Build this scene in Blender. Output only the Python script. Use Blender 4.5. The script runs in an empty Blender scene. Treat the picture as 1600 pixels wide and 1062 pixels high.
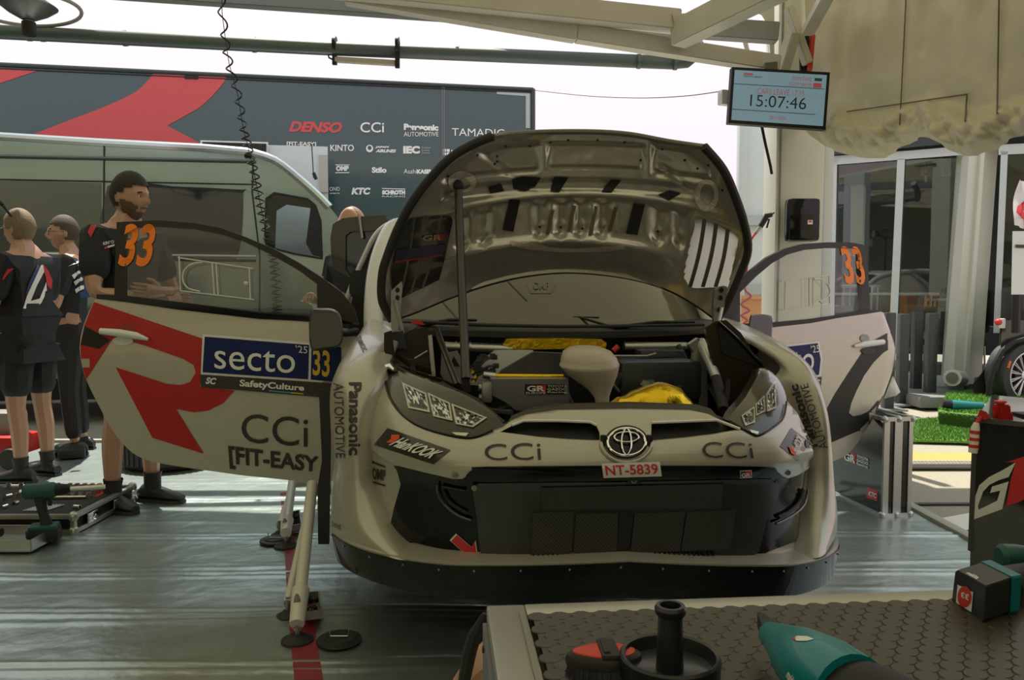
import bpy, bmesh, math, random
from mathutils import Vector, Matrix, noise
from mathutils.bvhtree import BVHTree
from mathutils.geometry import tessellate_polygon
random.seed(7)
SC = bpy.context.scene
COL = SC.collection
PI = math.pi
V = Vector
# ------------------------------------------------------------------ camera, sky, sun, exposure
F = 1250.0; HC = 1.2
PITCH = math.atan(71 / F); CP, SP = math.cos(PITCH), math.sin(PITCH)
cam_d = bpy.data.cameras.new('camera'); cam = bpy.data.objects.new('camera', cam_d); COL.objects.link(cam)
cam.location = (0, 0, HC); cam.rotation_euler = (PI / 2 - PITCH, 0, 0)
cam_d.sensor_width = 36; cam_d.lens = 36 * F / 1600; cam_d.clip_start = 0.02; cam_d.clip_end = 500
SC.camera = cam
w = bpy.data.worlds.new('world'); SC.world = w; w.use_nodes = True
bg = w.node_tree.nodes['Background']
bg.inputs[1].default_value = 1.35
_n, _l = w.node_tree.nodes, w.node_tree.links          # hazy sky: pinkish at the horizon, cooler overhead
_tc = _n.new('ShaderNodeTexCoord'); _sx = _n.new('ShaderNodeSeparateXYZ'); _cr = _n.new('ShaderNodeValToRGB')
_l.new(_tc.outputs['Generated'], _sx.inputs[0]); _l.new(_sx.outputs['Z'], _cr.inputs[0]); _l.new(_cr.outputs[0], bg.inputs[0])
_cr.color_ramp.elements[0].position = .05; _cr.color_ramp.elements[0].color = (1, .77, .83, 1)
_cr.color_ramp.elements[1].position = .75; _cr.color_ramp.elements[1].color = (.80, .98, 1, 1)
_e = _cr.color_ramp.elements.new(.32); _e.color = (.99, .875, .94, 1)
sd = bpy.data.lights.new('sun', 'SUN'); sd.energy = 9.0; sd.angle = math.radians(0.6); sd.color = (1, 0.93, 0.82)
sun = bpy.data.objects.new('sun', sd); COL.objects.link(sun)
sun.rotation_euler = (math.radians(-20), math.radians(-6), 0)
SC.view_settings.view_transform = 'Standard'; SC.view_settings.look = 'None'
SC.view_settings.gamma = 1; SC.view_settings.use_curve_mapping = False
SC.view_settings.exposure = -0.22

# ------------------------------------------------------------------ projection helpers (reference pixels -> rays)
def ray(x, y):
    a = (x - 800) / F; b = (531 - y) / F
    return V((a, CP + b * SP, -SP + b * CP))
EYE = V((0, 0, HC))
def at(x, y, Y):
    d = ray(x, y); return EYE + d * (Y / d.y)
def fl(x, y, z=0.0):
    d = ray(x, y); return EYE + d * ((z - HC) / d.z)
def onpl(x, y, P, n):
    d = ray(x, y); return EYE + d * ((V(P) - EYE).dot(V(n)) / d.dot(V(n)))
TH = math.radians(7.5); S_, C_ = math.sin(TH), math.cos(TH); CX, CY = .365, 2.45
CARM = Matrix.Translation((CX, CY, 0)) @ Matrix.Rotation(TH, 4, 'Z'); CARI = CARM.inverted()
def K(x, y, v):                       # pixel + distance behind the nose -> car coordinates
    n = CARM.to_3x3() @ V((0, 1, 0)); P = CARM @ V((0, v, 0))
    return CARI @ onpl(x, y, P, n)
def KZ(x, y, z): return CARI @ fl(x, y, z)
def KU(x, y, u):
    n = CARM.to_3x3() @ V((1, 0, 0)); return CARI @ onpl(x, y, CARM @ V((u, 0, 0)), n)

# ------------------------------------------------------------------ materials
MATS = {}
def mat(name, col=(.5, .5, .5), rough=.5, metal=0.0, coat=0.0, noise_amt=0.0, nscale=20, bump=0.0, bscale=60,
        trans=0.0, alpha=1.0, emit=None, es=1.0, spec=.5, detail=4, stretch=None):
    if name in MATS: return MATS[name]
    m = bpy.data.materials.new(name); m.use_nodes = True; nt = m.node_tree; N = nt.nodes; L = nt.links
    b = N['Principled BSDF']
    c4 = (*col, 1)
    b.inputs['Base Color'].default_value = c4; b.inputs['Roughness'].default_value = rough
    b.inputs['Metallic'].default_value = metal; b.inputs['Coat Weight'].default_value = coat
    b.inputs['Coat Roughness'].default_value = .06
    b.inputs['Specular IOR Level'].default_value = spec
    b.inputs['Transmission Weight'].default_value = trans; b.inputs['Alpha'].default_value = alpha
    if emit: b.inputs['Emission Color'].default_value = (*emit, 1); b.inputs['Emission Strength'].default_value = es
    tc = N.new('ShaderNodeTexCoord'); mp = N.new('ShaderNodeMapping'); L.new(tc.outputs['Object'], mp.inputs[0])
    if stretch: mp.inputs['Scale'].default_value = stretch
    na = noise_amt if noise_amt else .06
    nz = N.new('ShaderNodeTexNoise'); nz.inputs['Scale'].default_value = nscale; nz.inputs['Detail'].default_value = detail
    L.new(mp.outputs[0], nz.inputs['Vector'])
    mx = N.new('ShaderNodeMix'); mx.data_type = 'RGBA'
    mx.inputs[6].default_value = (*[max(0, c * (1 - na)) for c in col], 1)
    mx.inputs[7].default_value = (*[min(1, c * (1 + na)) for c in col], 1)
    L.new(nz.outputs[0], mx.inputs[0]); L.new(mx.outputs[2], b.inputs['Base Color'])
    if bump:
        n2 = N.new('ShaderNodeTexNoise'); n2.inputs['Scale'].default_value = bscale; n2.inputs['Detail'].default_value = 4
        L.new(mp.outputs[0], n2.inputs['Vector'])
        bp = N.new('ShaderNodeBump'); bp.inputs['Strength'].default_value = bump; bp.inputs['Distance'].default_value = .01
        L.new(n2.outputs[0], bp.inputs['Height']); L.new(bp.outputs[0], b.inputs['Normal'])
    MATS[name] = m; return m
def glassmat(name, tint=(.6, .62, .6), alpha=.25, rough=.02, spec=.06):
    """thin pane: part clear, part glossy reflection (fresnel)"""
    if name in MATS: return MATS[name]
    m = bpy.data.materials.new(name); m.use_nodes = True; nt = m.node_tree; N = nt.nodes; L = nt.links
    N.remove(N['Principled BSDF']); out = N['Material Output']
    tr = N.new('ShaderNodeBsdfTransparent'); tr.inputs[0].default_value = (*tint, 1)
    gl = N.new('ShaderNodeBsdfGlossy'); gl.inputs['Roughness'].default_value = rough
    lw = N.new('ShaderNodeLayerWeight'); lw.inputs[0].default_value = .5
    pw = N.new('ShaderNodeMath'); pw.operation = 'POWER'; L.new(lw.outputs['Facing'], pw.inputs[0]); pw.inputs[1].default_value = 4
    ma = N.new('ShaderNodeMath'); ma.operation = 'MULTIPLY_ADD'; L.new(pw.outputs[0], ma.inputs[0]); ma.inputs[1].default_value = .8; ma.inputs[2].default_value = spec
    mx = N.new('ShaderNodeMixShader'); L.new(ma.outputs[0], mx.inputs[0]); L.new(tr.outputs[0], mx.inputs[1]); L.new(gl.outputs[0], mx.inputs[2])
    L.new(mx.outputs[0], out.inputs[0]); MATS[name] = m; return m
def fabric_translucent(name, col, trans):
    m = bpy.data.materials.new(name); m.use_nodes = True; nt = m.node_tree; N = nt.nodes; L = nt.links
    b = N['Principled BSDF']; out = N['Material Output']
    b.inputs['Base Color'].default_value = (*col, 1); b.inputs['Roughness'].default_value = .42
    tr = N.new('ShaderNodeBsdfTranslucent'); tr.inputs[0].default_value = (*col, 1)
    mx = N.new('ShaderNodeMixShader'); mx.inputs[0].default_value = trans
    L.new(b.outputs[0], mx.inputs[1]); L.new(tr.outputs[0], mx.inputs[2]); L.new(mx.outputs[0], out.inputs[0])
    nz = N.new('ShaderNodeTexNoise'); nz.inputs['Scale'].default_value = 6; nz.inputs['Detail'].default_value = 6
    tc = N.new('ShaderNodeTexCoord'); L.new(tc.outputs['Object'], nz.inputs['Vector'])
    bp = N.new('ShaderNodeBump'); bp.inputs['Strength'].default_value = .35; bp.inputs['Distance'].default_value = .03
    L.new(nz.outputs[0], bp.inputs['Height']); L.new(bp.outputs[0], b.inputs['Normal'])
    MATS[name] = m; return m
def weave(name, c1, c2, scale, rough=.35, metal=0, coat=.4):
    """carbon style twill: diagonal waves"""
    m = mat(name, c1, rough, metal, coat); nt = m.node_tree; N = nt.nodes; L = nt.links; b = N['Principled BSDF']
    tc = N.new('ShaderNodeTexCoord'); wv = N.new('ShaderNodeTexWave'); wv.bands_direction = 'DIAGONAL'
    wv.inputs['Scale'].default_value = scale; L.new(tc.outputs['Object'], wv.inputs['Vector'])
    mx = N.new('ShaderNodeMix'); mx.data_type = 'RGBA'; mx.inputs[6].default_value = (*c1, 1); mx.inputs[7].default_value = (*c2, 1)
    L.new(wv.outputs[0], mx.inputs[0]); L.new(mx.outputs[2], b.inputs['Base Color'])
    return m
PAINT = mat('tan lit white body paint', (.46, .435, .37), .30, .35, .35)  # white paint; the tan of the tent light is put into its colour
BLACKG = mat('gloss black', (.005, .005, .006), .10, 0, .08, spec=.3)
BLACKM = mat('matt black plastic', (.012, .012, .012), .5, spec=.35)
BLACKR = mat('black rubber', (.022, .022, .022), .65)
CARBON = weave('carbon weave', (.012, .013, .013), (.045, .046, .045), 90, .35)
CARBW = weave('coarse carbon weave', (.018, .018, .017), (.06, .058, .052), 55, .45, coat=.1)
BROWNC = mat('glossy brown carbon', (.035, .029, .018), .16, .2, .5, .25, 8)
ALU = mat('brushed aluminium', (.55, .55, .54), .35, .9, 0, .1, 30)
ALUD = mat('worn grey metal', (.33, .33, .32), .4, .7, 0, .15, 30)
CHROME = mat('chrome', (.8, .8, .8), .08, 1.0)
STEELP = mat('pale painted steel', (.62, .60, .55), .4, 0, .2, .06, 5)
WHITEP = mat('white paint', (.75, .75, .74), .4)
GOLD = mat('gold foil', (.80, .53, .03), .32, 1.0, 0, .15, 12, .4, 26)
REDP = mat('red paint', (.44, .006, .004), .45, 0, .05)
REDM = mat('matt red', (.60, .03, .03), .5)
WHITET = mat('white print', (.8, .8, .79), .5)
BLACKT = mat('black print', (.03, .027, .022), .5)
REDT = mat('red print', (.62, .03, .03), .5)
BLUET = mat('navy print', (.008, .016, .10), .55, 0, 0, spec=.25)
ORANGET = mat('orange print', (1.0, .22, .0), .5)
YELLOWT = mat('yellow print', (.8, .48, .03), .5)
GREYT = mat('grey print', (.30, .30, .30), .5)
TEAL = mat('teal plastic', (.0, .16, .19), .4, 0, .1)
TEALD = mat('dark teal plastic', (.008, .075, .07), .45)
SKIN = mat('skin', (.48, .275, .19), .5, 0, 0, .08, 15)
GLASSC = glassmat('clear glass', (.82, .85, .83))
GLASSD = glassmat('tinted polycarbonate window', (.50, .50, .46), spec=.08)

# ------------------------------------------------------------------ object helpers
def link(o, parent=None, label=None, cat=None, group=None, kind=None):
    COL.objects.link(o)
    if parent is not None: o.parent = parent
    if label: o['label'] = label
    if cat: o['category'] = cat
    if group: o['group'] = group
    if kind: o['kind'] = kind
    return o
def empty(name, loc=(0, 0, 0), rz=0, label=None, cat=None, group=None):
    o = bpy.data.objects.new(name, None); o.location = loc; o.rotation_euler = (0, 0, rz); o.empty_display_size = .1
    return link(o, None, label, cat, group)
def winv(parent):
    """world -> local of a top-level or nested parent built with unit transforms"""
    M = Matrix.Identity(4); p = parent
    while p is not None:
        M = Matrix.LocRotScale(p.location, p.rotation_euler, p.scale) @ M; p = p.parent
    return M.inverted()
def finish(name, verts, faces, m, parent=None, smooth=True, sharp=35, world=False, **kw):
    if world and parent is not None:
        I = winv(parent); verts = [I @ V(p) for p in verts]
    me = bpy.data.meshes.new(name); me.from_pydata([tuple(p) for p in verts], [], faces); me.validate(); me.update()
    bm = bmesh.new(); bm.from_mesh(me); bmesh.ops.remove_doubles(bm, verts=bm.verts, dist=1e-5)
    bmesh.ops.recalc_face_normals(bm, faces=bm.faces); bm.to_mesh(me); bm.free()
    if smooth:
        me.polygons.foreach_set('use_smooth', [True] * len(me.polygons)); me.set_sharp_from_angle(angle=math.radians(sharp))
    if isinstance(m, (list, tuple)):
        for q in m: me.materials.append(q)
    else: me.materials.append(m)
    o = bpy.data.objects.new(name, me)
    return link(o, parent, **kw)
class MB:
    """collects closed solids, then links them as one mesh object"""
    def __init__(s): s.v = []; s.f = []
    def add(s, vs, fs):
        k = len(s.v); s.v += [V(p) for p in vs]; s.f += [tuple(i + k for i in f) for f in fs]; return s
    def box(s, c, size, rot=None, bevel=0.0):
        bm = bmesh.new(); bmesh.ops.create_cube(bm, size=1); bmesh.ops.scale(bm, vec=size, verts=bm.verts)
        if bevel: bmesh.ops.bevel(bm, geom=bm.edges[:], offset=bevel, segments=2, affect='EDGES', profile=.6)
        M = Matrix.Translation(c)
        if rot is not None: M = M @ (rot if isinstance(rot, Matrix) else Matrix.Rotation(rot, 4, 'Z'))
        bmesh.ops.transform(bm, matrix=M, verts=bm.verts); bm.verts.index_update()
        s.add([v.co.copy() for v in bm.verts], [[v.index for v in f.verts] for f in bm.faces]); bm.free(); return s
    def tube(s, pts, r, n=10, cap=True):
        pts = [V(p) for p in pts]; rs = r if isinstance(r, (list, tuple)) else [r] * len(pts)
        k = len(s.v); up = None
        for i, p in enumerate(pts):
            t = (pts[min(i + 1, len(pts) - 1)] - pts[max(i - 1, 0)])
            if t.length < 1e-9: t = V((0, 0, 1))
            t.normalize()
            if up is None: up = t.orthogonal()
            up = (up - t * up.dot(t));
            if up.length < 1e-6: up = t.orthogonal()
            up.normalize(); sd = t.cross(up)
            for j in range(n):
                a = 2 * PI * j / n; s.v.append(p + (up * math.cos(a) + sd * math.sin(a)) * rs[i])
        for i in range(len(pts) - 1):
            for j in range(n):
                a = k + i * n + j; b = k + i * n + (j + 1) % n; s.f.append((a, b, b + n, a + n))
        if cap: s.f.append(tuple(k + j for j in range(n))[::-1]); s.f.append(tuple(k + (len(pts) - 1) * n + j for j in range(n)))
        return s
    def lathe(s, prof, M=None, n=24):
        """prof: (r, z) pairs; closed at ends when r==0"""
        k = len(s.v); M = M or Matrix.Identity(4)
        for r, z in prof:
            for j in range(n):
                a = 2 * PI * j / n; s.v.append(M @ V((r * math.cos(a), r * math.sin(a), z)))
        for i in range(len(prof) - 1):
            for j in range(n):
                a = k + i * n + j; b = k + i * n + (j + 1) % n; s.f.append((a, b, b + n, a + n))
        return s
    def beam(s, a, b, w, h, up=(0, 0, 1), bevel=0.0):
        a, b = V(a), V(b); t = (b - a); L = t.length; t.normalize(); up = V(up); sd = t.cross(up).normalized(); u2 = sd.cross(t)
        M = Matrix((sd, t, u2)).transposed().to_4x4(); M.translation = (a + b) / 2
        bm = bmesh.new(); bmesh.ops.create_cube(bm, size=1); bmesh.ops.scale(bm, vec=(w, L, h), verts=bm.verts)
        if bevel: bmesh.ops.bevel(bm, geom=bm.edges[:], offset=bevel, segments=2, affect='EDGES')
        bmesh.ops.transform(bm, matrix=M, verts=bm.verts); bm.verts.index_update()
        s.add([v.co.copy() for v in bm.verts], [[v.index for v in f.verts] for f in bm.faces]); bm.free(); return s
    def prism(s, poly, fn_front, fn_back):
        n = len(poly); s.add([fn_front(*p) for p in poly] + [fn_back(*p) for p in poly],
                [tuple(range(n)), tuple(range(2 * n - 1, n - 1, -1))] + [(i, (i + 1) % n, (i + 1) % n + n, i + n) for i in range(n)]); return s
    def sphere(s, c, r, n=16, m=10, sc=(1, 1, 1), M=None):
        k = len(s.v); c = V(c)
        for i in range(m + 1):
            t = PI * i / m
            for j in range(n):
                a = 2 * PI * j / n; p = V((math.sin(t) * math.cos(a) * sc[0], math.sin(t) * math.sin(a) * sc[1], math.cos(t) * sc[2])) * r
                if M is not None: p = M @ p
                s.v.append(c + p)
        for i in range(m):
            for j in range(n):
                a = k + i * n + j; b = k + i * n + (j + 1) % n; s.f.append((a, b, b + n, a + n))
        return s
    def build(s, name, m, parent=None, world=False, **kw): return finish(name, s.v, s.f, m, parent, world=world, **kw)
def mesh2d(poly, holes=(), step=None):
    """triangulated 2-D polygon (list of (x, y)), cut along a grid so that it can follow a curved surface"""
    loops = [list(poly)] + [list(h) for h in holes]
    tris = tessellate_polygon([[V((x, y, 0)) for x, y in l] for l in loops])
    allp = [p for l in loops for p in l]
    bm = bmesh.new(); vs = [bm.verts.new((x, y, 0)) for x, y in allp]
    for t in tris:
        try: bm.faces.new([vs[i] for i in t])
        except ValueError: pass
    return grid_cut(bm, step)
def grid_cut(bm, step):
    if step:
        sx, sy = step if isinstance(step, tuple) else (step, step)
        xs = [v.co.x for v in bm.verts]; ys = [v.co.y for v in bm.verts]
        x = math.floor(min(xs) / sx) * sx + sx
        while x < max(xs):
            bmesh.ops.bisect_plane(bm, geom=bm.verts[:] + bm.edges[:] + bm.faces[:], plane_co=(x, 0, 0), plane_no=(1, 0, 0)); x += sx
        y = math.floor(min(ys) / sy) * sy + sy
        while y < max(ys):
            bmesh.ops.bisect_plane(bm, geom=bm.verts[:] + bm.edges[:] + bm.faces[:], plane_co=(0, y, 0), plane_no=(0, 1, 0)); y += sy
        bmesh.ops.remove_doubles(bm, verts=bm.verts, dist=1e-4)
    bm.verts.index_update()
    r = ([(v.co.x, v.co.y) for v in bm.verts], [[v.index for v in f.verts] for f in bm.faces]); bm.free(); return r
def sheet(name, m, parent, poly, front, back=None, holes=(), step=None, **kw):
    """a panel drawn as a polygon in reference pixels, mapped on a real surface, with thickness"""
    pts, fs = mesh2d(poly, holes, step)
    vs = [front(x, y) for x, y in pts]; k = len(vs)
    if back is not None:
        cnt = {}
        for f in fs:
            for i in range(len(f)):
                e = (f[i], f[(i + 1) % len(f)]); key = tuple(sorted(e)); cnt.setdefault(key, []).append(e)
        vs = vs + [back(x, y) for x, y in pts]
        fs = fs + [[i + k for i in f][::-1] for f in fs] + [[e[0][1], e[0][0], e[0][0] + k, e[0][1] + k] for e in cnt.values() if len(e) == 1]
    return finish(name, vs, fs, m, parent, **kw)
def smoothpoly(pts, n=6, closed=True):
    out = []; N = len(pts)
    rng = range(N) if closed else range(N - 1)
    for i in rng:
        p0, p1, p2, p3 = [V(pts[(i + k) % N]) if closed else V(pts[max(0, min(N - 1, i + k))]) for k in (-1, 0, 1, 2)]
        for j in range(n):
            t = j / n; out.append(tuple(.5 * ((2 * p1) + (-p0 + p2) * t + (2 * p0 - 5 * p1 + 4 * p2 - p3) * t * t + (-p0 + 3 * p1 - 3 * p2 + p3) * t ** 3)))
    if not closed: out.append(tuple(pts[-1]))
    return out
def interp(tab, x):
    """smooth-ish table lookup"""
    if x <= tab[0][0]: return tab[0][1]
    for i in range(len(tab) - 1):
        a, b = tab[i], tab[i + 1]
        if x <= b[0]:
            t = (x - a[0]) / (b[0] - a[0])
            m0 = (b[1] - tab[i - 1][1]) / (b[0] - tab[i - 1][0]) if i > 0 else (b[1] - a[1]) / (b[0] - a[0])
            m1 = (tab[i + 2][1] - a[1]) / (tab[i + 2][0] - a[0]) if i + 2 < len(tab) else (b[1] - a[1]) / (b[0] - a[0])
            h = b[0] - a[0]
            return (2*t**3-3*t*t+1)*a[1] + (t**3-2*t*t+t)*h*m0 + (-2*t**3+3*t*t)*b[1] + (t**3-t*t)*h*m1
    return tab[-1][1]
def loft(name, rows, m, parent, sub=5, thick=0.0, world=False, **kw):
    """rows of control points -> smooth Catmull-Rom surface"""
    R = []
    for r in rows: R.append([V(q) for q in smoothpoly(r, sub, False)])
    cols = list(zip(*R)); G = [[V(q) for q in smoothpoly([tuple(p) for p in c], sub, False)] for c in cols]
    nr, nc = len(G), len(G[0]); vs = [p for r in G for p in r]
    fs = [(i*nc+j, i*nc+j+1, (i+1)*nc+j+1, (i+1)*nc+j) for i in range(nr-1) for j in range(nc-1)]
    o = finish(name, vs, fs, m, parent, world=world, **kw)
    if thick:
        md = o.modifiers.new('thickness', 'SOLIDIFY'); md.thickness = thick; md.offset = 0
    return o
# projection of flat print onto real surfaces
def bvh(objs):
    vs, fs = [], []
    for o in objs:
        M = winv(o).inverted(); k = len(vs)
        vs += [M @ v.co for v in o.data.vertices]; fs += [[i + k for i in p.vertices] for p in o.data.polygons]
    return BVHTree.FromPolygons(vs, fs)
FONTCACHE = {}
def text2d(s, bold=0.0, shear=0.0):
    key = (s, bold, shear)
    if key in FONTCACHE: return FONTCACHE[key]
    cu = bpy.data.curves.new('t', 'FONT'); cu.body = s; cu.offset = bold; cu.shear = shear; cu.resolution_u = 4; cu.fill_mode = 'FRONT'
    o = bpy.data.objects.new('t', cu); COL.objects.link(o); bpy.context.view_layer.update()
    dg = bpy.context.evaluated_depsgraph_get(); me = bpy.data.meshes.new_from_object(o.evaluated_get(dg))
    bm = bmesh.new(); bm.from_mesh(me); bmesh.ops.remove_doubles(bm, verts=bm.verts, dist=1e-5); bm.verts.index_update()
    xs = [v.co.x for v in bm.verts]; ys = [v.co.y for v in bm.verts]; x0, x1, y0, y1 = min(xs), max(xs), min(ys), max(ys)
    r = ([((v.co.x - x0) / (x1 - x0), 1 - (v.co.y - y0) / (y1 - y0)) for v in bm.verts], [[v.index for v in f.verts] for f in bm.faces])
    bm.free(); bpy.data.objects.remove(o); bpy.data.curves.remove(cu); bpy.data.meshes.remove(me); FONTCACHE[key] = r; return r
def quadmap(q):
    tl, tr, br, bl = [V(p) for p in q]
    return lambda u, v: tuple(tl * (1 - u) * (1 - v) + tr * u * (1 - v) + br * u * v + bl * (1 - u) * v)
def proj(tree, pts, fs, off=.0018):
    """cast reference pixels on a surface; returns world verts/faces just proud of it"""
    vs = []; ok = []
    for x, y in pts:
        d = ray(x, y).normalized(); h = tree.ray_cast(EYE, d)
        if h[0] is None: vs.append(V((0, 0, 0))); ok.append(False)
        else:
            n = h[1]
            if n.dot(d) > 0: n = -n
            vs.append(h[0] + (n * .6 - d * .4).normalized() * off if False else h[0] - d * off * 1.5 + n * off * .3); ok.append(True)
    fs = [f for f in fs if all(ok[i] for i in f)]
    return vs, fs
def decal_poly(name, m, parent, tree, poly, holes=(), step=14, off=.0018, **kw):
    pts, fs = mesh2d(poly, holes, step); vs, fs = proj(tree, pts, fs, off)
    if not fs: print('EMPTY DECAL', name); return None
    used = sorted({i for f in fs for i in f}); mp = {a: b for b, a in enumerate(used)}
    return finish(name, [vs[i] for i in used], [[mp[i] for i in f] for f in fs], m, parent, world=True, **kw)
def decal_text(name, s, m, parent, tree, quad, bold=0.0, shear=0.0, step=None, off=.003, **kw):
    pts, fs = text2d(s, bold, shear); q = quadmap(quad)
    bm = bmesh.new(); vs = [bm.verts.new((*q(u, v), 0)) for u, v in pts]
    for f in fs:
        try: bm.faces.new([vs[i] for i in f])
        except ValueError: pass
    pts, fs = grid_cut(bm, step); vs, fs = proj(tree, pts, fs, off)
    if not fs: print('EMPTY TEXT', s); return None
    used = sorted({i for f in fs for i in f}); mp = {a: b for b, a in enumerate(used)}
    return finish(name, [vs[i] for i in used], [[mp[i] for i in f] for f in fs], m, parent, world=True, smooth=True, **kw)
def rectq(x0, y0, x1, y1): return [(x0, y0), (x1, y0), (x1, y1), (x0, y1)]
def ellipse(cx, cy, rx, ry, n=28, a0=0): return [(cx + rx * math.cos(2*PI*i/n + a0), cy + ry * math.sin(2*PI*i/n + a0)) for i in range(n)]
def sst(a, b, x): x = max(0, min(1, (x - a) / (b - a))); return x * x * (3 - 2 * x)
def inside(p, poly):
    r = False; x, y = p
    for i in range(len(poly)):
        (x1, y1), (x2, y2) = poly[i], poly[i - 1]
        if (y1 > y) != (y2 > y) and x < (x2 - x1) * (y - y1) / (y2 - y1) + x1: r = not r
    return r
# ================================================================== SETTING
def structbox(name, c, size, m, rot=None, bevel=0.0): t = MB(); t.box(c, size, rot, bevel); return t.build(name, m, None, kind='structure')
ASPH = mat('asphalt', (.30, .275, .215), .85, 0, 0, .35, 90, .5, 200)
t = MB(); t.box((0, 24, -.06), (90, 90, .08)); t.build('ground', ASPH, None, kind='structure')
# groundsheet: silver tarpaulin with real folds
import numpy as np
TARP = mat('silver tarpaulin', (.44, .52, .50), .37, .85, .25, .14, 5, .8, 9)
FX0, FX1, FY0, FY1 = -8.2, 2.23, -3.0, 6.45
xs = np.concatenate([np.arange(FX0, -4, .2), np.arange(-4, FX1 - .03, .045), [FX1]]); ys = np.concatenate([np.arange(FY0, .8, .2), np.arange(.8, 5.2, .014), np.arange(5.2, FY1, .05)])
rng = np.random.RandomState(3)
X, Y = np.meshgrid(xs, ys); Z = np.zeros_like(X)
for k in range(46):
    yc = rng.uniform(1.0, 6.2); sl = rng.normal(.015, .02); x0 = rng.uniform(-5, 1.5); L = rng.uniform(.6, 3.2); wd = rng.uniform(.010, .022); h = rng.uniform(.002, .006)
    Z += h * np.exp(-((Y - yc - sl * (X - x0) - .02 * np.sin(X * 2.3 + k)) / wd) ** 2) * np.exp(-((X - x0) / L) ** 4)
for yc in (1.75, 2.12, 2.5, 2.95, 3.35, 3.9, 4.6):
    for dy in (0, .05):
        Z += .006 * np.exp(-((Y - yc - dy - .012 * X - .01 * np.sin(X * 3 + yc)) / .014) ** 2)
for k in range(170):
    a = rng.uniform(-1.2, 1.2); xc, yc = rng.uniform(-4, 2.2), rng.uniform(1.2, 5.5); u = (X - xc) * math.cos(a) + (Y - yc) * math.sin(a); v = -(X - xc) * math.sin(a) + (Y - yc) * math.cos(a)
    Z += rng.uniform(-.003, .005) * np.exp(-(v / rng.uniform(.02, .05)) ** 2 - (u / rng.uniform(.12, .5)) ** 2)
Z += .003 * np.sin(X * 5 + 2 * np.sin(Y * 3)) * np.sin(Y * 6 + X)
Z = np.clip(Z + .004, 0.0, .03)
ny, nx = X.shape; vv = np.stack([X, Y, Z], -1).reshape(-1, 3)
idx = np.arange(nx * ny).reshape(ny, nx); ff = np.stack([idx[:-1, :-1], idx[:-1, 1:], idx[1:, 1:], idx[1:, :-1]], -1).reshape(-1, 4)
me = bpy.data.meshes.new('floor'); me.from_pydata(vv.tolist(), [], ff.tolist()); me.polygons.foreach_set('use_smooth', [True] * len(me.polygons)); me.materials.append(TARP); me.update()
floor = link(bpy.data.objects.new('floor', me), kind='structure')
FB = BVHTree.FromPolygons([V(p) for p in vv.tolist()], ff.tolist())
structbox('trim_1', ((2.25), 1.8, .005), (.06, 9.4, .035), mat('tarp edge board', (.36, .35, .31), .6), bevel=.008)
structbox('trim_2', (-3, 6.47, .005), (10.5, .06, .035), mat('tarp edge board', (.36, .35, .31), .6), bevel=.008)
RB = mat('red floor stripe', (.26, .025, .045), .5, 0, .2, .2, 6)
decal_poly('red_floor_stripe', RB, floor, FB, [(438, 770), (452, 768), (455, 800), (464, 860), (468, 900), (490, 965), (505, 1062), (460, 1062), (452, 980), (447, 900), (444, 850)], step=14, off=.003)
# road markings outside
def road(name, m, pts, z=-.015, h=.006): t = MB(); t.prism(pts, lambda x, y: fl(x, y, z + h), lambda x, y: fl(x, y, z - .004)); return t.build(name, m, None, kind='structure')
road('trim_3', mat('yellow road paint', (.40, .28, .08), .7, 0, 0, .2, 40), [(1300, 705), (1620, 707), (1620, 722), (1300, 720)])
road('trim_4', mat('white road paint', (.7, .68, .62), .7, 0, 0, .1, 40), [(1470, 809), (1620, 782), (1620, 804), (1500, 830)])
road('trim_5', mat('tar joint', (.06, .055, .05), .8), [(1380, 785), (1620, 784), (1620, 787), (1380, 788)])
# tent: fabric roof, eaves and trusses
ROOF = fabric_translucent('cream tent fabric', (.62, .59, .41), .22)
t = MB(); t.add([(-9, 6.1, 3.5), (-.8, 5.55, 3.5), (1.3, 5.5, 3.5), (2.3, 6.25, 3.42), (3.7, 6.25, 3.42), (3.7, -1, 4.9), (-9, -1, 4.9), (3.7, -6, 3.5), (-9, -6, 3.5)], [(0, 1, 2, 3, 4, 5, 6), (6, 5, 7, 8)])
rf = t.build('ceiling', ROOF, None, kind='structure', smooth=False)
t = MB(); t.box((-3.0, -6.1, .4), (12, .06, 1.4)); t.box((-3.0, -6.1, 3.3), (12, .06, 1.2)); t.build('wall_back_unseen', mat('dark tent wall', (.05, .047, .04), .8, 0, 0, .1, 2), None, kind='structure')  # unseen rear wall, kept dark and left open midway to shape the reflections
t = MB(); t.box((-2, -13, 2.6), (30, .1, 5.2)); t.build('wall_opposite_added', mat('added khaki wall', (.46, .41, .27), .8, 0, 0, .1, 1), None, kind='structure')  # unseen wall added beyond the rear opening for warm beige reflections
for nm_, c_, s_ in (('wall_left_unseen', (-6.6, .3, 1.8), (.06, 12.8, 3.9)), ('wall_right_unseen', (2.95, -1.9, 1.8), (.06, 8.2, 3.9))): t = MB(); t.box(c_, s_); t.build(nm_, mat('khaki tent wall', (.20, .18, .12), .8, 0, 0, .1, 2), None, kind='structure')  # unseen side walls, put in and lengthened to darken the tent
CREAMB = mat('cream painted beam', (.52, .49, .41), .45, 0, .1, .12, 6)
GREYB = mat('grey eave beam', (.20, .215, .205), .5, 0, 0, .15, 8)
def beampx(name, a, ya, b, yb, w, h, m, label=None, **kw):
    t = MB(); t.beam(at(*a, ya), at(*b, yb), w, h, bevel=.006); return t.build(name, m, None, kind='structure')
beampx('eave_beam', (100, -22), 6.1, (1215, 52), 5.7, .10, .13, GREYB)
beampx('roof_rafter', (520, -22), 5.0, (1060, 34), 5.3, .12, .13, CREAMB)
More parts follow.
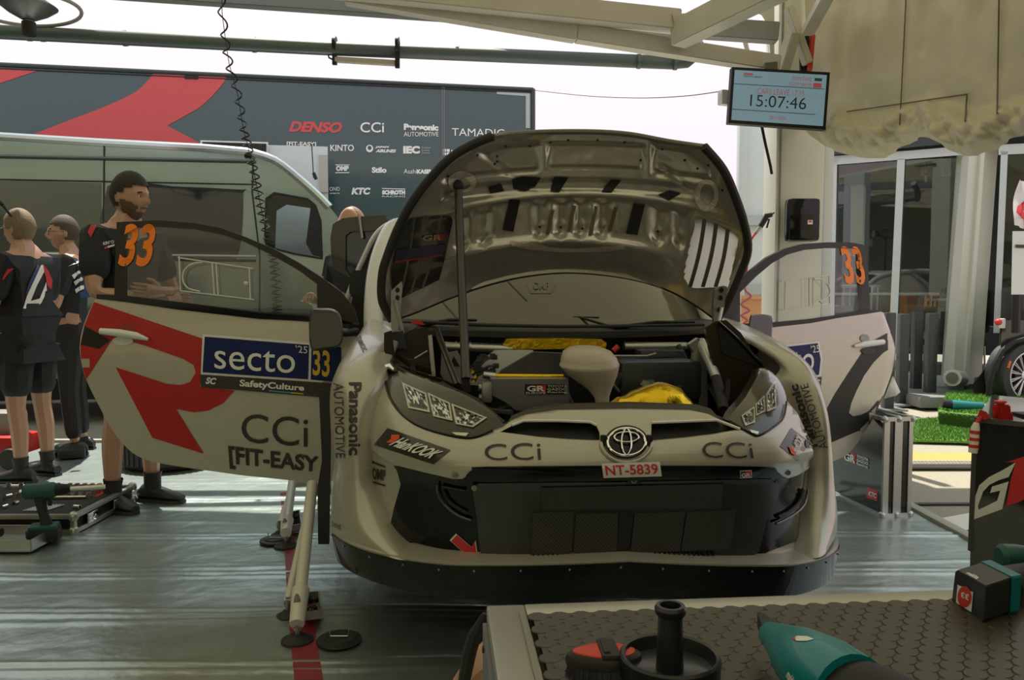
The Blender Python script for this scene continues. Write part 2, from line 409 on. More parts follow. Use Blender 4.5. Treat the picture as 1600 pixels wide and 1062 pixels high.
beampx('roof_brace', (540, -8), 5.1, (900, 52), 5.3, .10, .11, CREAMB); beampx('roof_brace', (900, 52), 5.3, (1215, 101), 5.5, .10, .105, CREAMB)
beampx('roof_rafter', (1058, 55), 5.3, (1230, -30), 4.6, .13, .16, CREAMB)
t = MB(); t.prism([(1050, 22), (1080, 20), (1092, 48), (1082, 64), (1062, 62)], lambda x, y: at(x, y, 5.22), lambda x, y: at(x, y, 5.4)); t.build('truss_joint', CREAMB, None, kind='structure')
t = MB(); t.prism([(1196, 98), (1215, 96), (1215, 110), (1196, 108)], lambda x, y: at(x, y, 5.4), lambda x, y: at(x, y, 5.6)); t.build('beam_shoe', mat('shoe dark', (.1, .1, .08), .5), None, kind='structure')
# ventilation pipe
PIPE = mat('grey green pipe', (.09, .125, .13), .45, 0, .2)
pp = [at(-60, 44, 5.5), at(0, 50, 5.5), at(500, 75, 5.6), at(1050, 98, 5.8), at(1072, 96, 5.85), at(1084, 86, 5.95), at(1090, 70, 6.1)]
pipe = finish('duct_pipe', *(lambda m_: (m_.v, m_.f))(MB().tube(pp, .047, 16)), PIPE, None, label='long grey pipe running across under the tent eave', cat='pipe')
for x, y in ((45, 52), (66, 53), (195, 60), (397, 70), (715, 82), (998, 96), (1055, 98)):
    t = MB(); c = at(x, y, 5.5 + x / 3800); t.tube([c + V((-.012, 0, 0)), c + V((.012, 0, 0))], .052, 16); t.build('pipe_clamp', PIPE, pipe)
# tube light hung from the pipe
tl = MB().tube([at(524, 93, 5.6), at(622, 99, 5.62)], .022, 14).build('tube_light', mat('frosted tube', (.45, .42, .34), .35), None, label='short tube light hanging below the grey pipe', cat='light')
for x, y0, y1 in ((523, 66, 101), (621, 66, 106)):
    t = MB(); t.beam(at(x, y0, 5.6), at(x, y1, 5.6), .03, .03, (0, 1, 0)); t.tube([at(x, y0 + 4, 5.6) + V((-.01, 0, 0)), at(x, y0 + 4, 5.6) + V((.012, 0, 0))], .056, 14); t.build('end_bracket', BLACKM, tl)
t = MB(); t.tube([at(x, y, 5.6) for x, y in ((512, 82), (514, 90), (522, 94))], .006, 6); t.build('light_cable', BLACKM, tl)
# round hanging lamp, top left
lp = empty('hanging_lamp', at(45, 40, 5.2), 0, 'round hanging lamp with wire ring above the pipe at top left', 'lamp')
t = MB(); t.lathe([(0, .14), (.05, .14), (.17, .06), (.12, .02), (.03, -.03), (.03, -.05), (0, -.05)], Matrix.Translation((0, 0, .06)), 24); t.build('lamp_body', mat('grey lamp', (.12, .12, .12), .4, .3), lp)
t = MB(); t.tube([(.30 * math.cos(a), .30 * math.sin(a), .10 + .03 * math.cos(a)) for a in [2 * PI * i / 40 for i in range(41)]], .012, 8); t.build('lamp_ring', mat('grey ring', (.28, .28, .26), .4), lp)
t = MB(); t.tube([(0, 0, .02), (0, 0, -.06)], .042, 14); t.build('lamp_socket', BLACKM, lp)
# coiled air hose
HOSE = mat('black hose', (.012, .013, .016), .35)
cen_ = [(347, -10), (347, 20), (352, 60), (358, 100), (372, 150), (380, 200), (388, 232), (397, 270), (405, 310), (413, 350), (425, 395), (430, 430), (432, 470), (433, 492)]
cc = smoothpoly(cen_, 12, False); pts = []; nturn = 30
for i in range(len(cc) * 6):
    u = i / (len(cc) * 6 - 1); k = u * (len(cc) - 1); a = int(min(k, len(cc) - 2)); f_ = k - a
    x, y = cc[a][0] * (1 - f_) + cc[a + 1][0] * f_, cc[a][1] * (1 - f_) + cc[a + 1][1] * f_
    ph = 2 * PI * 34 * (u ** 1.6); R_ = .018 + .006 * u; p = at(x, y, 4.1); pts.append(p + V((R_ * math.cos(ph), R_ * math.sin(ph), 0)))
t = MB(); t.tube(pts, .0042, 6)
hz = t.build('coiled_air_hose', HOSE, None, label='black coiled air hose hanging from the tent roof by the van', cat='hose')
t = MB(); t.tube([at(x, y, 4.1) for x, y in cen_], .002, 5); t.build('hose_wire', HOSE, hz)
t = MB(); t.sphere(at(388, 243, 4.1), .022, 12, 8, (1, 1, .8)); t.build('hose_knot', HOSE, hz)
# ------------------------------------------------------------------ trailer behind with its print
TRY = math.radians(8.3); TP, TN = V((-7.7, 9.67, 0)), V((math.sin(TRY), -math.cos(TRY), 0))
tmap = lambda off=0.0: (lambda x, y: onpl(x, y, TP + TN * off, TN))
TRM = mat('charcoal trailer skin', (.032, .072, .080), .22, 0, .35)
tr = sheet('team_trailer', TRM, None, [(-400, 79), (0, 99), (833, 137), (833, 420), (-400, 450)], tmap(), lambda x, y: tmap()(x, y) - TN * 2.5, step=None, smooth=False,
           label='dark charcoal trailer with red ribbon print and sponsor names behind the van', cat='trailer')
t = MB(); t.prism([(-400, 420), (833, 410), (833, 500), (-400, 560)], lambda x, y: tmap(-.3)(x, y), lambda x, y: tmap(-2.2)(x, y)); t.build('trailer_skirt', BLACKM, tr)
TB = bvh([tr]); REDTR = mat('trailer red', (.56, .045, .05), .25, 0, .3)
decal_poly('ribbon_print', REDTR, tr, TB, [(-300, 85), (78, 102.5), (60, 110), (0, 130), (-80, 160), (-300, 240)], off=.004, step=80)
decal_poly('ribbon_print', REDTR, tr, TB, smoothpoly([(242, 109.5), (238, 117), (229, 128), (214, 142), (190, 155), (150, 172), (100, 191), (48, 211)], 4, False) + [(-60, 260), (395, 268), (312, 223), (262, 196.5)] + smoothpoly([(262, 196), (287, 182), (314, 166), (337, 144), (350, 128), (356, 114.5)], 4, False), off=.004, step=80)
t = MB(); t.tube([tmap(.0)(x, y) for x, y in ((-400, 82), (833, 140))], .03, 8); t.tube([tmap(0)(x, y) for x, y in ((833, 139), (833, 420))], .03, 8); t.build('trailer_edge', mat('charcoal edge', (.03, .04, .042), .4), tr)
t = MB(); t.beam(tmap(.005)(-400, 89), tmap(.005)(833, 145), .02, .012); t.build('trailer_gutter', BLACKM, tr)
t = MB(); t.box(tmap(.01)(299, 121), (.16, .02, .04), rot=TRY); t.build('trailer_vent', BLACKM, tr)
for x in (691, 694): t = MB(); t.tube([tmap(.006)(x, 135), tmap(.006)(x, 420)], .008, 6); t.build('panel_joint', mat('joint grey', (.16, .18, .18), .3, .4), tr)
LG = mat('light grey print', (.42, .45, .45), .4)
decal_poly('corner_print', LG, tr, TB, [(776, 141.5), (828, 144), (828, 200), (821.5, 200), (821.5, 150), (776, 147)], off=.004, step=200)
def tt(s, x0, y0, x1, y1, m=WHITET, bold=.015, shear=0, sk=0): decal_text('sponsor_lettering', s, m, tr, TB, [(x0, y0), (x1, y0 + sk), (x1, y1 + sk), (x0, y1)], bold=bold, shear=shear, off=.005)
tt('DENSO', 451, 189, 535, 206, REDTR, .05, .3, 2); tt('CCi', 563, 191, 600, 207, bold=.01); tt('Panasonic', 631, 193, 685, 203, bold=.06, sk=1.5); tt('AUTOMOTIVE', 631, 206, 685, 213, bold=.0)
tt('TAMADIC', 706, 200, 788, 212, bold=.0, sk=2); tt('[FIT-EASY]', 448, 221, 494, 229, bold=.03, sk=1); tt('KINTO', 516, 226, 553, 236, bold=.02); tt('JAPAN', 586, 228, 608, 232, bold=.05, shear=.3); tt('AIRLINES', 587, 233, 619, 238, bold=.05, shear=.3, sk=.5)
decal_poly('airline_emblem', WHITET, tr, TB, ellipse(577.5, 232, 5.6, 5.8), holes=(ellipse(577.5, 231, 3.2, 3.3)[::-1],), off=.005)
tt('IEC', 630, 228, 656, 240, bold=.06); tt('Evolution', 659, 229, 673, 232, LG, 0); tt('Evolve', 659, 233, 671, 236, LG, 0); tt('Dreams', 659, 237, 672, 240, LG, 0)
decal_poly('window_emblem', WHITET, tr, TB, [(692.5, 232.5), (697, 232.7), (697, 237), (692.5, 236.8)], off=.005); decal_poly('window_emblem', WHITET, tr, TB, [(698, 232.7), (702.5, 233), (702.5, 237.3), (698, 237)], off=.005)
decal_poly('window_emblem', WHITET, tr, TB, [(692.5, 238), (697, 238.2), (697, 242.4), (692.5, 242.2)], off=.005); decal_poly('window_emblem', WHITET, tr, TB, [(698, 238.2), (702.5, 238.4), (702.5, 242.8), (698, 242.5)], off=.005)
tt('Microsoft', 705, 234, 748, 242, bold=.02)
tt('OMP', 525, 259, 545, 267, bold=.06)
for y in (257, 269): decal_poly('sponsor_bar', WHITET, tr, TB, [(524, y), (546, y), (546, y + 1.3), (524, y + 1.3)], off=.005)
tt('Stilo', 581, 261, 604, 270, bold=.05); tt('Asahi', 631, 264, 651, 271, bold=-.005); tt('KASEI', 651.5, 264.5, 673, 271.5, bold=.06)
tt('OND', 515, 292, 531, 298, bold=.0); tt('PARTS', 516, 301, 531, 303, bold=.02); tt('KTC', 549, 293, 579, 304, bold=.06, shear=.2); tt('SCHROTH', 597, 297, 633, 304, bold=.08); tt('RACING', 597, 305.5, 633, 308, bold=0)
decal_poly('sponsor_bar', WHITET, tr, TB, [(597, 293.7), (633, 294.7), (633, 296), (597, 295)], off=.005)
# ------------------------------------------------------------------ van
VY = math.radians(9.5); VP, VN = V((-4.67, 7.3, 0)), V((math.sin(VY), -math.cos(VY), 0))
vmap = lambda off=0.0: (lambda x, y: onpl(x, y, VP + VN * off, VN))
VANP = mat('grey metallic van paint', (.24, .30, .27), .20, .6, .8, .05, 3)
rail = [(-500, 186), (0, 212), (163, 222), (320, 230), (390, 236)] + smoothpoly([(390, 236), (430, 249), (468, 278), (505, 312), (530, 342), (552, 372)], 3, False) + [(600, 400), (640, 430), (660, 470), (660, 560), (560, 580), (250, 590), (0, 592), (-500, 600)]
wv = [(430, 303), (480, 312), (492, 322), (500, 345), (502, 402), (460, 395), (418, 384), (415, 372), (417, 312)]
van = empty('van', (0, 0, 0), 0, 'grey metallic high-roof van parked side-on behind the three mechanics', 'van')
def vbow(off=0.0):                     # body side leans in towards the roof
    def f(x, y):
        p = vmap(off)(x, y); k = max(0, (p.z - 1.5) / 1.1); return vmap(off - .10 * k * k)(x, y)
    return f
side = sheet('side_panel', VANP, van, rail, vbow(0), lambda x, y: vbow(-.04)(x, y), holes=(wv,), step=40, sharp=40)
backx = lambda p: p - VN * 1.7
top = [p for p in rail[:12]]
t = MB(); rr_ = [vbow(-.02)(x, y) for x, y in rail[:-5]]
t.add(rr_ + [backx(p) for p in rr_], [(i, i + 1, i + 1 + len(rr_), i + len(rr_)) for i in range(len(rr_) - 1)]); t.build('roof_skin', VANP, van)
t = MB(); t.tube([vbow(-.02)(x, y + 2) for x, y in rail[:16]], .045, 10); t.build('roof_highlight', mat('bright roof highlight', (.55, .57, .58), .18, .8), van)  # bright tube stands in for the highlight along the roof line
sheet('side_panel', VANP, van, rail, lambda x, y: backx(vbow(0)(x, y)), None, holes=([(456 + (p[0] - 456) * 1.5, 350 + (p[1] - 350) * 1.3) for p in wv], ), step=60)
t = MB(); t.add([vmap(-.1)(340, 300), vmap(-.1)(340, 590), backx(vmap(-.1)(340, 590)), backx(vmap(-.1)(340, 300))], [(0, 1, 2, 3)]); t.build('bulkhead', mat('pale grey trim', (.4, .42, .42), .7), van)
VGL = mat('dark van glass', (.02, .02, .018), .07, 0, .8)
sheet('side_window', VGL, van, smoothpoly([(168, 290), (270, 291), (376, 296), (380, 300), (379, 350), (374, 392), (368, 404), (358, 408), (260, 404), (168, 398)], 2), vbow(.008), vbow(-.01), step=40)
sheet('side_window', mat('rear panel glass', (.09, .095, .08), .12, .3, .6), van, [(-500, 270), (0, 281), (158, 286), (158, 392), (0, 392), (-500, 392)], vbow(.008), vbow(-.01), step=60)
wfo = [(x + (x - 458) * .06, y + (y - 350) * .07) for x, y in wv]
sheet('window_seal', BLACKM, van, wfo, vbow(.01), vbow(-.03), holes=(wv,), step=40)
sheet('door_window', glassmat('pale van glass', (.8, .85, .86)), van, wv, vbow(0), step=60)
sheet('quarter_trim', BLACKM, van, [(486, 318), (492, 322), (500, 345), (502, 402), (488, 398), (478, 380)], vbow(.012), vbow(-.01), step=40)
for a in (((163, 222), (160, 560)), ((396, 236), (394, 300)), ((394, 300), (406, 400)), ((406, 400), (405, 580)), ((163, 224), (396, 237))):
    t = MB(); t.tube([vbow(.004)(a[0][0] * (1 - k / 6) + a[1][0] * k / 6, a[0][1] * (1 - k / 6) + a[1][1] * k / 6) for k in range(7)], .008, 6); t.build('panel_gap', BLACKM, van)
for y0, m_, r in ((244, mat('van crease', (.10, .105, .10), .3, .5), .018), (280, BLACKM, .006), (395, ALU, .012), (402, BLACKM, .012)):
    t = MB(); t.tube([vbow(.006)(x, y0 + (x / 600) * (12 if y0 < 300 else 8)) for x in range(-500, 410, 60)], r, 8); t.build('body_line', m_, van)
sheet('lower_trim', mat('grey plastic trim', (.07, .075, .075), .5), van, [(-500, 470), (160, 480), (400, 490), (640, 500), (640, 516), (400, 512), (160, 505), (-500, 500)], vbow(.03), vbow(0), step=60)
t = MB(); t.box(vmap(.02)(84, 516), (.05, .03, .025), rot=VY); t.build('marker_lamp', mat('amber lamp', (.9, .3, .02), .3), van)
for wx in (-3.2,):
    c = V((-7.2, 6.9 + .0, 0)); 
for px_ in (-330, 560):
    c = vmap(-.12)(px_, 590); c.z = .35; M = Matrix.Translation(c) @ Matrix.Rotation(VY, 4, 'Z') @ Matrix.Rotation(PI / 2, 4, 'X')
    t = MB(); t.lathe([(0, .10), (.17, .10), (.2, .12), (.33, .12), (.35, .09), (.35, -.09), (.33, -.12), (0, -.12)], M, 28); t.build('wheel', BLACKR, van)
t = MB(); t.box(VP - VN * .95 + V((0, 0, .33)) + V((1.2, .2, 0)), (6.5, 1.6, .25), rot=VY); t.build('underbody', BLACKM, van)
# black framed panel
t = MB(); mo = [(516, 372), (520, 350), (535, 341), (560, 338), (602, 336), (606, 345), (600, 385), (588, 440), (560, 442), (522, 420), (518, 405)]
mi_ = [(540, 368), (548, 362), (592, 360), (588, 430), (548, 432), (540, 420)]
mr = sheet('mirror_panel', mat('van mirror black', (.04, .037, .033), .3, 0, .4), None, mo, lambda x, y: at(x, y, 4.55), lambda x, y: at(x, y, 4.60), holes=(mi_,), label='black framed mirror panel in front of the bald man, left of the car pillar', cat='mirror')
sheet('mirror_glass', mat('mirror glass', (.05, .06, .08), .08, .6), mr, mi_, lambda x, y: at(x, y, 4.57), lambda x, y: at(x, y, 4.58))
t.tube([at(561, 338, 4.54), at(566, 372, 4.54)], .010, 8); t.build('mirror_strap', ALU, mr)
t = MB(); t.tube([vmap(-.6)(487, 190 + 35), vmap(-.6)(490, 278)], .006, 6); t.tube([vmap(-.6)(490, 270), vmap(-.6)(494, 280)], .02, 6); t.build('aerial', BLACKM, van)
# white cabinet behind the van
wc = MB(); wc.prism([(404, 226), (512, 229), (514, 420), (404, 420)], lambda x, y: at(x, y, 9.78), lambda x, y: at(x, y, 9.98)); wcb = wc.build('service_cabinet', mat('pale cabinet', (.60, .64, .64), .5), None, label='pale grey cabinet between the van roof and the dark trailer', cat='cabinet')
t = MB(); t.prism([(498, 242), (512, 242), (513, 300), (499, 300)], lambda x, y: at(x, y, 9.74), lambda x, y: at(x, y, 9.78)); t.build('cabinet_flap', mat('beige flap', (.42, .40, .36), .5), wcb)
t = MB(); pts = [(313, 219), (419, 222), (419, 240), (313, 238)]; t.prism(pts, lambda x, y: at(x, y, 9.70), lambda x, y: at(x, y, 9.77))
sg = t.build('framed_sign', WHITEP, None, label='black sign with a white frame showing just above the van roof', cat='sign')
t = MB(); t.prism([(316, 221.5), (416, 224.5), (416, 240), (316, 238)], lambda x, y: at(x, y, 9.68), lambda x, y: at(x, y, 9.71)); t.build('sign_face', BLACKM, sg)
# ------------------------------------------------------------------ right-hand side: posts, curtain, glazed building
COLW = mat('cream column', (.62, .62, .52), .5, 0, 0, .08, 3)
FRAMEP = mat('pale frame', (.52, .56, .56), .4, 0, .1)
def vbox(name, px0, px1, Y, z0, z1, d, m, **kw):
    a = at(px0, 460, Y).x; b_ = at(px1, 460, Y).x; t = MB(); t.box(((a + b_) / 2, Y + d / 2, (z0 + z1) / 2), (b_ - a, d, z1 - z0), bevel=min(.01, (b_ - a) / 5)); return t.build(name, m, kw.pop('par', None), **kw)
vbox('tent_column', 1209, 1283, 6.0, 0, 3.4, .30, COLW, kind='structure')
vbox('column_groove', 1214, 1217, 5.99, 0, 3.4, .02, mat('groove', (.2, .19, .17), .6), kind='structure')
vbox('trim_6', 1284, 1299, 6.2, 0, 3.2, .08, FRAMEP, kind='structure')
wr = vbox('wall_right', 1152, 1214, 8.2, 0, 2.95, .12, mat('pale blue white panel', (.60, .66, .67), .5), kind='structure')
for x0, x1 in ((1152, 1164),): vbox('wall_frame', x0, x1, 8.1, 0, 2.98, .1, FRAMEP, par=wr)
for z in (1.95, 1.25): t = MB(); a = at(1164, 460, 8.15).x; b_ = at(1214, 460, 8.15).x; t.box(((a + b_) / 2, 8.16, z), (b_ - a, .06, .10)); t.build('wall_rail', mat('rail grey', (.42, .46, .47), .5), wr)
t = MB(); t.prism([(1164, 12), (1210, 10), (1210, 100), (1204, 90), (1200, 40), (1190, 24)], lambda x, y: at(x, y, 5.85), lambda x, y: at(x, y, 5.9)); t.build('gusset', CREAMB, None, kind='structure')
beampx('strut', (1158, 40), 6.2, (1172, 96), 6.3, .03, .03, CREAMB); beampx('tie_bar', (1130, 36), 6.3, (1212, 40), 6.3, .03, .03, mat('dark bar', (.08, .08, .08), .5))
beampx('knee_brace', (1240, 50), 5.6, (1222, 110), 5.7, .08, .08, CREAMB); beampx('knee_brace', (1232, 12), 5.7, (1262, 100), 5.7, .09, .05, CREAMB); beampx('roof_brace', (1300, -20), 5.0, (1262, 50), 5.6, .08, .06, CREAMB)
for i in range(4): t = MB(); t.tube([at(1250 + i * 4, 50, 5.75), at(1252 + i * 4, 112, 5.75)], .012, 6); t.build('power_cable', BLACKM, None, label='black cables bundled down the cream column above the clock screen', cat='cable', group='cables on the column')
t = MB(); t.tube([at(1270, 55, 5.7), at(1265, 110, 5.7)], .018, 6); t.build('power_cable', REDM, None, label='red cable down the column beside the black ones', cat='cable')
# rolled curtain: gathered tarpaulin
CUR = fabric_translucent('khaki tarpaulin curtain', (.50, .46, .31), .12)
def curt(s, t):                         # s along, t down
    Yc = 6.0 + (3.1 - 6.0) * s; xp = 1262 + 400 * s
    top = -60; bot = [(0, 200), (.08, 228), (.2, 245), (.32, 248), (.44, 222), (.5, 218), (.6, 240), (.7, 246), (.82, 222), (.9, 208), (1, 198)]
    yb = interp(bot, s); y = top + (yb - top) * t
    p = at(xp, y, Yc); seam = [.13, .40, .72]
    d = .05 * math.sin(s * 21 + 1.5 * math.sin(t * 4)) * (1 - t) * .6 + .02 * math.sin(s * 60 + t * 6) * (1 - t)
    g_ = min(abs(s - q) for q in (.44, .86, .05)) * 6
    d += .16 * sst(.72, .9, t) * min(1, g_ + .3) * (1 - sst(.95, 1.02, t)) + .022 * noise.noise(V((s * 9, t * 5, 1))) + .006 * noise.noise(V((s * 30, t * 14, 3)))
    d += (.05 * abs(math.sin(t * 16 + abs(((s * 2.27 + .02) % 1) - .5) * 11)) + .03 * abs(math.sin(t * 30 - abs(((s * 2.27 + .02) % 1) - .5) * 26 + 1))) * sst(.74, .86, t)
    return p + V((-.8, -.6, 0)) * d
n1, n2 = 150, 90; vs = [curt(i / n1, j / n2) for j in range(n2 + 1) for i in range(n1 + 1)]
fs = [(j * (n1 + 1) + i, j * (n1 + 1) + i + 1, (j + 1) * (n1 + 1) + i + 1, (j + 1) * (n1 + 1) + i) for j in range(n2) for i in range(n1)]
cur = finish('side_curtain', vs, fs, CUR, None, label='khaki tarpaulin side curtain gathered up at the right of the tent', cat='curtain', sharp=80)
CB_ = BVHTree.FromPolygons(vs, fs)
for xa, ya, xb, yb in ((1417, -5, 1407, 196), (1562, -5, 1559, 178), (1324, 175, 1512, 148), (1512, 148, 1509, 190)):
    P4 = []
    for k in range(14):
        x, y = xa + (xb - xa) * k / 13, ya + (yb - ya) * k / 13; h = CB_.ray_cast(EYE, ray(x, y).normalized())
        if h[0]: P4.append(h[0] + V((-.01, -.012, 0)))
    if len(P4) > 2: t = MB(); t.tube(P4, .004, 5); t.build('curtain_seam', mat('seam brown', (.13, .11, .08), .6), cur)
# clock screen
sc = empty('clock_screen', at(1218, 153, 5.4), 0, 'hanging monitor on the cream column showing the time 15:07:46', 'monitor')
smap = lambda Y: (lambda x, y: winv(sc) @ at(x, y, Y + (x - 1218) * .0012))
so = [(1144, 104.5), (1297, 113), (1290, 202.5), (1138, 192)]
sheet('housing', BLACKM, sc, so, smap(5.4), lambda x, y: smap(5.4)(x, y) + V((0, .06, 0)))
q = quadmap(so); si = [q(.03, .05), q(.97, .05), q(.97, .94), q(.03, .94)]
scr = sheet('display', mat('lit display', (.10, .16, .2), .3, emit=(.30, .47, .55), es=.42), sc, si, smap(5.395), lambda x, y: smap(5.395)(x, y) + V((0, .004, 0)))
SB = bvh([scr]); q = quadmap(si)
DK = mat('display dark', (.02, .03, .04), .5); RDp = mat('display red', (.3, .06, .06), .5, emit=(.35, .06, .07), es=.5)
def stext(s, a, b_, c, d, m, bold=0.0): decal_text('screen_text', s, m, sc, SB, [q(a, b_), q(c, b_), q(c, d), q(a, d)], bold=bold, off=.002)
stext('15:07:46', .19, .47, .80, .70, DK, -.005); stext('CARS LEAVE 17:15', .26, .33, .77, .45, RDp, -.01); stext('ELFYN EVANS', .63, .06, .84, .14, RDp); stext('SCOTT MARTIN', .60, .18, .84, .25, RDp); stext('20.7.2025', .41, .87, .59, .93, RDp); stext('TOYOTA GAZOO', .10, .10, .30, .13, DK, .02)
for y in (.27, .78): decal_poly('screen_line', DK, sc, SB, [q(0, y), q(1, y), q(1, y + .012), q(0, y + .012)], off=.002)
decal_poly('screen_flag', RDp, sc, SB, [q(.86, .17), q(.95, .17), q(.95, .26), q(.86, .26)], off=.002); decal_poly('screen_flag', mat('display green', (.05, .12, .09), .5), sc, SB, [q(.87, .07), q(.95, .07), q(.95, .13), q(.87, .13)], off=.002)
decal_poly('screen_mark', RDp, sc, SB, [q(.1, .05), q(.2, .05), q(.2, .085), q(.1, .085)], off=.002)
t = MB(); t.tube([(0, .06, .0), (.05, .45, .05)], .025, 8); t.build('screen_arm', BLACKM, sc)
# small white box and wire, black hose at column, dispenser, air gun
t = MB(); t.box(at(1133, 153, 5.5), (.085, .06, .10), rot=.3, bevel=.01); t.build('junction_box', WHITEP, None, label='small white box hung left of the clock screen', cat='box')
t = MB(); t.tube([V(q_) for q_ in smoothpoly([tuple(at(x, y, 6 + (1130 - x) * .012)) for x, y in ((834, 141), (920, 150), (1000, 153), (1070, 150), (1130, 142))], 6, False)], .004, 5); t.build('overhead_wire', BLACKM, None, label='thin sagging wire from the trailer to the small white box', cat='wire')
t = MB(); t.tube([at(x, y, 5.8) for x, y in ((1190, 196), (1196, 225), (1204, 260), (1206, 272))], .010, 6); t.build('cord', BLACKM, None, label='grey cord hanging behind the clock screen', cat='cord')
dsp = MB(); c = at(1253, 344, 5.85); dsp.box(c, (.225, .13, .31), bevel=.03); d_ = dsp.build('towel_dispenser', BLACKG, None, label='black gloss paper towel dispenser mounted on the cream column', cat='dispenser')
t = MB(); t.box(c + V((.035, -.067, -.02)), (.035, .004, .03)); t.build('dispenser_label', WHITEP, d_)
t = MB(); t.box(c + V((.035, -.069, -.015)), (.02, .004, .012)); t.build('label_mark', REDM, d_)
ag = empty('air_gun', at(1196, 345, 5.4), 0, 'black air blow gun on a red coiled hose right of the bonnet', 'air gun')
A = lambda x, y, Y=5.4: winv(ag) @ at(x, y, Y)
t = MB(); t.tube([A(1206, 335), A(1198, 337), A(1193, 345)], [.016, .02, .016], 8); t.tube([A(1197, 340), A(1188, 354)], .018, 8); t.tube([A(1202, 342), A(1198, 356)], .006, 6); t.tube([A(1206, 335), A(1210, 332)], .006, 6); t.build('gun_body', BLACKM, ag)
t = MB(); t.tube([A(1188, 354), A(1181, 364)], .012, 8); t.build('gun_coupling', ALUD, ag)
t = MB(); t.tube([V(q_) for q_ in smoothpoly([tuple(A(x, y)) for x, y in ((1181, 364), (1173, 376), (1169, 395), (1166, 430), (1164, 452), (1173, 463), (1158, 475), (1171, 485), (1158, 492), (1168, 500), (1160, 505))], 5, False)], .008, 7); t.build('air_hose', REDM, ag)
ORG = mat('orange plastic', (.62, .28, .03), .5)
for x0, x1, y0, y1, nm in ((1158, 1222, 463, 520, 'orange crate beyond the bonnet hinge, below the red hose'), (1274, 1292, 466, 520, 'small orange crate seen through the right door window')):
    t = MB(); t.prism([(x0, y0), (x1, y0 + 1), (x1, y1), (x0, y1)], lambda x, y: at(x, y, 6.9), lambda x, y: at(x, y, 7.2)); c_ = t.build('storage_crate', ORG, None, label=nm, cat='crate')
    t = MB(); t.beam(at(x0, y0 + 1, 6.88), at(x1, y0 + 2, 6.88), .04, .03); t.build('crate_rim', ORG, c_)
t = MB(); t.box(at(1220, 540, 7.05) * 1 + V((0, 0, -.35)), (1.2, .5, .9), bevel=.02); t.build('storage_rack', mat('grey rack', (.22, .22, .21), .6), None, label='grey rack carrying the orange crates behind the right door', cat='rack')
# glazed hospitality building
GA, GB = at(1296, 460, 9.9), at(1760, 460, 8.2); GA.z = GB.z = 0; gd = (GB - GA).normalized(); gn = V((gd.y, -gd.x, 0))
gm = lambda off=0.0: (lambda x, y: onpl(x, y, GA + gn * off, gn))
def gp(name, poly, m, d=.08, off=.04, **kw): return sheet(name, m, kw.pop('par', None), poly, gm(off), gm(off - d), smooth=False, **kw)
for nm, poly in (('trim_7', [(1296, 258), (1412, 249), (1530, 240), (1530, 226), (1412, 236), (1296, 244)]), ('trim_8', [(1298, 250), (1308, 250), (1302, 575), (1290, 575)]), ('trim_9', [(1402, 248), (1414, 248), (1398, 590), (1386, 588)]),
                 ('trim_10', [(1296, 566), (1500, 590), (1500, 612), (1296, 584)]), ('trim_11', [(1296, 576), (1505, 604), (1505, 622), (1296, 592)]), ('trim_12', [(1512, 246), (1524, 246), (1506, 606), (1494, 604)]),
                 ('trim_13', [(1564, 236), (1575, 236), (1562, 520), (1552, 520)]), ('trim_14', [(1560, 242), (1640, 238), (1640, 222), (1560, 226)])):
    gp(nm, poly, FRAMEP, kind='structure')
gp('window_1', [(1300, 255), (1530, 245), (1505, 600), (1296, 575)], GLASSC, .01, 0, kind='structure'); gp('window_2', [(1572, 240), (1700, 236), (1700, 600), (1558, 560)], GLASSC, .01, 0, kind='structure')
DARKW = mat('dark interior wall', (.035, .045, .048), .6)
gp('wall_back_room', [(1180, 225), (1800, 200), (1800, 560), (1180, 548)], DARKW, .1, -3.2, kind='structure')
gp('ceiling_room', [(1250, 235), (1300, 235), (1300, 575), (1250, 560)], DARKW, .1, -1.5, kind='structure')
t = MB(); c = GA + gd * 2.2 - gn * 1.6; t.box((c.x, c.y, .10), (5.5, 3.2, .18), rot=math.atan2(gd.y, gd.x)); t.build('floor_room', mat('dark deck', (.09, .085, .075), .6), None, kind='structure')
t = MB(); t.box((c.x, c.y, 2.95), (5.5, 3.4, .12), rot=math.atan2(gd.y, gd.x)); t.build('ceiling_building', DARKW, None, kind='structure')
for poly, m_, off, nm in (([(1330, 258), (1354, 258), (1350, 400), (1328, 400)], mat('pale curtain', (.35, .33, .28), .7), -2.9, 'pale narrow curtain hanging in the glazed room'),):
    gp('room_curtain', poly, m_, .05, off, label=nm, cat='curtain')
for i, x in enumerate((1448, 1480, 1508)):
    t = MB(); p = gm(-.8)(x, 268); t.box(p, (.10, .10, .11), rot=.1, bevel=.008); t.tube([p, V((p.x, p.y, 2.92))], .012, 6); nb = ('leftmost', 'middle', 'rightmost')[i]
    t.build('spotlight', mat('spot grey', (.05, .055, .055), .4), None, label=nb + ' of three square grey spotlights in the glazed room', cat='spotlight', group='spotlights in the glazed room')
TABT = mat('pale table top', (.45, .47, .44), .4); CHB = mat('grey brown chair', (.09, .085, .07), .7)
def table(x, y, w_, off, lb):
    p = gm(off)(x, y); r = empty('cafe_table', (p.x, p.y, .19), math.atan2(gd.y, gd.x), lb, 'table'); h = p.z - .19
    t = MB(); t.box((0, 0, h), (w_, .5, .035), bevel=.008); t.build('table_top', TABT, r)
    for sx in (-1, 1):
        for sy in (-1, 1): t = MB(); t.tube([(sx * w_ * .42, sy * .2, 0), (sx * w_ * .42, sy * .2, h)], .015, 6); t.build('leg', ALUD, r)
table(1385, 459, 1.2, -1.3, 'pale table behind the window frame in the glazed room'); table(1345, 447, .45, -2.3, 'small pale table further back in the glazed room'); table(1490, 468, .6, -1.9, 'pale table by the green plant in the glazed room')
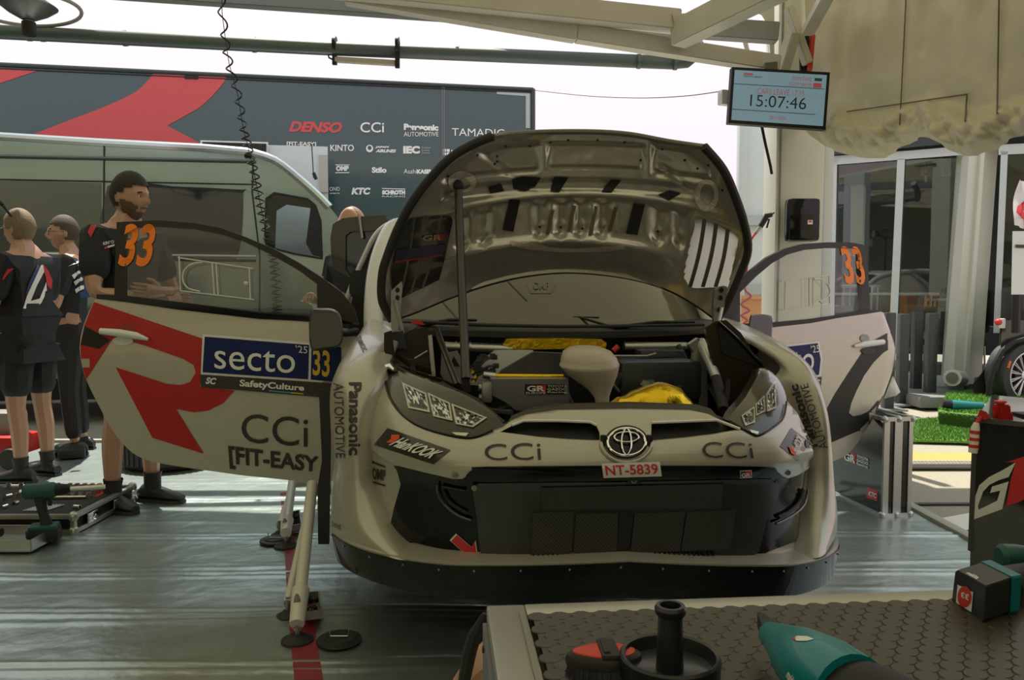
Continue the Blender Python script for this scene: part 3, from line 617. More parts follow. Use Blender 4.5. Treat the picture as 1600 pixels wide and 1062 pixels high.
def chair(x, y, off, lb, ry=0.0):
    p = gm(off)(x, y); r = empty('cafe_chair', (p.x, p.y, .19), math.atan2(gd.y, gd.x) + ry, lb, 'chair')
    t = MB(); t.box((0, 0, .44), (.42, .42, .05), bevel=.02); t.build('seat', CHB, r); t = MB(); t.box((0, -.2, .72), (.42, .05, .30), bevel=.02); t.build('backrest', CHB, r)
    for sx in (-1, 1):
        for sy in (-1, 1): t = MB(); t.tube([(sx * .19, sy * .19, 0), (sx * .17, sy * .17, .44)], .011, 6); t.build('leg', ALUD, r)
chair(1462, 500, -.40, 'grey brown cafe chair nearest the glass behind the bollards'); chair(1508, 500, -.5, 'grey brown cafe chair beside the post, behind the bollards', .3); chair(1330, 490, -.7, 'grey brown cafe chair behind the right car door window', -.4); chair(1425, 485, -2.4, 'grey brown cafe chair furthest back in the glazed room', 2.8)
pl_ = empty('potted_plant', gm(-1.9)(1483, 462), 0, 'small green plant on a table in the glazed room', 'plant'); random.seed(11)
t = MB(); t.lathe([(0, -.1), (.05, -.1), (.06, 0), (0, 0)], None, 12); t.build('pot', CHB, pl_)
t = MB()
for i in range(60):
    a, e = random.uniform(0, 2 * PI), random.uniform(.1, 1.3); d_ = V((math.cos(a) * math.cos(e), math.sin(a) * math.cos(e), math.sin(e))) * random.uniform(.08, .2); s_ = d_.orthogonal().normalized() * .022
    t.add([V((0, 0, 0)), d_ * .6 + s_, d_, d_ * .6 - s_], [(0, 1, 2, 3)])
t.build('foliage', mat('green leaf', (.03, .12, .04), .5), pl_, kind='stuff')
cn = empty('coffee_machine', gm(-1.8)(1384, 365), 0, 'dark stand mounted camera in the glazed room above the tables', 'camera')
t = MB(); t.box((0, 0, 0), (.22, .15, .12), bevel=.02); t.tube([(0, 0, -.05), (0, 0, -.5)], .03, 8); t.tube([(-.1, 0, 0), (-.17, 0, 0)], .05, 10); t.build('camera_body', BLACKM, cn); cn.name = 'camera_on_stand'
# big front post of the next tent
COLG = mat('pale post', (.55, .54, .47), .45, 0, .1, .05, 4)
t = MB(); pb = fl(1510, 618, .06); dirp = 0
Yp = 8.9; a0, a1, b0, b1 = at(1519, 230, Yp), at(1568, 232, Yp), at(1492, 602, Yp), at(1541, 602, Yp)
def postp(f0, f1, dy, nm, m):
    P = [a0.lerp(a1, f0), a0.lerp(a1, f1), b0.lerp(b1, f1), b0.lerp(b1, f0)]; t = MB(); P2 = [P[0] + (P[0] - P[3]) * .5, P[1] + (P[1] - P[2]) * .5, P[2], P[3]]
    t.add([p + V((0, dy, 0)) for p in P2] + [p + V((0, .3, 0)) for p in P2], [(0, 1, 2, 3), (7, 6, 5, 4), (0, 4, 5, 1), (1, 5, 6, 2), (2, 6, 7, 3), (3, 7, 4, 0)]); return t.build(nm, m, None, kind='structure', smooth=False)
postp(0, .36, .05, 'tent_post', COLG); postp(.30, .42, 0, 'tent_post_rib', COLG); postp(.42, 1, .10, 'tent_post_back', COLG)
t = MB(); t.box(fl(1505, 622, .07) + V((0, .1, 0)), (1.3, .9, .12), bevel=.02); t.build('base_plate', mat('grey base block', (.17, .17, .16), .6), None, kind='structure')
t = MB(); t.tube([at(1488, 590, 8.6), at(1500, 591, 8.9)], .09, 18); t.build('post_socket', COLG, None, kind='structure')
t = MB(); t.tube([at(1487.5, 590, 8.58), at(1488, 590, 8.61)], .06, 18); t.build('socket_hole', mat('hole grey', (.12, .12, .10), .7), None, kind='structure')
t = MB(); t.prism([(1522, 590), (1540, 586), (1553, 600), (1552, 620), (1520, 618)], lambda x, y: at(x, y, 8.75), lambda x, y: at(x, y, 8.85)); t.build('base_bracket', mat('galvanised', (.30, .31, .29), .5, .5), None, kind='structure')
# bollards
for i, (x, y0, y1, nb) in enumerate(((1408, 490, 632, 'leftmost, half hidden by the car door'), (1430, 486, 624, 'second from the left'), (1452, 489, 631, 'third from the left, nearest the pale post'), (1386, 488, 640, 'just behind the edge of the right car door'))):
    Yb = fl(x, y1, 0).y; p = fl(x, y1, 0); h = at(x, y0, Yb).z; t = MB(); t.box((p.x, p.y, h / 2), (.10, .10, h), bevel=.012)
    bl = t.build('bollard', mat('dark bollard', (.045, .05, .05), .4, .3), None, label='dark square bollard, ' + nb, cat='bollard', group='dark bollards before the glazing')
    t = MB(); t.box((p.x, p.y, .01), (.3, .3, .02), bevel=.004); t.build('foot_plate', ALUD, bl)
# ================================================================== THE RALLY CAR
car = empty('rally_car', (CX, CY, 0), TH, 'white and red rally car with open bonnet and open doors in the service tent', 'car')
bpy.context.view_layer.update()
PT = [(0, 0), (.3, .012), (.5, .055), (.6, .105), (.7, .19), (.77, .29), (.82, .40), (.87, .52), (.93, .68)]
QT = [(.36, .06), (.45, .05), (.58, .03), (.66, .0), (.72, .02), (.78, .07), (.83, .13), (.9, .25), (1.0, .5)]
def gsurf(u, z): return interp(PT, abs(u)) + interp(QT, z)
def fr(off=0.0):
    def f(x, y):
        A = K(x, y, 0.0); B = K(x, y, 1.0); dx, dz = B.x - A.x, B.z - A.z
        h = lambda v: v - off - gsurf(A.x + dx * v, A.z + dz * v)
        lo = -.15; hi = lo
        while hi < 1.3:
            hi += .05
            if h(hi) > 0: break
            lo = hi
        for i in range(14):
            m = (lo + hi) / 2
            if h(m) > 0: hi = m
            else: lo = m
        return A + (B - A) * hi
    return f
def frb(off, back):                  # same point pushed straight back in car space
    f = fr(off)
    return lambda x, y: f(x, y) + V((0, back, 0))
nose = [(785, 668), (800, 657), (822, 648), (870, 641), (985, 639), (1080, 641), (1108, 647), (1126, 656), (1139, 664), (1172, 677), (1186, 681),
        (1215, 663), (1226, 650), (1230, 626), (1246, 645), (1262, 680), (1271, 705), (1271, 722), (1262, 733), (1247, 742), (1232, 747), (1222, 743), (1212, 734), (1198, 729),
        (985, 728), (752, 729), (741, 733), (730, 743), (722, 748), (708, 748), (660, 737), (620, 727), (600, 717), (578, 700),
        (572, 665), (573, 630), (582, 590), (596, 575), (603, 611), (622, 642), (650, 664), (690, 678), (735, 685), (768, 674)]
gl_ = [(781, 675), (800, 665), (818, 658), (870, 658), (922, 660), (932, 665), (937, 676), (938, 688), (925, 688), (880, 686), (843, 683)]
gr_ = [(1018, 661), (1070, 659), (1119, 657), (1133, 662), (1156, 671), (1119, 678), (1070, 684), (1024, 688), (1017, 688)]
bumper = sheet('front_bumper', PAINT, car, nose, fr(0), frb(0, .012), holes=(gl_, gr_), step=12, sharp=50)
for pl in (gl_, gr_):
    cx_ = sum(p[0] for p in pl) / len(pl); cy_ = sum(p[1] for p in pl) / len(pl)
    big = [(cx_ + (x - cx_) * 1.12, cy_ + (y - cy_) * 1.5) for x, y in pl]
    sheet('upper_grille', BLACKM, car, big, fr(.045), frb(.045, .02), step=15)
    up = [p for p in pl if p[1] < 672]
    t = MB(); up.sort(); t.tube([fr(-.004)(x, y - 1) for x, y in up], .005, 6); t.build('grille_lip', WHITEP, bumper)
# lower beige side and black corner panels
sheet('bumper_side', PAINT, car, [(578, 698), (600, 716), (620, 727), (626, 746), (628, 760), (615, 800), (608, 838), (620, 848), (640, 844), (660, 849), (700, 860), (745, 872), (758, 882),
      (700, 884), (648, 870), (626, 850), (603, 815), (587, 780), (579, 740)], fr(.022), frb(.022, .012), step=12)
sheet('bumper_side', PAINT, car, [(1180, 868), (1215, 856), (1245, 843), (1262, 828), (1268, 815), (1272, 830), (1262, 850), (1240, 862), (1215, 868)], fr(.02), frb(.02, .012), step=12)
sheet('lower_grille_surround', BLACKG, car, [(615, 728), (650, 733), (708, 744), (741, 731), (985, 726), (1198, 727), (1225, 742), (1250, 738), (1270, 720), (1270, 800), (1262, 830),
      (1245, 845), (1200, 862), (1180, 872), (985, 878), (755, 884), (745, 872), (700, 860), (650, 848), (620, 848), (606, 838), (615, 795), (626, 757), (620, 735)], fr(.016), frb(.016, .02), step=12)
sheet('grille_bar', BLACKG, car, smoothpoly([(738, 734), (760, 729), (985, 727.5), (1190, 729), (1214, 737), (1222, 746), (1190, 747), (985, 751), (760, 753), (728, 748)], 3), fr(-.006), frb(-.006, .02), step=12)
gpan = sheet('grille_panel', CARBON, car, [(738, 760), (748, 755), (985, 753), (1205, 748), (1218, 757), (1216, 775), (1198, 815), (1186, 862), (1176, 868), (985, 876), (757, 880), (750, 860), (745, 810)],
             fr(.004), frb(.004, .012), step=12)
net = mat('fine black mesh', (.02, .022, .022), .5); nt = net.node_tree
ck = nt.nodes.new('ShaderNodeTexChecker'); ck.inputs['Scale'].default_value = 260; tcn = nt.nodes.new('ShaderNodeTexCoord'); nt.links.new(tcn.outputs['Object'], ck.inputs[0])
ck.inputs[1].default_value = (.07, .075, .075, 1); ck.inputs[2].default_value = (.006, .006, .006, 1); nt.links.new(ck.outputs[0], nt.nodes['Principled BSDF'].inputs['Base Color'])
sheet('radiator_mesh', net, car, [(845, 762), (985, 759), (1131, 756), (1127, 797), (985, 801), (848, 803)], fr(-.001), frb(-.001, .004), step=12)
for q in ([(834, 801), (896, 800), (893, 864), (829, 867)], [(900, 803), (966, 802), (964, 862), (896, 864)], [(992, 802), (1071, 800), (1062, 861), (985, 863)], [(1074, 800), (1150, 797), (1142, 858), (1064, 861)]):
    sheet('blanking_plate', CARBW, car, q, fr(-.004), frb(-.004, .005), step=15)
b = MB(); b.tube([fr(-.004)(x, y) for x, y in ((968, 800), (988, 800))], .002); b.build('plate_seam', BLACKM, car)
sheet('grille_strap', mat('dark tape', (.014, .014, .015), .5), car, [(968, 803), (990, 802), (983, 864), (964, 865)], fr(-.003), frb(-.003, .003), step=15)
t = MB()
for i in range(38): t.box(fr(-.003)(833 + i * 7.6, 869 - i * .12), (.006, .01, .012))
t.build('lower_vent', BLACKM, car, kind='stuff')
sheet('grille_tape', mat('dark tape', (.014, .014, .015), .5), car, [(845, 797), (1128, 795), (1127, 801), (846, 804)], fr(-.003), frb(-.003, .002), step=15)
for sgn, arcs in ((-1, ([(683, 757), (685, 772), (696, 790), (715, 805), (736, 813)], [(692, 760), (696, 775), (708, 789), (730, 802)])),
                  (1, ([(1262, 765), (1258, 785), (1245, 800), (1225, 812), (1212, 818)], [(1255, 765), (1248, 785), (1232, 800), (1216, 808)]))):
    rim = MB(); rim.tube([fr(.004)(x, y) for x, y in smoothpoly(arcs[0], 5, False)], .0045, 8)
    r_ = rim.build('fog_vent', mat('gloss charcoal', (.04, .045, .05), .12, .2, .6), car)
    f2 = MB(); f2.tube([fr(.008)(x, y) for x, y in smoothpoly(arcs[1], 5, False)], .007, 8); f2.build('vent_fin', BLACKM, r_)
    if sgn < 0: f2 = MB(); f2.tube([fr(.006)(x, y) for x, y in ((690, 760), (727, 767))], .005, 8); f2.build('vent_fin', BLACKG, r_)
# bolts
def bolt(x, y, r, name='bolt', m=ALUD, off=-.002):
    p = fr(off)(x, y); M = Matrix.Translation(p) @ Matrix.Rotation(PI / 2, 4, 'X')
    t = MB(); t.lathe([(0, r * .2), (r * .45, r * .2), (r * .5, r * .5), (r, r * .45), (r * 1.05, -.004), (0, -.004)], M, 14); t.build(name, m, car)
for x, y, r in ((711, 742, .011), (1231, 738, .009), (741, 762, .009), (1215, 752, .008), (990, 750, .010)): bolt(x, y, r)
t = MB(); t.prism([(977, 757), (990, 742), (1004, 756)], fr(-.008), fr(-.004)); t.build('tow_bracket', BLACKG, car)
# badge
bd = MB(); bf = fr(-.016)
bd.prism(ellipse(979, 690, 34, 26), fr(-.012), fr(.01)); badge = bd.build('badge', BLACKG, car)
def ring(cx, cy, rx, ry, r, off, nm, m, par, n=36, tilt=0.0):
    t = MB(); pts = [fr(off)(cx + rx * math.cos(a), cy + ry * math.sin(a)) for a in [2 * PI * i / n for i in range(n + 1)]]
    t.tube(pts, r, 8, False); return t.build(nm, m, par)
ring(979, 690, 29.5, 21.5, .0045, -.016, 'emblem_ring', CHROME, badge)
ring(979, 690, 7.5, 20.5, .0030, -.019, 'emblem_ring', CHROME, badge)
ring(979, 682.5, 19, 8, .0030, -.018, 'emblem_ring', CHROME, badge)
t = MB(); t.tube([fr(-.006)(979 + 40 * math.cos(a), 689 + 33 * math.sin(a)) for a in [PI * (.02 + .96 * i / 24) for i in range(25)]], .006, 8); t.build('badge_surround', PAINT, car)
for s in (-1, 1):
    t = MB(); t.box(fr(-.004)(979 + s * 36, 688), (.016, .02, .034), bevel=.003); t.build('badge_mount', BLACKM, badge)
# headlights
def headlight(out, segs, lip, refl):
    cxm = sum(p[0] for p in out) / len(out); cym = sum(p[1] for p in out) / len(out)
    h = sheet('headlight', BROWNC, car, smoothpoly(out, 3), fr(.012), frb(.012, .05), step=12)
    for s in segs:
        cx_ = sum(p[0] for p in s) / 4; cy_ = sum(p[1] for p in s) / 4
        inn = [(cx_ + (x - cx_) * .84, cy_ + (y - cy_) * .84) for x, y in s]
        fm = sheet('lamp_frame', mat('satin silver', (.6, .58, .52), .3, .6), h, s, fr(.004), frb(.004, .01), holes=(inn,), step=9)
        bm = MB(); q = quadmap(inn); n = 7
        for i in range(n):
            for j in range(5):
                if random.random() < .25: continue
                a = [fr(.002 + random.uniform(0, .016))(*q(uu / n, vv / 5)) for uu, vv in ((i, j), (i + 1, j), (i + 1, j + 1), (i, j + 1))]
                bm.add(a, [(0, 1, 2, 3)])
        finish('reflector', bm.v, bm.f, mat('lamp reflector', (.75, .78, .8), .07, 1.0), fm, smooth=False)
    t = MB(); t.tube([fr(-.002)(x, y) for x, y in smoothpoly(lip, 5, False)], .004, 8); t.build('headlight_rim', BLACKG, h)
    sheet('side_reflector', mat('lamp strip', (.85, .8, .62), .2, .5), h, refl, fr(.002), frb(.002, .004), step=9)
    sheet('headlight_lens', glassmat('lamp lens', (.9, .9, .88), spec=.02), h, smoothpoly(out, 3), fr(-.004), step=10)
    return h
headlight([(601, 572), (613, 570), (645, 585), (680, 598), (740, 623), (790, 662), (768, 674), (735, 684), (690, 677), (650, 663), (622, 641), (604, 611)],
          [[(628, 597), (666, 614), (672, 644), (638, 637)], [(668, 613), (703, 629), (707, 657), (677, 650)], [(705, 630), (761, 652), (739, 667), (712, 662)]],
          [(600, 574), (605, 611), (622, 641), (650, 663), (690, 677), (735, 684), (770, 672)], [(706, 675), (732, 676), (728, 681), (712, 679)])
headlight([(1138, 657), (1165, 620), (1190, 578), (1204, 580), (1216, 592), (1226, 611), (1229, 628), (1225, 650), (1214, 663), (1186, 680), (1170, 675)],
          [[(1159, 649), (1179, 635), (1180, 659), (1165, 665)], [(1181, 632), (1195, 618), (1196, 642), (1182, 649)], [(1198, 616), (1213, 593), (1213, 637), (1199, 643)]],
          [(1139, 657), (1170, 675), (1186, 680), (1214, 663), (1225, 650), (1229, 628)], [(1172, 671), (1186, 674), (1184, 678), (1174, 675)])
t = MB(); t.tube([K(598, 574, .56), K(612, 572, .54), K(617, 578, .52)], [.010, .016, .008], 8); t.build('side_marker', mat('lamp reflector', (.75, .78, .8), .07, 1.0), car)
# fenders with flared arches (lofted levels: inner -> ridge -> outer -> wheel-arch edge)
LV = [(.36, (.69, .13), (.80, .24), (.945, .45), (.955, .62), .33), (.42, (.76, .27), (.86, .31), (.95, .47), (.955, .60), .36),
      (.52, (.80, .36), (.875, .36), (.95, .50), (.95, .60), .45), (.62, (.812, .385), (.875, .375), (.94, .505), (.945, .61), .55),
      (.74, (.815, .40), (.872, .39), (.935, .52), (.94, .62), .66), (.86, (.80, .44), (.862, .44), (.925, .56), (.935, .66), .76),
      (.93, (.765, .52), (.84, .52), (.905, .62), (.925, .72), .80), (.985, (.74, .64), (.81, .66), (.88, .74), (.91, .85), .83),
      (1.02, (.725, .78), (.79, .80), (.86, .86), (.90, .95), .83), (1.045, (.72, .95), (.785, .96), (.845, .98), (.89, 1.05), .80),
      (1.06, (.72, 1.10), (.78, 1.10), (.84, 1.10), (.88, 1.15), .70), (1.07, (.72, 1.28), (.78, 1.28), (.83, 1.28), (.87, 1.28), .45)]
fenders = []
for sgn in (-1, 1):
    rows = []
    for z, i_, m_, o_, b_, zl in LV:
        ax_ = (.028 if sgn < 0 else -.012) * sst(.6, .85, z); i_, m_, o_, b_ = [(q[0] + ax_ * w_, q[1]) for q, w_ in ((i_, 0), (m_, .6), (o_, 1), (b_, 1))]
        dz = -.06 * max(0, 1 - (z - .3) / .5) if sgn > 0 else 0
        rows.append([(sgn * (i_[0] - (.09 if z < .9 else .012)), i_[1] + (.10 if z < .9 else .03), z + dz - .01), (sgn * i_[0], i_[1], z + dz), (sgn * m_[0], m_[1], z + dz + (.012 if z > .9 else 0)), (sgn * o_[0], o_[1], z + dz), (sgn * b_[0], b_[1], (z + zl) / 2 + dz), (sgn * (b_[0] - .004), b_[1] + .02, zl + dz)])
    fenders.append(loft('front_fender', rows, PAINT, car, sub=6, sharp=60))
    liner = MB(); pts = [(.30 * math.cos(a) + .98, .45 + .36 * math.sin(a)) for a in [PI * i / 16 for i in range(17)]]
    vs = [V((sgn * .86, v, z)) for v, z in pts] + [V((sgn * .60, v, z)) for v, z in pts]
    liner.add(vs, [(i, i + 1, i + 18, i + 17) for i in range(16)]); liner.build('wheel_arch_liner', BLACKM, car)
    hub = MB(); hub.lathe([(0, .05), (.05, .05), (.06, .02), (.16, .015), (.16, -.01), (0, -.01)], Matrix.Translation((sgn * .74, .86, .42)) @ Matrix.Rotation(sgn * PI / 2, 4, 'Y'), 28); hub.build('brake_disc', ALUD, car)
# splitter: shelf + black lip
OUT = [(0, 0), (.15, .004), (.3, .015), (.45, .036), (.56, .06), (.67, .115), (.78, .20), (.88, .32), (.945, .457), (.957, .60), (.957, .72)]
SPL = smoothpoly(OUT, 4, False)
def zs(u): return .375 - .01 * max(0, -u) - .105 * max(0, u)
full = [(-u, v) for u, v in SPL[::-1]] + SPL[1:]
vs = []; fs = []
for u, v in full:
    z = zs(u); n = V((u * .35, -1 + abs(u), 0)).normalized()
    inn = V((u * .90, v * .9 + .10, z + .016)); vs += [inn, V((u * .985, v + .014, z + .004)), V((u, v, z)), V((u * .999, v + .002, z - .008)), V((u * .95, v + .09, z - .02)), V((u * .90, v * .9 + .11, z))]
k = 6
for i in range(len(full) - 1):
    for j in range(k): fs.append((i * k + j, i * k + (j + 1) % k, (i + 1) * k + (j + 1) % k, (i + 1) * k + j))
split = finish('splitter_shelf', vs, fs, PAINT, car, sharp=50)
vs = []; fs = []
for u, v in full:
    z = zs(u) - .008; h = .118 - .02 * abs(u)
    vs += [V((u * 1.002, v - .002, z)), V((u * .996, v + .004, z - h * .5)), V((u * .988, v + .012, z - h)), V((u * .93, v + .06, z - h - .004)), V((u * .93, v + .06, z))]
k = 5
for i in range(len(full) - 1):
    for j in range(k): fs.append((i * k + j, i * k + (j + 1) % k, (i + 1) * k + (j + 1) % k, (i + 1) * k + j))
lip = finish('splitter_lip', vs, fs, BLACKG, car, sharp=40)
for i in range(3, len(full) - 3, 4):
    u, v = full[i]; t = MB(); t.sphere((u * 1.002, v - .003, zs(u) - .022), .0035, 8, 6); t.build('rivet', ALUD, lip)
t = MB(); t.add([V((u * .93, v * .93 + .1, zs(u) - .09)) for u, v in full] + [V((.9, 1.2, .2)), V((-.9, 1.2, .25))], [tuple(range(len(full) + 2))]); t.build('undertray', BLACKM, car)
# ---- prints on nose and fenders
HT = bvh([bumper] + fenders); HG = bvh([bumper]); HS = bvh([o for o in car.children if o.name.startswith('bumper_side')] + fenders)
HP = bvh([o for o in car.children if o.name.startswith(('grille_bar', 'lower_grille', 'grille_panel'))] + [bumper])
decal_text('sponsor_lettering', 'CCi', BLACKT, bumper, HT, [(756, 694), (844, 691), (846, 718), (758, 719)], bold=-.004, step=10)
decal_text('sponsor_lettering', 'CCi', BLACKT, bumper, HT, [(1097, 690), (1174, 691), (1178, 716), (1098, 715)], bold=-.004, step=10)
hk = [(605.6, 668.5), (703.9, 702.7), (677.5, 725.1), (584, 694.8)]
decal_poly('tyre_sponsor_sticker', mat('sticker black', (.03, .027, .02), .2, 0, .4), bumper, HT, hk)
q = quadmap(hk)
decal_text('sticker_lettering', 'HanKOOK', WHITET, bumper, HT, [q(.27, .18), q(.95, .2), q(.9, .78), q(.2, .78)], bold=.03, shear=.3, step=8, off=.006)
decal_poly('sticker_emblem', mat('orange red print', (.8, .09, .02), .5), bumper, HT, [q(.12, .25), q(.22, .12), q(.26, .3), q(.22, .62), q(.14, .7), q(.16, .45)], off=.005)
hk2 = [(1236, 668), (1266, 691), (1246, 720), (1219, 697)]
decal_poly('tyre_sponsor_sticker', mat('sticker black', (.03, .027, .02), .2, 0, .4), bumper, HT, hk2)
q = quadmap([hk2[3], hk2[0], hk2[1], hk2[2]])
q = quadmap([hk2[3], hk2[0], hk2[1], hk2[2]])
decal_text('sticker_lettering', 'HanKOOK', WHITET, bumper, HT, [q(.25, .45), q(.95, .35), q(.95, .72), q(.2, .85)], bold=.03, shear=.2, step=8, off=.006)
decal_poly('sticker_emblem', mat('orange red print', (.8, .09, .02), .5), bumper, HT, [(1232, 697), (1243, 700), (1243, 712), (1236, 708)], off=.005)
decal_text('sponsor_lettering', 'Panasonic', BLACKT, fenders[0], HT, [(565, 597), (564, 711), (545, 711), (545, 597)], bold=.03, step=8)
decal_text('sponsor_lettering', 'AUTOMOTIVE', BLACKT, fenders[0], HT, [(536, 598), (539, 715), (525, 715), (521, 598)], bold=-.004, step=8)
decal_text('sponsor_lettering', 'Panasonic', BLACKT, fenders[1], HT, [(1260, 700), (1233, 603), (1246, 599), (1279, 697)], bold=.03, step=8)
decal_text('sponsor_lettering', 'AUTOMOTIVE', BLACKT, fenders[1], HT, [(1281, 703), (1250, 602), (1262, 598), (1294, 699)], bold=-.004, step=8)
decal_text('sponsor_lettering', 'OMP', BLACKT, car, HS, [(581, 730), (602, 734), (602, 752), (582, 748)], bold=.03, step=8)
decal_poly('sponsor_bar', BLACKT, car, HS, [(581, 719), (602, 728), (602, 731), (581, 723)])
decal_poly('sponsor_bar', BLACKT, car, HS, [(582, 751), (602, 757), (602, 760), (583, 754)])
decal_text('sponsor_lettering', 'bond', BLACKT, fenders[0], HT, [(519, 812), (532, 818), (532, 828), (519, 822)], step=8)
decal_text('sponsor_lettering', 'TAMADIC', BLACKT, fenders[0], HT, [(563, 524), (574, 546), (567, 550), (556, 529)], bold=.02, step=8)
pl = [(940, 724), (1031, 721), (1034, 744), (943, 746.5)]
plate = sheet('licence_plate', WHITEP, car, pl, fr(-.016), fr(-.008), step=12)
PB = bvh([plate]); q = quadmap(pl)
decal_text('plate_lettering', 'NT-5839', REDT, plate, PB, [q(.05, .14), q(.95, .14), q(.95, .84), q(.05, .84)], bold=.018, step=12, off=.001)
grs = [(1156, 735), (1174, 734), (1175, 746), (1156, 747)]
g1 = decal_poly('logo_sticker', WHITET, car, HP, grs, off=.002)
q = quadmap(grs); decal_poly('logo_sticker', BLACKT, car, HP, [q(.05, .1), q(.5, .1), q(.5, .9), q(.05, .9)], off=.003); decal_poly('logo_sticker', REDT, car, HP, [q(.5, .1), q(.95, .1), q(.95, .9), q(.5, .9)], off=.003)
decal_text('logo_lettering', 'GR', WHITET, car, HP, [q(.12, .35), q(.88, .35), q(.88, .85), q(.12, .85)], bold=.03, off=.004)
ar = [(705, 845), (714, 835.4), (736.5, 854.6), (742, 845), (744.8, 867.6), (721.4, 870.3), (728.3, 865.6)]
cxa, cya = 728, 857
decal_poly('tow_arrow', WHITET, car, HP, [(cxa + (x - cxa) * 1.1, cya + (y - cya) * 1.1) for x, y in ar], off=.002)
decal_poly('tow_arrow', REDT, car, HP, ar, off=.0035)
# ---- engine bay
bay = MB()
bay.box((0, .75, .45), (1.2, .8, .03)); bay.box((-.66, .88, .70), (.02, .6, .45)); bay.box((.66, .88, .68), (.02, .6, .45)); bay.box((0, 1.17, .72), (1.42, .03, .62))
bay.build('engine_bay', mat('bay black', (.012, .014, .014), .5), car)
cw = MB(); cw.add([K(x, y, v) for x, y, v in ((610, 512, 1.05), (860, 520, 1.0), (1125, 515, 1.05), (1120, 500, 1.2), (860, 498, 1.15), (612, 500, 1.2))], [(0, 1, 4, 5), (1, 2, 3, 4)])
cwl = loft('scuttle_panel', [[K(612, 522, 1.0), K(740, 526, .97), K(870, 528, .96), K(990, 527, .97), K(1118, 520, 1.0)], [K(612, 506, 1.06), K(740, 513, 1.0), K(870, 515, .99), K(990, 513, 1.0), K(1118, 506, 1.06)], [K(612, 497, 1.25), K(740, 500, 1.2), K(870, 500, 1.18), K(990, 501, 1.2), K(1118, 497, 1.25)]], BLACKM, car, 5)
for a, bq, e in (((660, 508, 1.03), (745, 500, 1.06), (640, 503, 1.1)), ((960, 512, 1.0), (1085, 503, 1.05), (905, 495, 1.12))):
    t = MB(); t.tube([K(*a), (K(*a) + K(*bq)) / 2 + V((0, -.01, .012)), K(*bq)], [.010, .008, .006], 8); t.tube([K(*a), K(*e)], [.007, .005], 6); t.tube([K(*e) + V((-.03, 0, .0)), K(*e) + V((.09, 0, -.003))], .004, 6); t.build('wiper', BLACKM, car)
t = MB(); t.tube([K(655, 503, .98), K(760, 508, .96), K(870, 510, .95), K(1000, 509, .96), K(1100, 507, .98)], .007, 8); t.build('scuttle_seal', BLACKR, car)
# slam panel behind the nose
sheet('slam_panel', mat('dark brown panel', (.035, .028, .018), .45), car, [(790, 667), (803, 656), (823, 647), (870, 641), (985, 639), (1080, 641), (1106, 647), (1130, 660), (1110, 638), (1090, 632), (985, 628), (870, 631), (830, 637), (800, 650)],
      fr(.02), frb(.02, .012), step=20)
def slab(name, m, poly, v, depth, par=None, step=None, **kw):
    return sheet(name, m, par or car, poly, lambda x, y: K(x, y, v), lambda x, y: K(x, y, v) + V((0, depth, 0)), step=step, **kw)
slab('turret_cover', BROWNC, smoothpoly([(613, 560), (618, 535), (640, 516), (664, 513), (671, 522), (675, 588), (640, 576)], 3), .80, .2)
slab('inner_wing', BROWNC, [(600, 520), (612, 516), (618, 560), (640, 576), (690, 592), (740, 612), (790, 650), (786, 662), (740, 628), (680, 600), (612, 572), (600, 548)], .62, .02)
slab('hinge_block', mat('blue black block', (.012, .02, .03), .3), [(612, 519), (630, 517), (636, 545), (613, 543)], .78, .06)
slab('brake_reservoir_cap', REDM, [(642, 506), (648, 499), (657, 500), (664, 508)], .92, .04)
slab('strut_plate', ALU, [(669, 524), (675, 523), (681, 590), (684, 601), (676, 600), (672, 560)], .78, .03)
t = MB(); t.tube([K(690, 541, .98), K(800, 545, .98)], .022, 14)
for x in (696, 711, 733): t.tube([K(x, 541.3, .98), K(x + 2, 541.4, .98)], .024, 14)
t.build('strut_brace', ALU, car)
t = MB(); t.tube([K(975, 541, .98), K(1072, 541, .98)], .02, 14); t.build('strut_brace', ALU, car)
slab('turret_bracket', ALUD, [(690, 552), (715, 548), (728, 575), (735, 600), (700, 600), (688, 585)], .88, .02, )
slab('turret_hole', BLACKM, [(703, 572), (709, 556), (719, 573)], .875, .003)
# intercooler / air box
boxm = mat('grey metallic box', (.20, .21, .22), .35, .5, .2); boxl = mat('pale grey box lid', (.62, .64, .65), .35, .4)
ab = slab('air_box', boxm, [(768, 592), (888, 592), (890, 640), (806, 641), (790, 628), (770, 618)], .42, .35, step=20)
slab('air_box_lid', boxl, [(722, 600), (735, 580), (775, 548), (834, 548), (782, 578), (772, 592), (768, 604)], .62, .05)
slab('air_box_lid', mat('dark grey lid', (.06, .062, .062), .4, .3), [(782, 580), (834, 550), (880, 552), (900, 586), (888, 590), (776, 590)], .60, .05)
AB = bvh([ab]); gq = [(820, 600), (891, 600), (891, 616), (820, 616)]; q = quadmap(gq)
decal_poly('logo_sticker', mat('sticker black', (.03, .027, .02), .2, 0, .4), ab, AB, gq)
decal_poly('logo_sticker', REDT, ab, AB, [q(.25, .1), q(.46, .1), q(.46, .72), q(.25, .72)], off=.003)
decal_text('logo_lettering', 'GR', WHITET, ab, AB, [q(.05, .15), q(.44, .15), q(.44, .7), q(.05, .7)], bold=.03, off=.005)
decal_text('logo_lettering', 'EUROPE', WHITET, ab, AB, [q(.03, .76), q(.46, .76), q(.46, .95), q(.03, .95)], off=.005)
for i, s in enumerate(('TOYOTA', 'GAZOO', 'Racing')): decal_text('logo_lettering', s, WHITET, ab, AB, [q(.5, .08 + .3 * i), q(.93, .08 + .3 * i), q(.93, .3 + .3 * i), q(.5, .3 + .3 * i)], off=.005)
slab('gold_bar', GOLD, [(786, 538), (792, 529), (880, 528), (940, 530), (948, 536), (946, 546), (880, 545), (800, 546)], .96, .05)
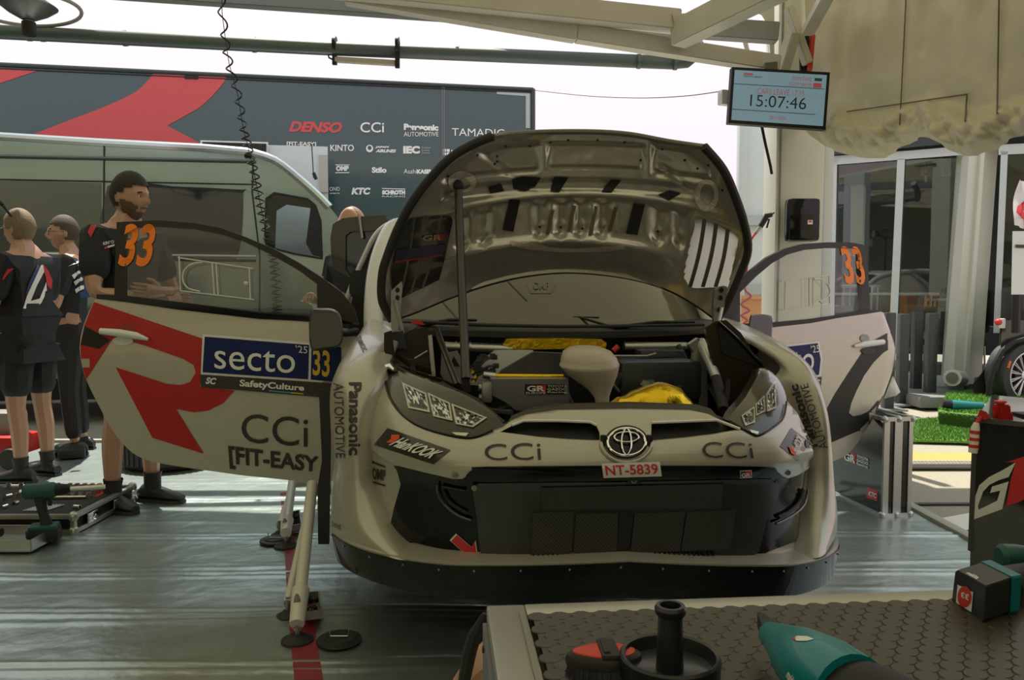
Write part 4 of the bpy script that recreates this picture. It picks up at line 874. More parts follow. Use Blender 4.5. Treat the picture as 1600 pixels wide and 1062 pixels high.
t = MB(); t.tube([K(772, 587, .50), K(880, 588, .50)], .009, 12); t.build('gold_pipe', GOLD, car)
t = MB(); t.tube([K(755, 585, .50), K(773, 587, .50)], .013, 12); t.build('pipe_coupling', ALU, car)
# gold heat shield duct, crinkled
dp = [(948, 644, .38, .022), (965, 640, .38, .040), (988, 638, .40, .060), (1012, 636, .42, .080), (1035, 636, .42, .090), (1055, 644, .40, .075), (1068, 660, .36, .045)]
t = MB(); pts = smoothpoly([(*K(x, y, v), r) for x, y, v, r in dp], 5, False) if False else None
cp_ = [V(K(x, y, v)) for x, y, v, r in dp]; P2 = smoothpoly([tuple(p) for p in cp_], 6, False); rr = [interp([(i, dp[i][3]) for i in range(7)], i / 6) for i in range(len(P2))]
t.tube(P2, rr, 22)
t.v = [p + V((noise.noise(p * 28), noise.noise(p * 28 + V((5, 0, 0))), noise.noise(p * 28 + V((0, 9, 0))))) * .009 for p in t.v]
t.build('exhaust_heat_shield', GOLD, car)
# right strut tower
slab('strut_bracket', ALU, [(1072, 636), (1077, 596), (1085, 551), (1076, 538), (1091, 528), (1099, 534), (1105, 590), (1106, 637)], .70, .03,
     step=None)
slab('bracket_hole', BLACKM, [(1084, 600), (1089, 562), (1094, 598)], .697, .002); slab('bracket_hole', BLACKM, [(1079, 630), (1083, 612), (1092, 608), (1092, 634)], .697, .002)
t = MB(); t.tube([K(1094, 533, .72), K(1119, 590, .58)], .020, 14); t.build('damper', ALU, car)
t = MB(); t.tube([K(1119, 590, .58), K(1130, 640, .46)], .021, 14); t.build('damper_boot', BLACKR, car)
slab('inner_wing', BROWNC, [(1102, 512), (1118, 502), (1135, 500), (1158, 520), (1192, 576), (1168, 615), (1138, 657), (1128, 650), (1122, 600), (1112, 560)], .60, .02)
slab('wing_opening', BLACKM, [(1122, 506), (1134, 508), (1160, 530), (1184, 571), (1150, 560), (1128, 551)], .595, .003)
t = MB(); t.tube([K(x, y, .56) for x, y in smoothpoly([(1122, 503), (1150, 528), (1172, 552), (1192, 574), (1186, 592), (1165, 618), (1138, 656)], 5, False)], .007, 8); t.build('wing_seal', BLACKG, car)
t = MB(); t.tube([K(1137, 592, .5), K(1136, 610, .5), K(1133, 640, .48)], [.010, .012, .006], 8); t.build('level_sensor', BLACKM, car)
t = MB(); t.tube([K(600, 572, .6), K(650, 588, .5), K(700, 604, .38), K(745, 624, .24), K(788, 660, .12)], .006, 8); t.build('wing_seal', BLACKR, car)
# dark engine, hoses, connectors
t = MB(); t.box(K(1020, 590, .8), (.34, .25, .16), bevel=.03); t.box(K(1030, 560, .9), (.2, .12, .08), bevel=.02); t.tube([K(940, 560, .8), K(1010, 566, .85), K(1060, 560, .85)], .016, 10); t.build('engine', mat('dark cast metal', (.035, .045, .05), .4, .4), car)
t = MB(); t.lathe([(0, .03), (.018, .03), (.03, .02), (.036, 0), (.036, -.03), (0, -.03)], Matrix.Translation(K(1035, 577, .75)) @ Matrix.Rotation(1.2, 4, 'X'), 18); t.build('filler_cap', ALUD, car)
t = MB(); t.tube([K(1019, 582, .74), K(1020, 566, .74)], .008, 8); t.build('dipstick', YELLOWT, car)
t = MB(); t.tube([K(958, 548, .85), K(966, 541, .85)], .012, 8); t.build('red_plug', REDM, car)
t = MB(); random.seed(5)
for i in range(9):
    x, y = 732 + random.uniform(-6, 10), 590 + random.uniform(-8, 8); x2, y2 = 742 + random.uniform(0, 35), 552 + random.uniform(0, 28)
    t.tube([K(x, y, .5), K((x + x2) / 2 + random.uniform(-8, 8), (y + y2) / 2 - 6, .5), K(x2, y2, .56)], .005, 6); t.box(K(x2, y2, .56), (.022, .02, .018), bevel=.004)
t.build('wiring_loom', BLACKR, car)
for x, y in ((737, 583), (741, 591), (738, 598)):
    t = MB(); t.tube([K(x, y, .45), K(x + 3, y - 4, .45)], .005, 8); t.build('wire_connector', YELLOWT, car)
slab('prop_foot', BLACKM, [(722, 586), (733, 585), (736, 612), (723, 614)], .42, .04); slab('prop_release', REDM, [(722, 584), (733, 584), (733, 588), (722, 588)], .415, .02)
t = MB(); t.box(K(760, 612, .36), (.035, .05, .07), bevel=.008); t.tube([K(748, 605, .36), K(768, 605, .36)], .012, 10); t.tube([K(748, 620, .36), K(768, 622, .36)], .010, 10); t.build('throttle_valve', ALUD, car)
for a in ([(690, 600, .5), (720, 620, .4), (760, 640, .35), (800, 645, .3)], [(880, 600, .6), (900, 640, .5), (950, 650, .4)], [(1060, 540, .9), (1075, 580, .8), (1050, 620, .6)], [(640, 590, .6), (700, 615, .5), (735, 625, .4)], [(965, 600, .7), (975, 580, .7), (1000, 560, .8), (1060, 555, .85)]):
    t = MB(); t.tube([V(q) for q in smoothpoly([tuple(K(*p)) for p in a], 5, False)], .012, 8); t.build('coolant_hose', BLACKR, car)
for x, y, v, r in ((990, 585, .8, .045), (1010, 600, .7, .04), (1060, 590, .75, .035), (960, 570, .9, .04)):
    t = MB(); t.lathe([(0, .03), (r * .6, .03), (r, .015), (r, -.04), (0, -.04)], Matrix.Translation(K(x, y, v)) @ Matrix.Rotation(.5, 4, 'X'), 16); t.build('engine_cover', mat('worn cast metal', (.12, .14, .15), .35, .5), car)
for x0, y0, x1, y1, r in ((948, 556, 1010, 556, .005), (1010, 556, 1025, 552, .005), (968, 612, 950, 590, .006), (1040, 600, 1065, 585, .005), (648, 560, 668, 548, .004), (840, 615, 780, 640, .01)):
    t = MB(); t.tube([K(x0, y0, .7), K(x1, y1, .7)], r, 8); t.build('engine_line', ALUD, car)
# white filler funnel standing in the engine bay
fp_ = [(-1, 912, 541, 10), (0, 914, 543, 26), (1, 917, 549, 38), (2, 920, 560, 44.5), (2.5, 921, 566, 45.5), (2.6, 921, 568, 47), (2.9, 921, 571, 47), (3, 922, 574, 45.5), (4, 926, 586, 39), (5, 932, 598, 28), (6, 937, 608, 19), (7, 940, 620, 12), (8, 942, 634, 10)]
vs = []; n = 28
for _, x, y, hw in fp_:
    c = CARM @ K(x, y, .36); r_ = hw * c.y / F
    for k in range(n):
        a = 2 * PI * k / n; vs.append(c + V((r_ * math.cos(a), r_ * .62 * math.sin(a), .12 * r_ * math.sin(a) * (1 if y < 580 else 0))))
m = len(fp_); fs = [(i * n + k, i * n + (k + 1) % n, (i + 1) * n + (k + 1) % n, (i + 1) * n + k) for i in range(m - 1) for k in range(n)] + [tuple(range(n))[::-1], tuple((m - 1) * n + k for k in range(n))]
fun = finish('filler_funnel', vs, fs, mat('milky funnel plastic', (.50, .44, .36), .4, 0, .1), None, label='milky beige plastic funnel standing in the engine bay of the rally car', cat='funnel')
t = MB(); t.tube([CARM @ K(942 + 15 * math.cos(a), 636 + 5 * math.sin(a), .33 + .02 * math.sin(a)) for a in [2 * PI * i / 20 for i in range(21)]], .004, 6); t.build('neck_clamp', ALU, car, world=True)
# ---- windscreen, roof and rest of the shell
WS = mat('windscreen with tan reflection', (.055, .048, .022), .06, 0, 1.0, .1, 2)  # opaque base colour carries part of the tan roof reflection
ws = loft('windscreen', [[(-.74, 1.22, 1.03), (-.4, 1.10, 1.04), (0, 1.06, 1.045), (.4, 1.10, 1.04), (.74, 1.22, 1.02)], [(-.68, 1.50, 1.29), (-.36, 1.38, 1.31), (0, 1.35, 1.32), (.36, 1.38, 1.31), (.68, 1.50, 1.28)],
      [(-.61, 1.80, 1.54), (-.32, 1.70, 1.57), (0, 1.68, 1.58), (.32, 1.70, 1.57), (.61, 1.80, 1.53)]], WS, car, 6)
WB = bvh([ws])
decal_text('glass_lettering', 'OMP', mat('faint print', (.16, .15, .10), .5), ws, WB, [(833, 440), (858, 440), (858, 452), (833, 452)], bold=.02)
for a in ((778, 425, 800, 430, 822, 470), (680, 460, 700, 480, 715, 500)): decal_poly('glass_line', mat('dark line', (.025, .022, .012), .3), ws, WB, [(a[0], a[1]), (a[0] + 3, a[1]), (a[4] + 3, a[5]), (a[4], a[5])])
for a in (((820, 441), (829, 457)), ((829, 457), (861, 457)), ((861, 457), (870, 441))):
    (xa, ya), (xb, yb) = a; decal_poly('glass_line', mat('faint print', (.16, .15, .10), .5), ws, WB, [(xa, ya), (xb, yb), (xb + .3, yb + 1.3), (xa + .3, ya + 1.3)])
WPAINT = mat('white roof paint', (.62, .63, .64), .25, .1, .5)
for sgn in (-1, 1):
    t = MB(); pts = smoothpoly(([tuple(K(x_, y_, v_)) for x_, y_, v_ in ((584, 522, 1.25), (584, 475, 1.34), (588, 430, 1.44), (598, 390, 1.56), (614, 358, 1.72))] if sgn < 0 else [(.755, 1.20, 1.03), (.735, 1.36, 1.20), (.705, 1.56, 1.39)]) + [(sgn * .665, 1.84, 1.56), (sgn * .63, 2.1, 1.60), (sgn * .60, 2.7, 1.62), (sgn * .56, 3.4, 1.52), (sgn * .6, 3.85, 1.15)], 5, False)
    t.tube(pts, [.046] * len(pts), 12); t.build('roof_rail', WPAINT, car)
    t = MB(); pts = smoothpoly([(sgn * .90, 2.45, .95), (sgn * .86, 2.5, 1.15), (sgn * .75, 2.6, 1.4), (sgn * .64, 2.8, 1.58)], 5, False); t.tube(pts, .035, 10); t.build('door_pillar', WPAINT, car)
    loft('rear_quarter_panel', [[(sgn * .62, 2.8, 1.58), (sgn * .80, 2.6, 1.3), (sgn * .90, 2.5, 1.0), (sgn * .90, 2.45, .5)], [(sgn * .60, 3.2, 1.54), (sgn * .80, 3.05, 1.3), (sgn * .96, 3.0, 1.0), (sgn * .96, 2.95, .85)],
        [(sgn * .58, 3.5, 1.45), (sgn * .76, 3.5, 1.25), (sgn * .95, 3.45, 1.0), (sgn * .96, 3.45, .75)], [(sgn * .56, 3.85, 1.15), (sgn * .7, 3.95, 1.05), (sgn * .85, 3.95, .9), (sgn * .86, 3.9, .45)]], PAINT, car, 4)
    t = MB(); t.beam((sgn * .86, 1.3, .38), (sgn * .90, 2.5, .38), .12, .12, bevel=.02); t.build('sill', PAINT, car)
    t = MB(); t.tube([(sgn * .6, 1.35, .4), (sgn * .62, 1.45, 1.1), (sgn * .56, 1.85, 1.5), (sgn * .54, 2.6, 1.52), (sgn * .6, 3.3, .6)], .022, 10); t.tube([(sgn * .62, 1.45, 1.0), (sgn * .6, 2.5, .5)], .02, 8); t.tube([(sgn * .54, 2.6, 1.52), (-sgn * .55, 2.6, .5)], .02, 8); t.build('roll_cage', BLACKM, car)
    t = MB(); t.box((sgn * .36, 2.25, .75), (.46, .12, .75), rot=Matrix.Rotation(-.15, 4, 'X'), bevel=.04); t.box((sgn * .36, 2.05, .48), (.46, .5, .12), bevel=.04); t.box((sgn * .56, 2.15, 1.22), (.05, .24, .26), bevel=.02); t.box((sgn * .17, 2.15, 1.22), (.05, .24, .26), bevel=.02); t.build('seat', BLACKR, car)
loft('roof', [[(-.62, 1.8, 1.57), (-.3, 1.7, 1.6), (0, 1.68, 1.61), (.3, 1.7, 1.6), (.62, 1.8, 1.56)], [(-.6, 2.4, 1.63), (-.3, 2.4, 1.66), (0, 2.4, 1.67), (.3, 2.4, 1.66), (.6, 2.4, 1.62)], [(-.55, 3.4, 1.54), (-.3, 3.4, 1.57), (0, 3.4, 1.58), (.3, 3.4, 1.57), (.55, 3.4, 1.53)]], WPAINT, car, 4, .02)
loft('rear_window', [[(-.53, 3.4, 1.53), (0, 3.42, 1.57), (.53, 3.4, 1.53)], [(-.6, 3.85, 1.15), (0, 3.95, 1.17), (.6, 3.85, 1.15)]], BLACKG, car, 3)
loft('tailgate', [[(-.85, 3.93, 1.1), (0, 3.98, 1.16), (.85, 3.93, 1.1)], [(-.87, 4.0, .8), (0, 4.08, .8), (.87, 4.0, .8)], [(-.85, 3.9, .35), (0, 3.98, .35), (.85, 3.9, .35)]], PAINT, car, 4)
t = MB(); t.box((0, 2.3, .33), (1.6, 2.1, .03)); t.box((0, 2.0, .28), (1.3, 3.6, .04)); t.box((0, 1.32, .75), (1.4, .05, .6)); t.build('floor_pan', BLACKM, car)
t = MB(); t.box((0, 1.45, 1.0), (1.3, .25, .14), bevel=.04); t.build('dashboard', BLACKR, car)
t = MB(); t.tube([(-.36 + .17 * math.cos(a), 1.72 + .05 * math.sin(a), 1.06 + .16 * math.sin(a)) for a in [2 * PI * i / 20 for i in range(21)]], .014, 8); t.build('steering_wheel', BLACKR, car)
# wide rear arch lines and door-opening trims seen beyond the left door
slab('deflector', mat('matt navy black', (.01, .012, .016), .4), [(498, 608), (515, 612), (516, 700), (514, 850), (497, 850), (496, 760), (503, 720)], .78, .03)
# ---- bonnet, held up, underside towards the camera
HOODM = mat('bonnet underside carbon', (.56, .53, .47), .24, .6, .6, .12, 7, .06, 25)
Ltab = smoothpoly([(770, 213), (740, 225), (700, 250), (655, 300), (625, 350), (605, 400), (597, 430), (597, 470), (612, 500)], 6, False)
Rtab = smoothpoly([(1100, 229), (1130, 265), (1150, 310), (1163, 350), (1169, 390), (1156, 430), (1136, 475), (1120, 500)], 6, False)
Ttab = smoothpoly([(770, 213), (800, 209), (860, 206), (930, 206), (985, 210), (1045, 221), (1100, 229)], 6, False)
Btab = smoothpoly([(612, 500), (650, 487), (700, 466), (760, 445), (820, 431), (880, 425), (940, 428), (1000, 438), (1050, 455), (1090, 478), (1120, 500)], 6, False)
def along(tab, t):
    d = [0]
    for a, b in zip(tab, tab[1:]): d.append(d[-1] + math.dist(a, b))
    L = t * d[-1]
    for i in range(len(tab) - 1):
        if L <= d[i + 1] + 1e-9:
            k = (L - d[i]) / max(1e-9, d[i + 1] - d[i]); return (tab[i][0] * (1 - k) + tab[i + 1][0] * k, tab[i][1] * (1 - k) + tab[i + 1][1] * k)
    return tab[-1]
def coons(s, t):
    T, B_, L, R = along(Ttab, s), along(Btab, s), along(Ltab, t), along(Rtab, t)
    c = [Ttab[0], Ttab[-1], Btab[0], Btab[-1]]
    return tuple((1 - t) * T[k] + t * B_[k] + (1 - s) * L[k] + s * R[k] - ((1 - s) * (1 - t) * c[0][k] + s * (1 - t) * c[1][k] + (1 - s) * t * c[2][k] + s * t * c[3][k]) for k in (0, 1))
def boxf(x, y, x0, y0, x1, y1, e): return sst(x0 - e, x0 + e, x) * (1 - sst(x1 - e, x1 + e, x)) * sst(y0 - e, y0 + e, y) * (1 - sst(y1 - e, y1 + e, y))
def hoodv(x, y, s): return 1.02 - (500 - y) / 292 * .36 - .10 * (2 * s - 1) ** 4 - .02 * (2 * s - 1) ** 2
def relief(x, y, s, t):
    cy = y - 12 * ((x - 905) / 180) ** 2; h = 0.0
    h += .020 * boxf(x, cy, 690, 222, 842, 266, 7) + .022 * boxf(x, cy, 856, 224, 1006, 262, 5) + .020 * boxf(x, cy, 1020, 222, 1120, 268, 7)
    h -= .03 * boxf(x, cy, 858, 226, 1004, 260, 5) * (cy - 226) / 36 + .02 * boxf(x, cy, 700, 226, 840, 262, 5) * (cy - 226) / 36 + .02 * boxf(x, cy, 1024, 226, 1110, 262, 5) * (cy - 226) / 36
    h += .012 * boxf(x, cy, 690, 280, 1090, 296, 4)
    cy2 = y - 25 * ((x - 905) / 200) ** 2
    for cx_ in (720, 756, 844, 876, 906, 940, 1028, 1062):
        wy = boxf(x, cy2, cx_ - 60, 314, cx_ + 60, 372 - abs(x - cx_) * .7, 6)
        h += .022 * math.exp(-((x - cx_) / 11) ** 2) * wy - .006 * math.exp(-((x - cx_) / 5) ** 2 - ((cy2 - 350) / 5) ** 2)
    for cx_ in (862, 896, 926, 960): h -= .006 * math.exp(-((x - cx_) / 4) ** 2) * boxf(x, cy2, cx_ - 30, 320, cx_ + 30, 360, 5)
    h -= .012 * math.exp(-((cy2 - 304) / 5) ** 2) * sst(.05, .2, s) * (1 - sst(.8, .95, s))
    h -= .026 * math.exp(-((t - .80) / .035) ** 2) * sst(.15, .3, s) * (1 - sst(.7, .85, s))
    h += .05 * sst(.83, 1.0, t) * sst(.1, .3, s) * (1 - sst(.7, .9, s))
    h += .014 * (math.exp(-(((x - 1104) / 14) ** 2 + ((y - 306) / 18) ** 2)) + math.exp(-(((x - 718) / 16) ** 2 + ((y - 283) / 14) ** 2)))
    h += .010 * math.exp(-(((x - 770 + (y - 250) * -1.2) / 9) ** 2)) * boxf(x, y, 735, 235, 800, 280, 6)
    h += .010 * math.exp(-(((x - 1060 - (y - 280) * 1.2) / 9) ** 2)) * boxf(x, y, 1030, 255, 1100, 300, 6)
    h += .0015 * noise.noise(V((x * .06, y * .06, 0)))
    return h
NS, NT = 190, 110; vs = []; vo = []; cen = []
ventL = [(640, 341), (680, 337), (704, 337), (707, 345), (695, 404), (686, 437), (655, 452), (626, 466), (612, 462), (611, 420), (622, 372)]
ventR = [(1085, 341), (1097, 340), (1122, 350), (1147, 362), (1155, 373), (1146, 416), (1137, 452), (1122, 450), (1108, 450), (1079, 450), (1067, 432), (1072, 402), (1079, 371)]
P_ = {}
for j in range(NT + 1):
    for i in range(NS + 1):
        s, t = i / NS, j / NT; x, y = coons(s, t); P_[i, j] = (x, y); v = hoodv(x, y, s)
        vs.append(K(x, y, v + relief(x, y, s, t))); vo.append(K(x, y, v) + V((0, .045 * min(1, 8 * min(s, 1 - s, t + .1, 1.1 - t)) + .004, 0)))
fs = []; fo = []
for j in range(NT):
    for i in range(NS):
        f = (j * (NS + 1) + i, j * (NS + 1) + i + 1, (j + 1) * (NS + 1) + i + 1, (j + 1) * (NS + 1) + i)
        if not inside(P_[i, j], ventR): fs.append(f)
        if i % 5 == 0 and j % 5 == 0: pass
        if not inside(P_[i, j], ventR): fo.append(f)
bonnet = finish('bonnet', vs, fs, HOODM, car, sharp=60)
finish('bonnet_outer_skin', vo, fo, PAINT, bonnet, sharp=60)
HB = bvh([bonnet])
def hmap(off=0.0):
    def f(x, y):
        d = ray(x, y).normalized(); h = HB.ray_cast(EYE, d)
        if h[0] is None: return K(x, y, hoodv(x, y, max(0, min(1, (x - 600) / 565))) + off)
        return CARI @ (h[0] + V((0, off, 0)))
    return f
t = MB(); e = [K(x, y, hoodv(x, y, 0 if i < 1 else 0) + .0) for i, (x, y) in enumerate(Ltab)]
t.tube(e, [.017] * len(e), 10); t.build('bonnet_seal', BLACKR, bonnet)
t = MB(); e = [K(x, y, hoodv(x, y, 1)) for x, y in Rtab]; t.tube(e, .017, 10); t.build('bonnet_seal', BLACKR, bonnet)
t = MB(); e = [K(x, y, hoodv(x, y, i / (len(Ttab) - 1))) for i, (x, y) in enumerate(Ttab)]; t.tube(e, .010, 8); t.build('bonnet_lip', mat('dull paint edge', (.16, .155, .13), .4, .3), bonnet)
t = MB(); e = [K(x, y, hoodv(x, y, i / (len(Btab) - 1)) + .05 * sst(.1, .3, i / (len(Btab) - 1)) * (1 - sst(.7, .9, i / (len(Btab) - 1)))) for i, (x, y) in enumerate(Btab)]; t.tube(e, .008, 8); t.build('bonnet_rear_edge', BLACKR, bonnet)
for pch in ([(796, 311), (813, 312), (802, 362), (785, 359)], [(990, 317), (1008, 319), (996, 367), (978, 365)], [(866, 276), (888, 277), (874, 300), (860, 298)], [(954, 280), (971, 281), (956, 300), (940, 299)],
            [(1028, 304), (1046, 297), (1064, 302), (1046, 313)], [(762, 292), (782, 286), (788, 298), (766, 302)], [(800, 280), (816, 275), (845, 277), (836, 292), (820, 298), (802, 295)]):
    decal_poly('foam_pad', mat('black foam tape', (.012, .012, .014), .7), bonnet, HB, pch, off=.004, step=8)
ringm = mat('foil patch', (.62, .58, .50), .4, .3, 0, .3, 60, .6, 120)
decal_poly('foil_patch', ringm, bonnet, HB, ellipse(1104, 305, 19, 25), holes=(ellipse(1105, 303, 11, 16)[::-1],), step=6, off=.003)
decal_poly('foil_patch', ringm, bonnet, HB, ellipse(722, 284, 22, 17), holes=(ellipse(722, 287, 13, 9)[::-1],), step=6, off=.003)
decal_poly('foil_patch', ringm, bonnet, HB, [(796, 376), (830, 378), (860, 386), (900, 388), (940, 385), (975, 382), (977, 389), (945, 393), (880, 394), (830, 390), (800, 384)], step=6, off=.003)
t = MB()
for x, y in ((828, 228), (860, 222), (888, 219), (934, 219), (976, 222), (777, 244), (777, 252), (790, 228), (746, 242), (700, 275), (1035, 233), (1070, 250), (1090, 263), (1107, 258), (1129, 297), (773, 256), (1001, 250), (843, 354), (876, 355), (910, 357), (1028, 361)):
    p = hmap(-.002)(x, y); t.lathe([(0, .001), (.0045, .001), (.0055, -.002)], Matrix.Translation(p) @ Matrix.Rotation(PI / 2, 4, 'X'), 8)
t.build('rivet_hole', BLACKM, bonnet, kind='stuff')
for a, b in (((863, 328), (855, 366)), ((897, 321), (888, 362)), ((931, 322), (922, 367)), ((962, 324), (952, 362))):
    t = MB(); t.beam(hmap(-.004)(*a), hmap(-.004)(*b), .016, .004, (0, -1, 0)); t.build('rib_plate', mat('dull bronze', (.25, .2, .12), .3, .6), bonnet)
# left vent: gloss panel with painted-on reflections, slats; right vent: open, with a pale perforated film
vl = decal_poly('bonnet_vent', mat('gloss brown black', (.035, .03, .02), .08, .2, .8), bonnet, HB, ventL, off=.004, step=10)
VB = bvh([vl])
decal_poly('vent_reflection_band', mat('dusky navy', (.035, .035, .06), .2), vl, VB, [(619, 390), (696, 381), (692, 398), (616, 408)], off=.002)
decal_poly('vent_reflection_line', mat('dull red line', (.30, .03, .02), .4), vl, VB, [(616, 408), (692, 397), (692, 399.5), (615, 411)], off=.002)
decal_poly('vent_reflection_badge', mat('dull red line', (.30, .03, .02), .4), vl, VB, [(680, 366), (695, 365), (693, 375), (679, 376)], off=.002)
decal_text('vent_reflection_lettering', 'GR', mat('dull cream reflection', (.35, .3, .18), .5), vl, VB, [(661, 368), (691, 366), (690, 375), (660, 376)], bold=.02, off=.004)
for (a, c) in (((646, 340), (624, 462)), ((667, 338), (641, 456)), ((688, 337), (659, 450))):
    t = MB(); pts = [hmap(-.004)(a[0] + (c[0] - a[0]) * k / 6 + 2.5 * math.sin(PI * k / 6), a[1] + (c[1] - a[1]) * k / 6) for k in range(7)]
    for p, q in zip(pts, pts[1:]): t.beam(p, q, .017, .006, (0, -1, 0))
    t.build('vent_slat', mat('slat grey', (.13, .12, .095), .35, .3), bonnet)
film = fabric_translucent('perforated white film', (.85, .85, .82), .7)
sheet('vent_film', film, bonnet, ventR, lambda x, y: K(x, y, hoodv(x, y, (x - 600) / 565) + .012), step=15)
vcx, vcy = 1112, 396
sheet('vent_frame', HOODM, bonnet, [(vcx + (x - vcx) * 1.13, vcy + (y - vcy) * 1.09) for x, y in smoothpoly(ventR, 3)], lambda x, y: K(x, y, hoodv(x, y, (x - 600) / 565) - .006), lambda x, y: K(x, y, hoodv(x, y, (x - 600) / 565) + .004), holes=([(vcx + (x - vcx) * .97, vcy + (y - vcy) * .98) for x, y in smoothpoly(ventR, 3)],), step=15)
for (a, c) in (((1101, 341), (1078, 448)), ((1119, 348), (1098, 448)), ((1137, 357), (1118, 448))):
    t = MB(); pts = [K(a[0] + (c[0] - a[0]) * k / 6 + 3 * math.sin(PI * k / 6), a[1] + (c[1] - a[1]) * k / 6, hoodv(0, a[1] + (c[1] - a[1]) * k / 6, (a[0] - 600) / 565) - .004) for k in range(7)]
    for p, q in zip(pts, pts[1:]): t.beam(p, q, .016, .006, (0, -1, 0))
    t.build('vent_slat', mat('slat grey', (.13, .12, .095), .35, .3), bonnet)
# hinges
for sx, arm, foot in ((-1, [(613, 442), (628, 440), (627, 470), (622, 515), (612, 515), (611, 470)], ((617, 468), (632, 530))), (1, [(1118, 452), (1136, 448), (1133, 475), (1124, 515), (1117, 515), (1115, 480)], ((1128, 480), (1121, 512)))):
    h = slab('bonnet_hinge', ALUD, smoothpoly(arm, 3), .86, .02)
    t = MB(); t.tube([K(*foot[0], .84), K(*foot[1], .84)], .007, 8); t.build('hinge_link', ALU, h)
    for yy in (453, 465, 484):
        xx = arm[0][0] + 8 + (0 if sx < 0 else (465 - yy) * .1); t = MB(); t.prism(ellipse(xx, yy, 3.4, 4.2, 12), lambda x, y: K(x, y, .855), lambda x, y: K(x, y, .87)); t.build('hinge_bolt', BLACKM, h)
# carbon props (loose service props)
def pxtube(name, pts, r, m, par=None, **kw):
    t = MB(); t.tube(pts, r, 12); return t.build(name, m, par, **kw)
W = lambda p: CARM @ V(p)
PROP = weave('prop carbon', (.014, .012, .008), (.06, .05, .032), 60, .35)
pr = pxtube('bonnet_prop', [W(hmap(-.01)(716, 292)), W(K(721, 430, .66)), W(K(728, 592, .42))], .0165, PROP, label='dark carbon tube holding the bonnet open, standing in the engine bay', cat='prop')
t = MB(); t.sphere(W(hmap(-.012)(716, 290)), .021, 14, 8); t.build('prop_head', BLACKR, pr)
pxtube('carbon_stay', [K(682, 514, .8), K(697, 555, .66), K(715, 602, .5)], .0125, PROP, car)

# ---- doors
def c3(x, y): return (100 + x / 2.309, 320 + y / 2.309)
def c5(x, y): return (1100 + x / 3.319, 340 + y / 3.319)
def c4(x, y): return (1200 + x / 3.54, 560 + y / 3.54)
PLm = {-1: (V((-.66, 3.60, 1)), V((-1.9, 3.50, 1))), 1: (V((1.04, 3.85, 1)), V((2.13, 4.46, 1)))}
WINF = mat('dark window frame', (.022, .020, .015), .45, 0, .0, spec=.3)
def doorset(sgn):
    A, B_ = PLm[sgn]; dr = (B_ - A).normalized(); n = dr.cross(V((0, 0, 1)));
    if n.y > 0: n = -n
    def mp(off=0.0, bulge=.055):
        def f(x, y):
            p = onpl(x, y, A, n); h = p.z
            b = bulge * (1 - ((h - .85) / .5) ** 2)
            p = onpl(x, y, A + n * (b + off), n); return CARI @ p
        return f
    return mp, n, dr
# left door
mp, n, dr = doorset(-1)
I3 = CARI.to_3x3()
def backd(off, d): g = mp(off); return lambda x, y: g(x, y) - (I3 @ n) * d
skin_px = smoothpoly([c3(120, 335), c3(105, 352), c3(72, 430), c3(57, 500), c3(62, 565), c3(80, 630), c3(128, 728), c3(180, 820), c3(248, 895), c3(330, 928), c3(460, 950)], 4, False) + [c3(640, 975), c3(915, 1003), (548, 756), (556, 516), c3(900, 425), c3(700, 408), c3(500, 385), c3(400, 372), c3(230, 347)]
dL = sheet('door', PAINT, car, skin_px, mp(0), backd(0, .012), step=20, sharp=45)
sheet('door_inner_panel', CARBON, dL, [(x * .96 + 12, y * .96 + 24) for x, y in skin_px], lambda x, y: mp(0)(x, y) - (I3 @ n) * .05, lambda x, y: mp(0)(x, y) - (I3 @ n) * .065, step=25)
DB = bvh([dL])
Lp = lambda *a: [c3(*p) for p in a]
decal_poly('door_graphic', REDP, dL, DB, Lp((108, 350), (500, 482), (495, 655), (615, 670), (575, 715), (520, 742), (470, 748), (404, 736), (504, 897), (319, 840), (187, 586), (300, 622), (370, 645), (420, 650), (455, 638), (475, 605), (468, 578), (430, 555), (300, 510), (205, 482), (185, 481), (168, 492), (80, 628), (62, 570), (59, 505), (75, 430)), step=14)
decal_poly('door_graphic', BLACKM, dL, DB, Lp((74, 436), (168, 487), (127, 519), (60, 503)), off=.003)
decal_poly('door_graphic', WHITET, dL, DB, Lp((500, 466), (935, 500), (935, 690), (492, 656)), off=.003, step=14)
decal_poly('door_graphic', BLUET, dL, DB, Lp((508, 475), (884, 505), (881, 629), (500, 603)), off=.0045, step=14)
decal_poly('door_graphic', BLUET, dL, DB, Lp((893, 506), (1000, 513), (1000, 640), (890, 630)), off=.0045, step=14)
decal_poly('door_graphic', BLACKT, dL, DB, Lp((492, 611), (1000, 645), (1000, 700), (493, 656)), off=.005, step=14)
decal_text('sponsor_lettering', 'secto', WHITET, dL, DB, Lp((543, 513), (836, 532), (832, 608), (543, 590)), off=.006, step=10)
decal_text('sponsor_lettering', "'25", WHITET, dL, DB, Lp((835, 506), (880, 510), (877, 536), (842, 532)), off=.006, step=10)
decal_text('number_panel_digits', '33', YELLOWT, dL, DB, Lp((898, 520), (960, 526), (958, 622), (897, 614)), bold=.02, off=.006, step=10)
decal_text('sponsor_lettering', 'SC', WHITET, dL, DB, Lp((513, 621), (551, 624), (549, 648), (511, 645)), bold=.04, off=.0065, shear=.2)
decal_text('sponsor_lettering', 'SafetyCulture', WHITET, dL, DB, Lp((635, 629), (868, 649), (866, 677), (633, 661)), bold=.03, off=.0065, step=10)
decal_poly('coloured_underline', mat('cyan line', (.03, .35, .5), .5), dL, DB, Lp((740, 668), (820, 675), (820, 679), (740, 672)), off=.0065)
decal_poly('coloured_underline', YELLOWT, dL, DB, Lp((820, 675), (864, 679), (864, 683), (820, 679)), off=.0065)
